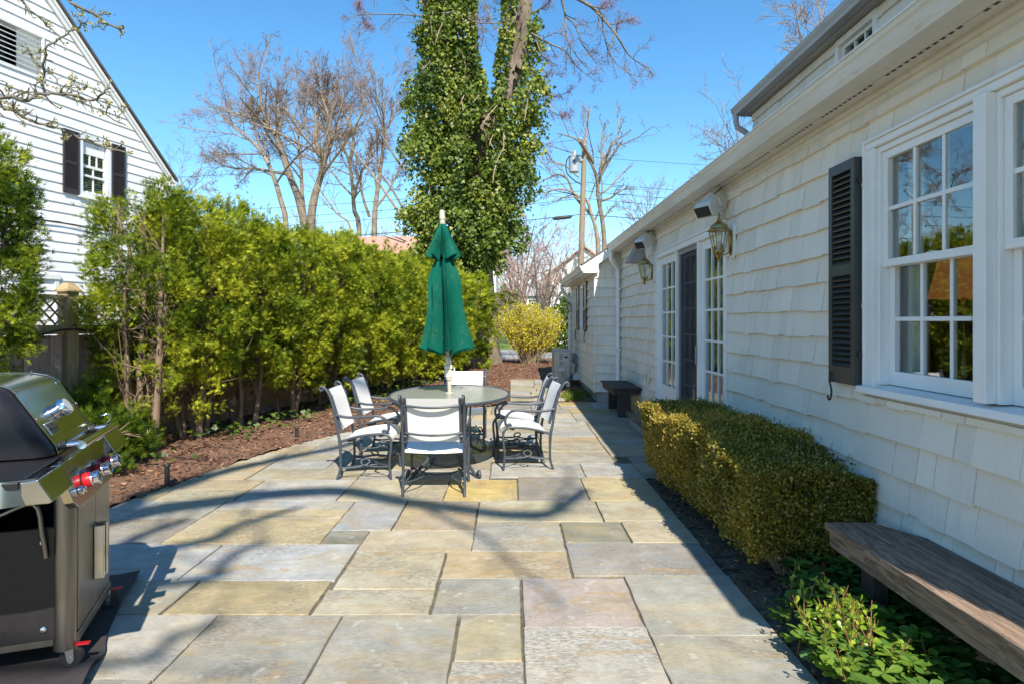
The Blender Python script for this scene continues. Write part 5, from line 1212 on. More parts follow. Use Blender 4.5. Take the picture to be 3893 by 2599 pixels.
# low juniper by the grill
jn = thing('juniper', 'low dark juniper shrub in the mulch just behind the grill', 'shrub', (-4.15, 6.35, 0))
g = np.random.default_rng(3); PP = []; DD = []
for (cx, cy, cz, rr_, hh, k) in ((-4.30, 6.0, .15, .36, .50, 1500), (-4.08, 6.5, .10, .33, .36, 1300), (-4.45, 6.55, .2, .38, .62, 1500), (-3.98, 6.05, .05, .28, .25, 800), (-4.22, 6.95, .1, .30, .45, 1000)):
    d = rdir(k, g); d[:, 2] = np.abs(d[:, 2]); q = g.uniform(.3, 1.05, k) ** .6 * (1 + .2 * np.sin(d[:, 0] * 9 + cx) * np.cos(d[:, 1] * 8)); PP.append(np.array([cx, cy, cz]) + d * q[:, None] * np.array([rr_, rr_, hh])); DD.append(d)
pos = np.concatenate(PP); d = np.concatenate(DD); n = len(pos); V, Fc, T_ = scatter(FROND, FRF, pos, d + g.normal(size=(n, 3)) * .5 + [0, 0, .3], rdir(n, g), .085 * g.uniform(.6, 1.3, n), np.clip(g.normal(.2, .13, n), 0, 1))
np_mesh('foliage', V, Fc, M['arbor'], jn, T_)
m = MB(); r = random.Random(2)
for k in range(14): a = r.uniform(0, 2 * pi); m.tube([(-4.15, 6.35, 0), (-4.15 + .2 * math.cos(a), 6.35 + .2 * math.sin(a), .35), (-4.15 + .4 * math.cos(a), 6.35 + .4 * math.sin(a), r.uniform(.3, .5))], [.02, .012, .004], 5)
m.build('stems', M['cedartrunk'], jn, smooth=60)
# ivy leaves on the ground under the hedge
IVY = [(0, 0, 0), (.34, -.10, .02), (.52, .34, -.05), (.24, .48, 0), (0, 1, -.10), (-.24, .48, 0), (-.52, .34, -.05), (-.34, -.10, .02)]
IVF = [(0, 1, 2, 3), (0, 3, 4, 5), (0, 5, 6, 7)]
g = np.random.default_rng(8); n = 1500; yy = g.uniform(6.2, 19, n); off = g.normal(.35, .28, n); pos = np.stack([-5.99 + .245 * yy + off, yy, g.uniform(.03, .16, n) + .03 * g.random(n)], 1)
cl = (np.sin(yy * 4.1) + np.sin(yy * 2.3 + 1) + g.normal(0, .5, n)) > -.2; pos = pos[cl]; n = len(pos)
V, Fc, T_ = scatter(IVY, IVF, pos, rdir(n, g) * [1, 1, .3], g.normal(size=(n, 3)) * .4 + [.3, -.3, 1], g.uniform(.04, .085, n), np.clip(g.normal(.22, .14, n), 0, 1))
np_mesh('ivy_ground_cover', V, Fc, M['ivy'], None, T_, 'dark ivy creeping over the mulch at the foot of the hedge', 'ivy', kind='stuff')
# ================================================================ boxwood hedge
bx = thing('boxwood_hedge', 'clipped boxwood hedge, its top half shaded, against the house wall', 'hedge', (1.68, 5.2, 0))
def boxtop(x, y): return .725 + .026 * np.sin(y * 3.1) + .018 * np.sin(y * 7 + x * 5) - .035 * np.clip((1.33 - x) / .10, 0, 1) ** 2 - .08 * np.clip((4.3 - y) / .8, 0, 1) - .05 * np.clip((y - 5.9) / .25, 0, 1) ** 2 - .05 * np.clip((x - 1.6) / .4, 0, 1)
g = np.random.default_rng(12)
def side_x(y, z): return 1.245 + .09 * np.clip((.42 - z) / .4, 0, 1) + .025 * np.sin(y * 4.3 + z * 3) + .02 * np.sin(y * 9 + z * 11) + .10 * np.clip((4.9 - y) / 1.4, 0, 1) + .10 * np.clip((y - 5.95) / .2, 0, 1)**2
nt_ = 46000; x = g.uniform(1.25, 2.01, nt_); y = g.uniform(3.52, 6.15, nt_); x = np.maximum(x, side_x(y, .6) + .01); top = np.stack([x, y, boxtop(x, y) - np.abs(g.normal(0, .022, nt_))], 1); tn = np.tile([0, -.1, 1.0], (nt_, 1))
ns = 54000; y = g.uniform(3.52, 6.15, ns); z = .12 + .63 * g.beta(1.5, 1.05, ns); x = side_x(y, z) + np.abs(g.normal(0, .035, ns)); sd = np.stack([x, y, np.minimum(z, boxtop(x, y))], 1); sn = np.tile([-1.0, 0, .35], (ns, 1))
ne = 24000; x = g.uniform(1.32, 2.01, ne); z = .14 + .58 * g.beta(1.4, 1.0, ne); y = 3.52 + .05 * np.sin(x * 9) + np.abs(g.normal(0, .05, ne)); en = np.stack([x, y, np.minimum(z, boxtop(x, y))], 1); enn = np.tile([0, -1.0, .35], (ne, 1))
nf = 7000; x = g.uniform(1.30, 2.01, nf); z = .12 + .60 * g.random(nf); y = 6.15 - np.abs(g.normal(0, .05, nf)); fe_ = np.stack([x, y, np.minimum(z, boxtop(x, y))], 1); fn_ = np.tile([0, 1.0, .35], (nf, 1))
ni = 16000; y = g.uniform(3.6, 6.1, ni); ins = np.stack([g.uniform(1.32, 2.0, ni), y, g.uniform(.15, .68, ni)], 1); inn = rdir(ni, g)
pos = np.concatenate([top, sd, en, fe_, ins]); no = np.concatenate([tn, sn, enn, fn_, inn]); n = len(pos)
hole = np.sin(pos[:, 1] * 13 + pos[:, 2] * 17) * np.sin(pos[:, 1] * 7 - pos[:, 2] * 23 + pos[:, 0] * 19) + g.normal(0, .45, n)
keep = (hole < .95) | (no[:, 2] > .9); pos, no = pos[keep], no[keep]; n = len(pos)
pos += no * (.022 * np.sin(pos[:, 1] * 21 + pos[:, 2] * 9) * np.sin(pos[:, 0] * 17 + pos[:, 2] * 23 + pos[:, 1] * 5))[:, None] + g.normal(0, .013, (n, 3)); out = g.random(n) < .05; pos[out] += no[out] * g.uniform(.01, .05, (out.sum(), 1))
BLF = [(0, 0, 0), (.30, .30, .04), (.30, .70, .02), (0, 1, -.04), (-.30, .70, .02), (-.30, .30, .04)]
fw = no * .7 + g.normal(size=(n, 3)) * .7 + [0, 0, .35]
tint = np.clip(.54 + .13 * np.sin(pos[:, 1] * 2.3 + pos[:, 2] * 4) + .12 * np.sin(pos[:, 1] * 11 + pos[:, 0] * 9) + g.normal(0, .20, n), 0, 1)
V, Fc, T_ = scatter(BLF, [(0, 1, 2, 3), (0, 3, 4, 5)], pos, fw, no * .6 + g.normal(size=(n, 3)) * .6, g.uniform(.014, .024, n), tint)
np_mesh('foliage', V, Fc, M['box'], bx, T_)
m = MB(); r = random.Random(5)
for k in range(330):
    y = r.uniform(3.56, 6.1) if r.random() < .88 else r.uniform(3.5, 3.75); x0 = r.uniform(1.55, 1.9); side = r.random()
    b = Vector((x0, y, r.uniform(-.02, .1))); e = Vector((r.uniform(1.24, 1.6), y + r.uniform(-.25, .25), r.uniform(.2, .66))) if side < .6 else Vector((r.uniform(1.4, 1.98), max(3.68, y - r.uniform(.1, .5)), r.uniform(.2, .62)))
    b.y = max(b.y, 3.72); e.y = max(e.y, 3.66); md = b.lerp(e, .5) + Vector((r.gauss(0, .05), abs(r.gauss(0, .05)), r.gauss(0, .05)))
    m.tube(smooth_path([b, md, e], 2), [.006, .005, .004, .003, .002], 4, caps=False)
for k in range(12):
    b = Vector((r.uniform(1.6, 1.95), r.uniform(3.7, 4.2), r.uniform(.5, .62))); m.tube([b, b + Vector((r.uniform(-.1, .08), -r.uniform(.05, .16), r.uniform(.05, .2)))], [.004, .0015], 4, caps=False)
for k in range(7):
    y = 4.1 + k * .32; x0 = 1.7 + r.uniform(-.06, .06)
    for q in range(4): m.tube(smooth_path([(x0, y, -.04), (x0 + r.uniform(-.12, .12), y + r.uniform(-.12, .12), .16), (x0 + r.uniform(-.25, .25), y + r.uniform(-.3, .3), .42)], 3), .011, 5, caps=False)
m.build('stems', M['stem'], bx, smooth=60)
# ================================================================ pachysandra, spirea shoots, grass tufts
PL = [(0, 0, 0), (.11, .30, .03), (.27, .62, .02), (.20, .86, -.02), (0, 1, -.06), (-.20, .86, -.02), (-.27, .62, .02), (-.11, .30, .03)]
PLF = [(0, 1, 2, 3), (0, 3, 4, 5), (0, 5, 6, 7)]
g = np.random.default_rng(22); parts = []; wc = []
while len(wc) < 560:
    x, y = g.uniform(1.27, 2.0), g.uniform(1.6, 3.75)
    if y > 3.3 and x < 1.42 + (y - 3.3) * .5: continue
    if x < 1.36 and y > 3.05: continue
    wc.append((x, y, g.uniform(.06, .20) * (1 - .3 * max(0, (1.42 - x) / .15))))
ps, fs_, ns_, sz, tt = [], [], [], [], []
for (x, y, z) in wc:
    k = g.integers(6, 10); a0 = g.uniform(0, 6.28); tl = g.normal(0, .25, 2); t0 = np.clip(g.normal(.38 + .35 * (y < 3.0) * (x < 1.7), .16), 0, 1)  # lighter tint where the sun patch falls: sunlight put into leaf colour
    for i in range(k):
        a = a0 + i * 6.283 / k + g.normal(0, .15); d = np.array([np.cos(a), np.sin(a), g.uniform(-.15, .45)]); ps.append((x, y, z)); fs_.append(d); ns_.append((tl[0], tl[1], 1.0)); sz.append(g.uniform(.045, .075)); tt.append(np.clip(t0 + g.normal(0, .1), 0, 1))
V, Fc, T_ = scatter(PL, PLF, np.array(ps), np.array(fs_), np.array(ns_), np.array(sz), np.array(tt))
np_mesh('pachysandra', V, Fc, M['pachy'], None, T_, 'green pachysandra ground cover under the near bench', 'ground cover', kind='stuff')
sp = thing('spirea', 'small twiggy shrub with bright new leaves beside the near bench', 'shrub', (1.42, 2.88, 0)); r = random.Random(14); m = MB(); tips = []
for k in range(56):
    a = r.uniform(0, 2 * pi); b = Vector((1.46 + r.gauss(0, .07), 2.76 + r.gauss(0, .14), -.03)); L = r.uniform(.18, .38); d = Vector((math.cos(a) * r.uniform(.1, .55), math.sin(a) * r.uniform(.1, .55), 1)).normalized(); e = b + d * L
    md = b.lerp(e, .55) + Vector((r.gauss(0, .012), r.gauss(0, .012), 0)); m.tube([b, md, e], [.0032, .0026, .0015], 5, caps=False)
    for q in range(16): tips.append(b.lerp(e, r.uniform(.2, 1)) + Vector((r.gauss(0, .012), r.gauss(0, .012), r.gauss(0, .01))))
m.build('stems', mat('red_brown_shoots', (.30, .13, .06), (.22, .09, .045), 8, .7), sp)
tp = np.array([t[:] for t in tips]); n = len(tp); V, Fc, T_ = scatter(PL, PLF, tp, rdir(n) + [0, 0, .6], rdir(n), rng.uniform(.018, .040, n), rng.random(n)); np_mesh('leaves', V, Fc, M['newleaf'], sp, T_)
def tuft(x, y, rad, n, L, name='grass_tuft', lab=None):
    g = np.random.default_rng(int(x * 100 + y * 10)); pos = np.stack([x + g.normal(0, rad, n), y + g.normal(0, rad, n), np.zeros(n)], 1); fw = g.normal(size=(n, 3)) * .6 + [0, 0, 1]
    tv = [(-.05, 0, 0), (.05, 0, 0), (.035, .55, .06), (-.035, .55, .06), (0, 1, .25)]; V, Fc, T_ = scatter(tv, [(0, 1, 2), (0, 2, 3), (3, 2, 4)], pos, fw, rdir(n, g), L * g.uniform(.5, 1.2, n), g.random(n)); 
    np_mesh(name, V, Fc, M['grassl'], None, T_, lab, 'grass', kind='stuff')
tuft(1.12, 12.1, .10, 420, .14, lab='pale grass tuft in the soil beside the wing'); tuft(1.35, 12.7, .13, 300, .16, lab='thin grass in the shade by the wing foundation')
# ================================================================ bare trees
def wander(a, d, L, n, r, jit, up):
    pts = [a.copy()]; d = d.normalized()
    for i in range(n):
        d = (d + Vector((r.gauss(0, jit), r.gauss(0, jit), r.gauss(0, jit) + up))).normalized(); pts.append(pts[-1] + d * (L / n))
    return pts
SIDES = [9, 6, 4, 3, 3, 3]
def grow(B, pts, r0, r1, lev, mx, r, kids, lf=.55, up=.06, ang=(28, 58), start=.25, kr=.55, tips=None, minr=.004):
    """adds the limb PTS to the mesh of its level and lets it branch"""
    n = len(pts); rad = [r0 + (r1 - r0) * i / (n - 1) for i in range(n)]
    B[min(lev, len(B) - 1)].tube(pts, rad, SIDES[min(lev, 5)], r.random(), caps=False)
    if lev >= mx:
        if tips is not None: tips.extend((pts[-1], pts[len(pts) // 2]))
        return
    Lt = sum((pts[i + 1] - pts[i]).length for i in range(n - 1))
    K = kids[min(lev, len(kids) - 1)]
    for k in range(K):
        t = start + (1 - start) * ((k + r.random()) / K); f = t * (n - 1); i = min(int(f), n - 2); p = pts[i].lerp(pts[i + 1], f - i)
        d = (pts[i + 1] - pts[i]).normalized(); q = d.orthogonal().normalized(); q.rotate(Matrix.Rotation(r.uniform(0, 2 * pi), 3, d))
        a = math.radians(r.uniform(*ang)); nd = d * math.cos(a) + q * math.sin(a)
        L = Lt * lf * r.uniform(.6, 1.15) * (1.15 - .55 * t); rr = max(minr, (r0 + (r1 - r0) * t) * kr)
        sp_ = wander(p, nd, L, 4 if lev < 2 else 3, r, .16, up)
        grow(B, sp_, rr, max(minr * .7, rr * .35), lev + 1, mx, r, kids, lf, up, ang, .2, kr, tips, minr)
def limbs_px(lst, Y, r, dy=1.2):
    """limb polylines given where the photograph shows them, on a tree standing Y metres away"""
    out = []
    for L in lst:
        k = r.uniform(-dy, dy); n = len(L); out.append([P(x, y, Y + k * i / n) for i, (x, y) in enumerate(L)])
    return out
def bare_tree(label, base, limbs, radii, kids, mx, seed, lf=.5, up=.07, m1='bark2', m2='twig', name='bare_tree', cat='tree', group=None, minr=.012, ang=(25, 55), budm=None, buds=0, budsize=.1):
    t = thing(name, label, cat, base, group); r = random.Random(seed); B = [MB(), MB(), MB()]; tips = []
    for L, (ra, rb) in zip(limbs, radii): grow(B, smooth_path(L, 3), ra, rb, 0, mx, r, kids, lf, up, ang, .3, .5, tips, minr)
    tr = MB(); 
    for b in B[:2]:
        o = len(tr.v); tr.v += b.v; tr.f += [tuple(i + o for i in f) for f in b.f]; tr.t += b.t; tr.c += b.c
    tr.build('trunk', M[m1], t, smooth=80); B[2].build('twigs', M[m2], t)
    if buds:
        tp = np.array([p[:] for p in tips]); g = np.random.default_rng(seed); k = g.integers(0, len(tp), buds); q = tp[k] + g.normal(0, budsize * .9, (buds, 3))
        V, Fc, T_ = scatter([(-.3, 0, 0), (.3, .1, .1), (.2, 1, 0), (-.25, .8, .1)], [(0, 1, 2, 3)], q, rdir(buds, g), rdir(buds, g), budsize * g.uniform(.5, 1.2, buds), g.random(buds)); np_mesh('buds', V, Fc, budm, t, T_)
    return t
def zl(x, y): return (780 + x / 2.2395) / 1.6573, (200 + y / 2.2395) / 1.6573
def Z(*p): return [zl(*q) for q in p]
r = random.Random(3)
GY = 52
def far_tree(label, Y, limbs, radii, seed, mx=4, kids=(9, 7, 5, 3), lf=.42, **kw):
    kids = (int(kids[0] * 1.35), kids[1] + 2, 7, 4)
    radii = [(a * .58, b * .45) for a, b in radii]; L = limbs_px(limbs, Y, random.Random(seed)); base = (L[0][0].x, L[0][0].y, 0); L[0] = [Vector((base[0], base[1], hgt(Y) - .1))] + L[0]
    return bare_tree(label, base, L, radii, kids, mx, seed, lf, .05, group='bare trees beyond the hedge', minr=.0085, **kw)
far_tree('leftmost tall bare tree, its long limb reaching out low over the hedge', 50, [
    Z((690, 1500), (640, 1250), (580, 1050), (500, 880), (400, 760), (300, 680), (200, 590), (100, 500)), Z((850, 1480), (790, 1230), (715, 1040), (650, 840), (590, 700), (530, 600), (480, 460), (470, 330), (455, 220), (450, 160)),
    Z((710, 1040), (600, 1020), (430, 990), (240, 985), (130, 950), (70, 900)), Z((500, 880), (430, 700), (420, 560), (380, 450)), Z((590, 700), (640, 560), (600, 420), (640, 330))],
    [(.42, .07), (.55, .07), (.22, .05), (.16, .04), (.16, .04)], 5, kids=(13, 8, 6))
far_tree('bare tree with a dark upright stem left of the thick leaning trunk', 54, [
    Z((850, 1500), (825, 1200), (815, 960), (795, 820), (790, 680), (760, 560), (780, 440)), Z((800, 830), (720, 760), (640, 700), (620, 560), (560, 480)), Z((790, 690), (850, 600), (840, 480), (860, 360), (850, 260))],
    [(.36, .06), (.16, .04), (.16, .04)], 6)
far_tree('thick leaning bare tree with a forked crown in the middle of the group', 48, [
    Z((900, 1500), (925, 1260), (960, 1130), (1000, 990), (970, 860), (940, 720), (945, 580), (900, 420), (870, 300)), Z((1000, 990), (1030, 860), (1060, 700), (1050, 540), (1000, 400), (960, 250), (930, 180)), Z((1040, 870), (1100, 740), (1180, 700), (1250, 690)), Z((950, 580), (1000, 430), (1040, 300), (1050, 230))],
    [(.62, .08), (.36, .06), (.16, .04), (.16, .04)], 7, kids=(12, 8, 6))
far_tree('pale barked bare tree right of the forked trunk, its crown reddish', 56, [
    Z((1310, 1510), (1270, 1350), (1255, 1150), (1230, 950), (1180, 820), (1080, 680), (1000, 590)), Z((1260, 1250), (1340, 1000), (1420, 880), (1500, 760)), Z((1230, 950), (1260, 800), (1255, 690), (1200, 560), (1150, 460), (1110, 330), (1160, 210)), Z((1255, 690), (1310, 560), (1350, 420), (1320, 290))],
    [(.44, .06), (.22, .05), (.28, .05), (.18, .04)], 8, kids=(11, 8, 6))
far_tree('bare tree with crossing limbs just left of the ivy covered trunk', 50, [
    Z((1440, 1510), (1450, 1300), (1480, 1080), (1510, 860), (1520, 680), (1520, 520), (1540, 350), (1530, 270)), Z((1445, 1330), (1560, 1180), (1640, 1020), (1720, 890)), Z((1400, 1400), (1340, 1220), (1325, 1050), (1400, 900), (1420, 760)), Z((1520, 700), (1600, 560), (1640, 440), (1700, 380))],
    [(.42, .05), (.2, .04), (.22, .04), (.16, .04)], 9, kids=(11, 8, 6))
far_tree('leaning broken pale trunk slanting across the other bare trees', 44, [
    Z((1250, 1540), (1120, 1370), (1000, 1200), (930, 1090), (890, 1040)), Z((1700, 1440), (1560, 1230), (1430, 1050), (1290, 870), (1200, 760), (1120, 700)), Z((1720, 1390), (1600, 1180), (1480, 1010), (1380, 830), (1300, 650)), Z((1700, 1010), (1610, 880), (1500, 700), (1450, 600))],
    [(.16, .05), (.17, .05), (.15, .05), (.17, .06)], 10, kids=(5, 5, 4), lf=.3)
far_tree('low broken bare tree near the eave of the neighbour house', 40, [Z((210, 1420), (195, 1330), (190, 1290), (140, 1310), (60, 1270)), Z((190, 1290), (240, 1260), (280, 1210)), Z((205, 1340), (205, 1200))], [(.10, .04), (.07, .03), (.07, .05)], 12, kids=(5, 5, 4), lf=.35)
def zp(x, y): return (2000 + x / 2.412) / 1.6573, (350 + y / 2.412) / 1.6573
def ZP(*p): return [zp(*q) for q in p]
bt = limbs_px([ZP((660, 1470), (640, 1250), (600, 1130), (560, 1000), (470, 950), (380, 900), (260, 895), (150, 940)), ZP((720, 1440), (700, 1180), (660, 950), (655, 830), (620, 700), (560, 600), (480, 450), (370, 400), (280, 380)), ZP((655, 860), (700, 700), (690, 550), (700, 400), (720, 300)),
    ZP((690, 1000), (780, 970), (830, 930), (930, 880), (1000, 890)), ZP((680, 780), (760, 640), (830, 520), (880, 470)), ZP((700, 700), (780, 500), (850, 370), (830, 180)), ZP((560, 600), (545, 450), (570, 250), (600, 130)), ZP((600, 1130), (450, 960), (380, 800), (280, 760), (130, 830), (50, 880)), ZP((480, 780), (350, 670), (240, 640), (200, 560)), ZP((700, 1180), (760, 1090), (830, 1040))], 44, random.Random(4))
bt[0] = [Vector((bt[0][0].x, 44, hgt(44))) ] + bt[0]; bt[1] = [Vector((bt[1][0].x, 44, hgt(44)))] + bt[1]
bare_tree('spreading bare tree behind the utility pole', (bt[0][0].x, 44, 0), bt, [(.17, .03), (.19, .03), (.13, .02), (.09, .02), (.09, .02), (.1, .02), (.09, .02), (.11, .02), (.07, .02), (.07, .02)], (8, 7, 4, 3), 4, 15, .36, .03, group='bare trees beyond the hedge', minr=.010, m1='bark2', m2='bark2')
for i, (x, y0, y1, Y, lab) in enumerate([(1880, 260, 5, 32, 'bare treetop showing above the dormer gutter'), (1690, 420, 285, 40, 'small bare treetop behind the roof, left of the dormer'), (1480, 520, 465, 60, 'far bare treetop over the wing roof beside the pole'), (415, 450, 405, 60, 'thin bare treetop beside the neighbour house eave')]):
    b = P(x, 700, Y); L = [[Vector((b.x, Y, hgt(Y)))] + [P(x + dx, y0 + (y1 - y0) * k, Y) for dx, k in ((0, 0), (4, .5), (-2, 1))]] + [[P(x, y0 + 40, Y), P(x + sx * .5, y0 + (y1 - y0) * .3, Y + sy), P(x + sx, y0 + (y1 - y0) * .75, Y + sy * 2)] for sx, sy in ((-50, 1), (45, -1), (-28, -1), (70, 1))]
    bare_tree(lab, (b.x, Y, 0), L, [(.14, .02)] + [(.06, .015)] * 4, (8, 7, 5), 3, 50 + i, .45, .03, group='bare trees behind the houses', minr=.012, m1='bark2', m2='twig' if i != 1 else 'bark2')
# scrub behind the hedge and woods on the horizon: countless thin stems
def scrub(name, label, n, fx_, hmin, hmax, seed, mt, kind='stuff', minr=.012):
    r = random.Random(seed); B = [MB(), MB(), MB()]
    for k in range(n):
        x, y = fx_(r); h = r.uniform(hmin, hmax); a = Vector((x, y, hgt(y) - .1)); grow(B, wander(a, Vector((r.gauss(0, .18), r.gauss(0, .18), 1)), h, 6, r, .07, .03), h * .010 + .01, .012, 0, 2, r, (10, 7), .42, .06, (22, 50), .25, .5, None, minr)
    m = MB()
    for b in B:
        o = len(m.v); m.v += b.v; m.f += [tuple(i + o for i in f) for f in b.f]; m.t += b.t; m.c += b.c
    m.build(name, mt, None, label=label, cat='woods', kind=kind)
scrub('scrub', 'tangle of bare scrub between the hedge and the tall bare trees', 60, lambda r: (r.uniform(-26, -4), r.uniform(46, 62)), 4, 9, 3, M['bark2'])
scrub('woods', 'bare winter woods along the horizon', 150, lambda r: (r.uniform(-90, 90), r.uniform(85, 120)), 8, 15, 6, M['pinktwig'], minr=.03)
# pinkish multi-stemmed tree and shrubs behind the forsythia
def bushy(name, label, x, y, h, w_, n, seed, m1, m2, cat='tree', mx=3, kids=(8, 6, 5), lf=.5, r0=.06, minr=.008, start=None, up=.05, budm=None, buds=0, bs=.05, group=None):
    r = random.Random(seed); L = []; z = hgt(y)
    for k in range(n):
        a = 2 * pi * (k + r.random()) / n; s_ = w_ * r.uniform(.45, 1)
        L.append([Vector((x + .05 * w_ * math.cos(a), y + .05 * w_ * math.sin(a), z - .05)), Vector((x + .25 * s_ * math.cos(a), y + .25 * s_ * math.sin(a), z + h * .3)), Vector((x + .6 * s_ * math.cos(a), y + .6 * s_ * math.sin(a), z + h * .62)), Vector((x + s_ * math.cos(a), y + s_ * math.sin(a), z + h * r.uniform(.75, 1.0)))])
    return bare_tree(label, (x, y, 0), L, [(r0, minr * 1.5)] * n, kids, mx, seed, lf, up, m1, m2, name, cat, group, minr, (22, 52), budm, buds, bs)
bushy('dogwood_tree', 'spreading pinkish grey bare tree directly behind the forsythia', 1.5, 33, 5.4, 2.9, 9, 3, 'bark2', 'pinktwig', kids=(9, 7, 5), r0=.09, minr=.008)
bushy('bare_shrub', 'small bare shrub between the ivy tree and the forsythia', -.55, 21.3, 1.9, .55, 9, 4, 'stem', 'twig', 'shrub', 2, (6, 4), .4, .014, .004)
bushy('bare_shrub', 'reddish bare treetop above the pinkish bare tree', .6, 48, 8.0, 3.4, 9, 14, 'twig', 'pinktwig', 'tree', 3, (8, 6, 5), .45, .10, .014)
# forsythia
fo = thing('forsythia', 'big yellow flowering forsythia bush at the far end of the mulch bed', 'bush', (.62, 20.8, 0)); r = random.Random(8); m = MB(); fp = []
for k in range(230):
    a = r.uniform(0, 2 * pi); b = Vector((.62 + r.gauss(0, .13), 20.8 + r.gauss(0, .13), -.02)); s_ = r.random() ** .6; h = r.uniform(1.35, 2.12) * (1 - .12 * s_ ** 3); R_ = Vector((1.02 * math.cos(a) * s_, 1.0 * math.sin(a) * s_, 0))
    pts = smooth_path([b, b + R_ * .45 + Vector((0, 0, h * .38)), b + R_ * .85 + Vector((r.gauss(0, .05), r.gauss(0, .05), h * .72)), b + R_ * 1.0 + Vector((r.gauss(0, .08), r.gauss(0, .08), h))], 3)
    m.tube(pts, [.011 - .008 * i / len(pts) for i in range(len(pts))], 4, caps=False)
    for q in range(7):
        f = r.uniform(.3, .95) * (len(pts) - 1); i = int(f); p = pts[i].lerp(pts[i + 1], f - i); d = Vector((r.gauss(0, .6), r.gauss(0, .6), .8)).normalized() * r.uniform(.15, .4); m.tube([p, p + d], [.005, .002], 3, caps=False)
        for z_ in range(9): fp.append(p + d * r.random() + Vector((r.gauss(0, .02), r.gauss(0, .02), r.gauss(0, .02))))
    for z_ in range(16):
        f = (r.random() ** .7 * .8 + .2) * (len(pts) - 1.01); i = int(f); fp.append(pts[i].lerp(pts[i + 1], f - i) + Vector((r.gauss(0, .03), r.gauss(0, .03), r.gauss(0, .03))))
m.build('stems', M['stem'], fo)
fp = np.array([p[:] for p in fp]); fp = fp[fp[:, 2] > .35]; n = len(fp); V, Fc, T_ = scatter([(-.4, 0, 0), (.4, .1, .1), (.3, 1, 0), (-.35, .9, .1)], [(0, 1, 2, 3)], fp, rdir(n), rdir(n), rng.uniform(.025, .05, n), np.clip(rng.normal(.5, .25, n), 0, 1)); np_mesh('flowers', V, Fc, M['yellow'], fo, T_)
def green_bush(label, x, y, w_, h, n, size, seed, tmid, name='evergreen_shrub', mt='arbor'):
    t = thing(name, label, 'shrub', (x, y, 0)); g = np.random.default_rng(seed); d = rdir(n, g); d[:, 2] = np.abs(d[:, 2]); rr = g.uniform(.5, 1.0, n) ** .5 * (1 + .12 * np.sin(d[:, 0] * 7) * np.cos(d[:, 2] * 9)); z = hgt(y)
    pos = np.array([x, y, z]) + d * rr[:, None] * np.array([w_, w_, h]); V, Fc, T_ = scatter(IVY, IVF, pos, d + rdir(n, g) * .7, d + rdir(n, g) * .6, size * g.uniform(.6, 1.3, n), np.clip(g.normal(tmid, .18, n), 0, 1)); np_mesh('foliage', V, Fc, M[mt], t, T_)
    m = MB(); rr_ = random.Random(seed)
    for k in range(6): a = rr_.uniform(0, 6.28); m.tube([(x, y, z - .05), (x + .5 * w_ * math.cos(a), y + .5 * w_ * math.sin(a), z + h * .7)], [.05, .02], 5)
    m.build('stems', M['stem'], t); return t
green_bush('dark green evergreen shrub behind the forsythia by the wing downspout', 2.9, 31, 1.25, 2.6, 2600, .16, 5, .25, mt='ivy')
green_bush('clipped green hedge piece at the corner of the white house behind the forsythia', -.2, 41.2, 1.1, 2.6, 2200, .2, 6, .35)
# ================================================================ houses beyond the driveway
def simple_house(label, x0, x1, y0, y1, z0, ze, zr, wm, rm_, axis='x', wins=(), over=.3):
    t = thing('house', label, 'house', ((x0 + x1) / 2, (y0 + y1) / 2, 0)); m = MB()
    z = z0; k = 0
    while z < ze - .01:
        h = min(.2, ze - z)
        for (a, b, c, d) in _sub((x0, x1, z, z + h), [(w[0], w[1], w[2], w[3]) for w in wins]): m.hexa([(a, y0, c), (b, y0, c), (b, y0 + .2, c), (a, y0 + .2, c), (a, y0 + .02, d), (b, y0 + .02, d), (b, y0 + .2, d), (a, y0 + .2, d)], (k * .37) % 1)
        m.box(x0, x0 + .2, y0 + .2, y1, z, z + h - .006); m.box(x1 - .2, x1, y0 + .2, y1, z, z + h - .006); z += h; k += 1
    m.box(x0 + .2, x1 - .2, y1 - .2, y1, z0, ze)
    if axis == 'x':
        ym = (y0 + y1) / 2
        for x in (x0 + .02, x1 - .14): m.prism([(x, y0 + .03, ze), (x, y1, ze), (x, ym, zr - .05)], (.12, 0, 0))
    else:
        xm = (x0 + x1) / 2
        for y in (y0 + .03, y1 - .14): m.prism([(x0, y, ze), (x1, y, ze), (xm, y, zr - .05)], (0, .12, 0))
    m.build('wall', wm, t); m = MB()
    if axis == 'x':
        for s_, yy in ((-1, y0), (1, y1)): m.prism([(x0 - over, yy + s_ * over, ze - .15), (x0 - over, ym, zr), (x0 - over, ym, zr + .15), (x0 - over, yy + s_ * over, ze)], (x1 - x0 + 2 * over, 0, 0))
    else:
        for s_, xx in ((-1, x0), (1, x1)): m.prism([(xx + s_ * over, y0 - over, ze - .15), (xm, y0 - over, zr), (xm, y0 - over, zr + .15), (xx + s_ * over, y0 - over, ze)], (0, y1 - y0 + 2 * over, 0))
    m.build('roof', rm_, t)
    for w in wins:
        f_ = winframe(lambda u, d, w_: (u, y0 - d, w_), w[0], w[1], w[2], w[3], .08, -.08, .03).build('window', M['white'], t); q = MB(); q.box(w[0] + .07, w[1] - .07, y0 + .05, y0 + .06, w[2] + .07, w[3] - .07); q.build('pane', M['dark'], f_)
        q = MB(lambda u, d, w_: (u, y0 - d, w_)); grid(q, w[0] + .08, w[1] - .08, w[2] + .08, w[3] - .08, 3, 3, -.045, -.02, .035); q.build('muntins', M['white'], f_)
    return t
simple_house('white house with a salmon roof seen over the hedge, left of the ivy tree', -13.3, -1.0, 42, 51, 1.22, 5.3, 7.55, M['white_siding'], M['salmon'])
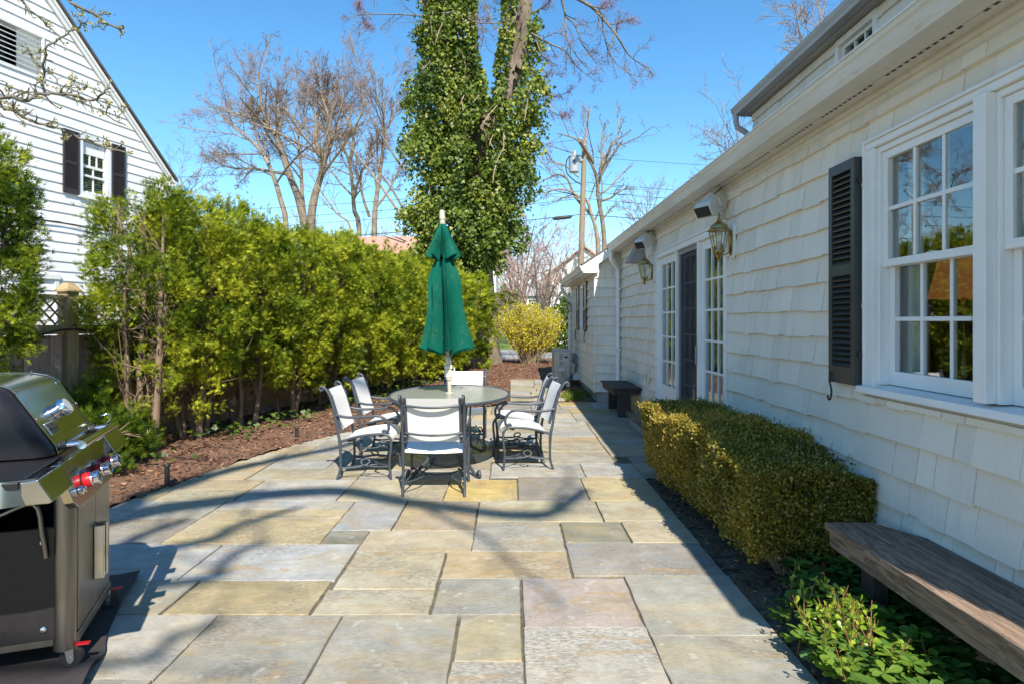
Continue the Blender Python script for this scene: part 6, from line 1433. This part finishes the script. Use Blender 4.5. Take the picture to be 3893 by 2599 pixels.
simple_house('low white building with a pale grey roof behind the pinkish bare tree', -1.4, 4.6, 60, 68, 1.2, 4.0, 5.2, M['white_siding'], M['greyroof'], wins=((-.6, .3, 2.7, 3.6), (.5, 1.4, 2.7, 3.6), (1.6, 2.5, 2.7, 3.6)))
simple_house('white gabled house with a salmon roof beside the wing, behind bare twigs', 3.1, 8.5, 50, 58, 1.2, 5.2, 7.3, M['white_siding'], M['salmon'], axis='y', wins=((4.2, 5.0, 2.6, 3.8),))
pf = thing('picket_fence', 'low white picket fence beyond the driveway at the wing corner', 'fence', (3.6, 34, 0)); m = MB()
for k in range(34): x = 2.6 + k * .16; m.hexa([(x, 34, 0), (x + .09, 34, 0), (x + .09, 34.03, 0), (x, 34.03, 0), (x, 34, 1.15), (x + .09, 34, 1.15), (x + .09, 34.03, 1.15), (x, 34.03, 1.15)])
m.build('pickets', M['white'], pf); m = MB(); m.box(2.5, 8.1, 34.035, 34.07, .25, .34); m.box(2.5, 8.1, 34.035, 34.07, .85, .94); m.build('rail', M['white'], pf)
# ================================================================ utility pole and wires
PX, PY = P(1333, 600, 35).x, 35
pt_ = P(1340.6, 322, 35)
up_ = thing('utility_pole', 'wooden utility pole with a grey transformer beyond the wing roof', 'utility pole', (PX, PY, 0))
m = MB(); m.tube([(PX - .12, PY, -.1), (PX, PY, 4.8), (pt_.x, PY, pt_.z)], [.19, .17, .125], 14); m.build('pole', M['pole'], up_, smooth=50)
a, b = P(1329.4, 322, 33.4), P(1361, 373, 36.8); m = MB(); d = (b - a); n_ = d.cross(Vector((0, 0, 1))).normalized() * .07; u_ = Vector((0, 0, .085))
m.hexa([a - n_ - u_, a + n_ - u_, b + n_ - u_, b - n_ - u_, a - n_ + u_, a + n_ + u_, b + n_ + u_, b - n_ + u_]); ca_ = m.build('crossarm', M['pole'], up_)
for k in (.08, .35, .65, .92):
    c_ = a.lerp(b, k) + Vector((0, 0, .09)); m = MB(); m.lathe([(.02, 0), (.05, .03), (.03, .07), (.055, .10), (.02, .15)], c_, 10); m.build('insulator', M['plastic'], ca_, smooth=40)
tc_ = P(1316.5, 376, 34.6); m = MB(); m.lathe([(.26, -.47), (.275, -.45), (.275, .36), (.30, .37), (.30, .41), (.16, .47)], tc_, 24); tf = m.build('transformer', M['trans'], up_, smooth=35)
m = MB(); m.lathe([(.05, .44), (.09, .50), (.05, .54), (.08, .60), (.045, .64), (.07, .70), (.02, .74)], tc_ + Vector((.05, 0, 0)), 12); m.build('bushing', M['plastic'], tf, smooth=40)
m = MB(); m.box(tc_.x - .10, tc_.x + .06, tc_.y - .285, tc_.y - .27, tc_.z + .02, tc_.z + .16); m.build('marking', mat('blue_marking', (.06, .10, .25), None, 5, .6), tf)
m = MB(); m.box(tc_.x + .26, PX + .05, tc_.y - .05, PY, tc_.z + .15, tc_.z + .25); m.build('hanger', M['grey'], up_)
m = MB(); m.tube(smooth_path([tc_ + Vector((-.2, -.1, .40)), tc_ + Vector((-.42, -.15, .1)), tc_ + Vector((-.40, -.1, -.5)), tc_ + Vector((0, 0, -.9)), Vector((PX, PY - .2, tc_.z - 1.1))]), .03, 6); m.build('lead', M['wire'], up_, smooth=60)
bx_ = P(1448, 420, 35) if False else P(1425, 431, 34.5)
def wire(pa, pb, sag, rad, lab, grp='overhead wires'):
    n = 26; pts = [pa.lerp(pb, i / n) + Vector((0, 0, -sag * 4 * (i / n) * (1 - i / n))) for i in range(n + 1)]
    m = MB(); m.tube(pts, rad, 5); return m.build('power_line', M['wire'], None, label=lab, cat='wire', group=grp)
wire(P(-900, 372, 35), P(1329.4, 320, 33.4), 1.6, .011, 'thin topmost wire crossing the sky left of the pole'); wire(P(1345, 360, 35), P(3200, 378, 35), .8, .011, 'thin topmost wire to the right of the pole')
for i, (ya, yb, rd) in enumerate([(470, 418, .012), (500, 438, .012), (523, 455, .012), (548, 492, .022)]):
    wire(P(-900, ya, 35), P(1336, yb, 35), 1.2, rd, ['upper of the four lower wires left of the pole', 'second of the four lower wires left of the pole', 'third of the four lower wires left of the pole', 'thick lowest cable left of the pole, passing just over the hedge'][i])
    wire(P(1336, yb, 35), P(3300, yb + [38, 42, 48, 10][i], 35), .9, rd, ['upper of the four lower wires right of the pole', 'second of the four lower wires right of the pole', 'third of the four lower wires right of the pole', 'thick lowest cable between the pole and the wing roof'][i])
sc_ = P(1290, 500, 34.8); m = MB(); m.tube([sc_ + Vector((-.55, 0, -.06)), sc_ + Vector((-.42, 0, -.04)), sc_ + Vector((.42, 0, .05)), sc_ + Vector((.55, 0, .08))], [.03, .10, .10, .03], 10); m.build('cable_splice', M['wire'], None, label='black cable splice case hanging on the thick wire left of the pole', cat='splice case', smooth=40)
# ================================================================ ivy covered maple
IT = thing('ivy_tree', 'huge two-stemmed tree smothered in green ivy behind the hedge end', 'tree', (-1.0, 21, 0)); IY = 21.0
r = random.Random(17)
LM = [([(1104, 850), (1103, 760), (1098, 640), (1090, 520), (1086, 440), (1092, 370)], .55, .42), ([(1092, 372), (1112, 310), (1140, 250), (1172, 180), (1192, 100), (1205, 0), (1212, -140), (1230, -330)], .36, .20), ([(1090, 380), (1068, 310), (1046, 220), (1026, 130), (1012, 20), (1000, -120), (985, -300)], .34, .16),
      ([(1058, 260), (1078, 160), (1085, 60), (1090, -60), (1100, -250)], .20, .12), ([(1046, 230), (1010, 180), (990, 90), (975, 0), (960, -150)], .16, .1)]
m = MB(); paths = []
for L, a, b in LM:
    pts = smooth_path([P(x, y, IY + .25 * math.sin(x * .02 + i)) for i, (x, y) in enumerate(L)], 4); n = len(pts); paths.append(pts)
    m.tube(pts, [a + (b - a) * i / (n - 1) + (.25 * max(0, 1 - i / 4) if a > .5 else 0) for i in range(n)], 14)
m.tube([P(1192, 160, IY - .3), P(1197, 148, IY - .75)], [.17, .16], 12)
m.build('trunk', M['bark'], IT, smooth=70)
# ivy: leaves packed round the stems, following the outline of the growth
outl = [(-200, 955, 1235), (0, 945, 1236), (60, 950, 1238), (120, 946, 1246), (190, 938, 1258), (250, 934, 1252), (300, 918, 1248), (340, 925, 1246), (400, 930, 1226), (450, 926, 1222), (500, 922, 1204), (560, 922, 1192), (600, 934, 1160), (640, 1010, 1120), (690, 1070, 1116), (760, 1085, 1114), (830, 1092, 1112)]
oy0 = np.array([o[0] for o in outl], float); oy = np.arange(-200, 831, 6.0); oa = np.interp(oy, oy0, [o[1] for o in outl]); ob = np.interp(oy, oy0, [o[2] for o in outl])
am_ = np.interp(oy, [-200, 600, 690], [1, 1, 0]); oa = oa + am_ * (10 + 13 * np.sin(oy / 21) + 9 * np.sin(oy / 9.5 + 2)); ob = ob - am_ * (8 + 13 * np.sin(oy / 24 + 1) + 9 * np.sin(oy / 10.5 + 4))
g = np.random.default_rng(77); CL = []; LB = []
def ivy_open(x, y):
    if 20 < y < 225 and abs(x - np.interp(y, [20, 120, 225], [1120, 1118, 1126])) < np.interp(y, [20, 60, 120, 225], [30, 33, 26, 4]): return True
    if y <= 20 and abs(x - 1122) < 30: return True
    return False
bare = lambda y: np.interp(y, [-60, 0, 100, 180, 240, 300], [1214, 1203, 1193, 1178, 1165, 1150])
for tr_ in range(9000):
    if len(LB) >= 150: break
    y = g.uniform(-70, 690); a, b = np.interp(y, oy, oa), np.interp(y, oy, ob); R_ = g.uniform(24, 52); R_ = min(R_, (b - a) * .32)
    x = g.uniform(a + R_ * .75, max(b - R_ * .75, a + R_ * .76))
    if ivy_open(x, y) or ivy_open(x + R_ * .6, y) or ivy_open(x - R_ * .6, y): R_ *= .55
    if ivy_open(x, y): continue
    if y < 275 and abs(x - bare(y)) < 12 + R_ * .6: continue
    if 275 < y < 420 and abs(x - np.interp(y, [275, 420], [1101, 1090])) < 9 + R_ * .5: continue
    if any(math.hypot(x - q[0], (y - q[1]) * .8) < (R_ + q[2]) * .47 for q in LB): continue
    LB.append((x, y, R_))
for (x, y, R_) in LB:
    a, b = np.interp(y, oy, oa), np.interp(y, oy, ob); mid, half = (a + b) / 2, (b - a) / 2; k = float(np.clip((x - mid) / half, -1, 1)); dep = math.sqrt(max(.05, 1 - k * k)) * half * IY / F * .62
    for side in (-1, 1):
        c = P(x, y, IY + side * dep); Rm = R_ * IY / F; t0 = g.normal(.46, .16)
        for q in range(int(R_ * R_ / (95 if side < 0 else 190))):
            d = g.normal(size=3); d /= np.linalg.norm(d); d[1] = side * abs(d[1])
            if g.random() < .25: d[2] = abs(d[2])
            p = c + Vector(d) * Rm * g.uniform(.75, 1.08); p.z -= .25 * Rm * max(0, -d[2])
            CL.append((*p, d[0], d[1], d[2], t0))
CL = np.array(CL); per = 30; idx = np.repeat(np.arange(len(CL)), per); n = len(idx)
cen = CL[idx, :3]; out = CL[idx, 3:6]
pos = cen + g.normal(size=(n, 3)) * np.array([.12, .10, .15])
fw = out * .35 + g.normal(size=(n, 3)) * .5 + [0, 0, -.55]; no = out * .9 + g.normal(size=(n, 3)) * .55 + [0, 0, .35]
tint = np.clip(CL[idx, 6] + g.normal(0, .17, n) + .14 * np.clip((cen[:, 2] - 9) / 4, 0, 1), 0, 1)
lx, ly = pos[:, 0] * F / pos[:, 1] + CX, CY - (pos[:, 2] - EYE) * F / pos[:, 1]
kp = np.array([not (ivy_open(lx[i] - 6, ly[i]) and ivy_open(lx[i] + 6, ly[i])) and not (pos[i, 1] < IY + .3 and ((ly[i] < 225 and abs(lx[i] - bare(ly[i])) < 13) or (270 < ly[i] < 410 and abs(lx[i] - np.interp(ly[i], [270, 410], [1102, 1089])) < 10 + 5 * math.sin(ly[i] / 9)) or (175 < ly[i] < 250 and abs(lx[i] - 1132 + (ly[i] - 175) * .2) < 9)) and g.random() < .9) for i in range(n)])
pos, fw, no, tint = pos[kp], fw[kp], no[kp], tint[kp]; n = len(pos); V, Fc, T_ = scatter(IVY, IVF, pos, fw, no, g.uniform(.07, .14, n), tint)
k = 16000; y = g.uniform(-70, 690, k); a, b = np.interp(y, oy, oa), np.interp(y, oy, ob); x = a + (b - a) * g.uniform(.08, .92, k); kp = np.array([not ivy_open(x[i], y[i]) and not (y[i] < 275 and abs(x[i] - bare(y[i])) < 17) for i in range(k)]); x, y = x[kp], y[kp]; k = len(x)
Yd = IY + g.normal(0, .45, k); cp_ = np.stack([(x - CX) * Yd / F, Yd, EYE - (y - CY) * Yd / F], 1); V2, F2, T2 = scatter(IVY, IVF, cp_, rdir(k, g) + [0, 0, -.5], rdir(k, g) + [0, -.6, .2], g.uniform(.09, .16, k), np.clip(g.normal(.3, .15, k), 0, 1))  # inner leaves tinted darker: shade within the ivy put into their colour
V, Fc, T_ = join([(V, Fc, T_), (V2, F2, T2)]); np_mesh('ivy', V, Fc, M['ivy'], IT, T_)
m = MB()
for k in range(60):
    i = r.randrange(len(CL)); p = Vector(CL[i, :3]); q = p + Vector((r.gauss(0, .25), r.gauss(0, .2) - .2, -r.uniform(.3, 1.2))); m.tube([p, p.lerp(q, .5) + Vector((r.gauss(0, .1), 0, 0)), q], [.02, .016, .01], 4, caps=False)
m.build('vines', M['stem'], IT)
# its flowering outer branches
def zb(x, y): return (1300 + x / 1.8023) / 1.6573, (y / 1.8023) / 1.6573
def ZB(*p): return [zb(*q) for q in p]
B = [MB(), MB(), MB()]; tips = []; r = random.Random(23)
for L, Y, ra in [(ZB((1550, -40), (1700, 40), (1780, 120), (1880, 240), (1960, 370), (2050, 440), (2120, 470)), 19, .075), (ZB((1500, -20), (1530, 110), (1540, 260), (1620, 400), (1730, 520)), 19.5, .05), (ZB((1540, 120), (1600, 180), (1640, 290), (1700, 380), (1800, 500)), 19.5, .035), (ZB((1300, 230), (1420, 300), (1530, 350), (1600, 450), (1740, 560)), 19.5, .045), (ZB((1330, 270), (1370, 380), (1440, 430), (1430, 490), (1470, 510)), 20, .03),
                  (ZB((1780, 120), (1800, 260), (1850, 400), (1960, 500), (2060, 530)), 19, .03), (ZB((1320, 80), (1420, 20), (1400, -40)), 19.5, .04), (ZB((640, 160), (700, 90), (560, 110), (400, 100), (200, 100), (100, 110), (20, 150)), 19.5, .04), (ZB((700, 100), (800, 80), (900, 150), (1040, 160), (1160, 170)), 19.2, .045), (ZB((880, 40), (960, 180), (960, 300), (930, 370)), 20.5, .03), (ZB((1050, 200), (1000, 60), (1080, -30)), 20, .03),
                  (ZB((200, 95), (120, 60), (110, 20)), 19.5, .018), (ZB((180, 100), (150, 160), (200, 200)), 19.5, .015), (ZB((1390, 560), (1400, 640), (1480, 660), (1570, 620)), 20.5, .02), (ZB((1380, 720), (1480, 790), (1560, 780)), 20.5, .018), (ZB((1700, 40), (1800, 60), (1860, 10)), 19, .025), (ZB((1880, 240), (1900, 140), (2030, 150)), 19, .022)]:
    pts = smooth_path([P(x, y, Y + r.uniform(-.3, .3)) for x, y in L], 3); grow(B, pts, ra * .8, .007, 0, 3, r, (10, 6, 4), .30, -.02, (25, 60), .15, .5, tips, .0045)
m = MB()
for b in B:
    o = len(m.v); m.v += b.v; m.f += [tuple(i + o for i in f) for f in b.f]; m.t += b.t; m.c += b.c
m.build('branches', M['greytwig'], IT, smooth=80)
tp = np.array([p[:] for p in tips]); n = 11000; k = g.integers(0, len(tp), n); q = tp[k] + g.normal(0, .07, (n, 3)); V, Fc, T_ = scatter([(-.3, 0, 0), (.3, .1, .1), (.25, 1, 0), (-.25, .8, .1)], [(0, 1, 2, 3)], q, rdir(n, g), rdir(n, g), g.uniform(.015, .036, n), g.random(n)); np_mesh('buds', V, Fc, M['redbud'], IT, T_)
# ================================================================ budding tree at the left edge
def zq(x, y): return x / 3.712, y / 3.712
def ZQ(*p): return [zq(*q) for q in p]
BT = thing('budding_tree', 'small tree with crooked twigs and opening buds reaching in at the upper left', 'tree', (-4.5, 4.1, 0)); r = random.Random(31); B = [MB(), MB(), MB()]; tips = []
tr = smooth_path([(-4.55, 4.1, -.05), (-4.5, 4.15, 1.0), (-4.45, 4.2, 2.0), (-4.5, 4.2, 3.0), (-4.3, 4.3, 4.4)], 3); B[0].tube(tr, [.07 - .003 * i for i in range(len(tr))], 10)
for L, ra in [(ZQ((-500, 760), (-200, 800), (0, 830), (180, 850), (300, 830), (390, 800), (540, 800), (650, 815), (740, 850), (830, 840), (890, 780), (935, 755)), .014), (ZQ((380, 800), (362, 650), (370, 500), (400, 400), (500, 320), (590, 265), (700, 205), (745, 178)), .0095), (ZQ((-500, 800), (-200, 850), (0, 910), (100, 940), (200, 1005), (330, 1058), (450, 1080), (540, 1108), (650, 1165), (760, 1200), (900, 1260), (1060, 1290)), .012),
              (ZQ((540, 800), (700, 872), (850, 935), (930, 990), (1060, 1065)), .006), (ZQ((400, -500), (480, -150), (570, -5), (700, 70), (800, 120), (900, 190), (1000, 240), (1065, 238)), .012), (ZQ((60, -300), (190, 0), (260, 90), (340, 160), (430, 245), (520, 312)), .009), (ZQ((180, 850), (210, 790), (290, 770), (330, 700), (370, 690)), .006), (ZQ((60, 840), (75, 760), (20, 690)), .005), (ZQ((360, 600), (280, 490), (230, 410), (170, 380)), .005), (ZQ((520, 790), (490, 680), (440, 620)), .004), (ZQ((610, 800), (640, 740), (700, 760), (735, 730)), .004), (ZQ((610, 760), (625, 690), (600, 630)), .003), (ZQ((850, 935), (890, 960), (930, 900), (890, 865)), .004), (ZQ((1000, 1010), (1050, 960), (1045, 900)), .003), (ZQ((900, 1260), (915, 1220), (905, 1165)), .003), (ZQ((110, 850), (120, 930), (160, 1000), (210, 1060)), .005), (ZQ((700, 205), (640, 140), (610, 90)), .004), (ZQ((800, 120), (870, 120), (950, 125)), .004), (ZQ((900, 190), (830, 220), (780, 240)), .004)]:
    Yd = r.uniform(4.0, 4.4); pts = smooth_path([P(x + r.gauss(0, .6), y + r.gauss(0, .6), Yd + .04 * math.sin(i * 1.7)) for i, (x, y) in enumerate(L)], 3); n = len(pts); pts = [p + Vector((r.gauss(0, .004), r.gauss(0, .01), r.gauss(0, .004))) for p in pts]
    grow(B, pts, ra, ra * .35 + .001, 1, 3, r, (1, max(6, int(n * .8)), 3), .09 if n > 12 else .2, .02, (35, 85), .08, .6, tips, .0018)
m = MB()
for b in B:
    o = len(m.v); m.v += b.v; m.f += [tuple(i + o for i in f) for f in b.f]; m.t += b.t; m.c += b.c
m.build('branches', M['greytwig'], BT, smooth=80)
tp = np.array([p[:] for p in tips]); sel = tp[g.random(len(tp)) < .14]; n = len(sel) * 6; q = np.repeat(sel, 6, 0) + g.normal(0, .008, (n, 3)); V, Fc, T_ = scatter(PL, PLF, q, rdir(n, g) + [0, -.1, .5], rdir(n, g), g.uniform(.012, .026, n), g.random(n)); np_mesh('buds', V, Fc, M['budyel'], BT, T_)
# ================================================================ maple behind the camera: its limbs throw the long shadows on the patio
def up_to(x, y, h): s_ = G(x, y); return s_ + Vector((.205, -.96, 1)) * h
SH = thing('bare_maple', 'tall bare maple standing behind the photographer, its limb shadows crossing the patio', 'tree', (-4.2, -6.5, 0)); r = random.Random(41); B = [MB(), MB(), MB()]
fk = Vector((-3.2, -5.6, 7.2)); tr = [(-4.2, -6.5, -.1), (-4.1, -6.4, 2), (-3.7, -6.0, 5), fk]; B[0].tube(smooth_path(tr, 4), [.34 - .008 * i for i in range(13)], 12)
for px, h, ra, rb, ks in [([(244, 1190), (368, 1164), (502, 1147), (636, 1130), (784, 1126), (900, 1148), (1040, 1166), (1150, 1180), (1240, 1178), (1290, 1150), (1330, 1120)], 9.5, .15, .06, (4, 3)), ([(250, 1170), (301, 1140), (418, 1103), (536, 1072), (640, 1050), (784, 1020), (880, 985)], 10.5, .14, .05, (5, 3)), ([(435, 1244), (500, 1215), (586, 1187), (680, 1160)], 9.0, .07, .03, (3, 2)), ([(430, 1330), (485, 1298), (535, 1261), (600, 1240)], 9.0, .06, .03, (3, 2)), ([(150, 1300), (300, 1230), (420, 1190)], 9.5, .09, .04, (4, 3)), ([(260, 1520), (360, 1460), (470, 1440)], 9, .05, .025, (3, 2))]:
    pts = [up_to(x, y, h + i * .15) for i, (x, y) in enumerate(px)]; pts = [fk.lerp(pts[0], .5) + Vector((0, 0, .5))] + pts if px[0][0] < 460 else pts
    if px[0][0] < 460: pts = [fk] + pts
    grow(B, smooth_path(pts, 3), ra, rb, 0, 2, r, ks, .22, .04, (30, 60), .3, .4, None, .012)
for k in range(5):
    d = Vector((r.uniform(-1, -.2), r.uniform(-1, -.2), r.uniform(.5, 1))); grow(B, wander(fk, d, r.uniform(4, 7), 7, r, .1, .06), .16, .04, 0, 3, r, (6, 5, 3), .42, .05, (28, 55), .3, .45, None, .012)
m = MB()
for b in B:
    o = len(m.v); m.v += b.v; m.f += [tuple(i + o for i in f) for f in b.f]; m.t += b.t; m.c += b.c
m.build('branches', M['bark2'], SH, smooth=80)
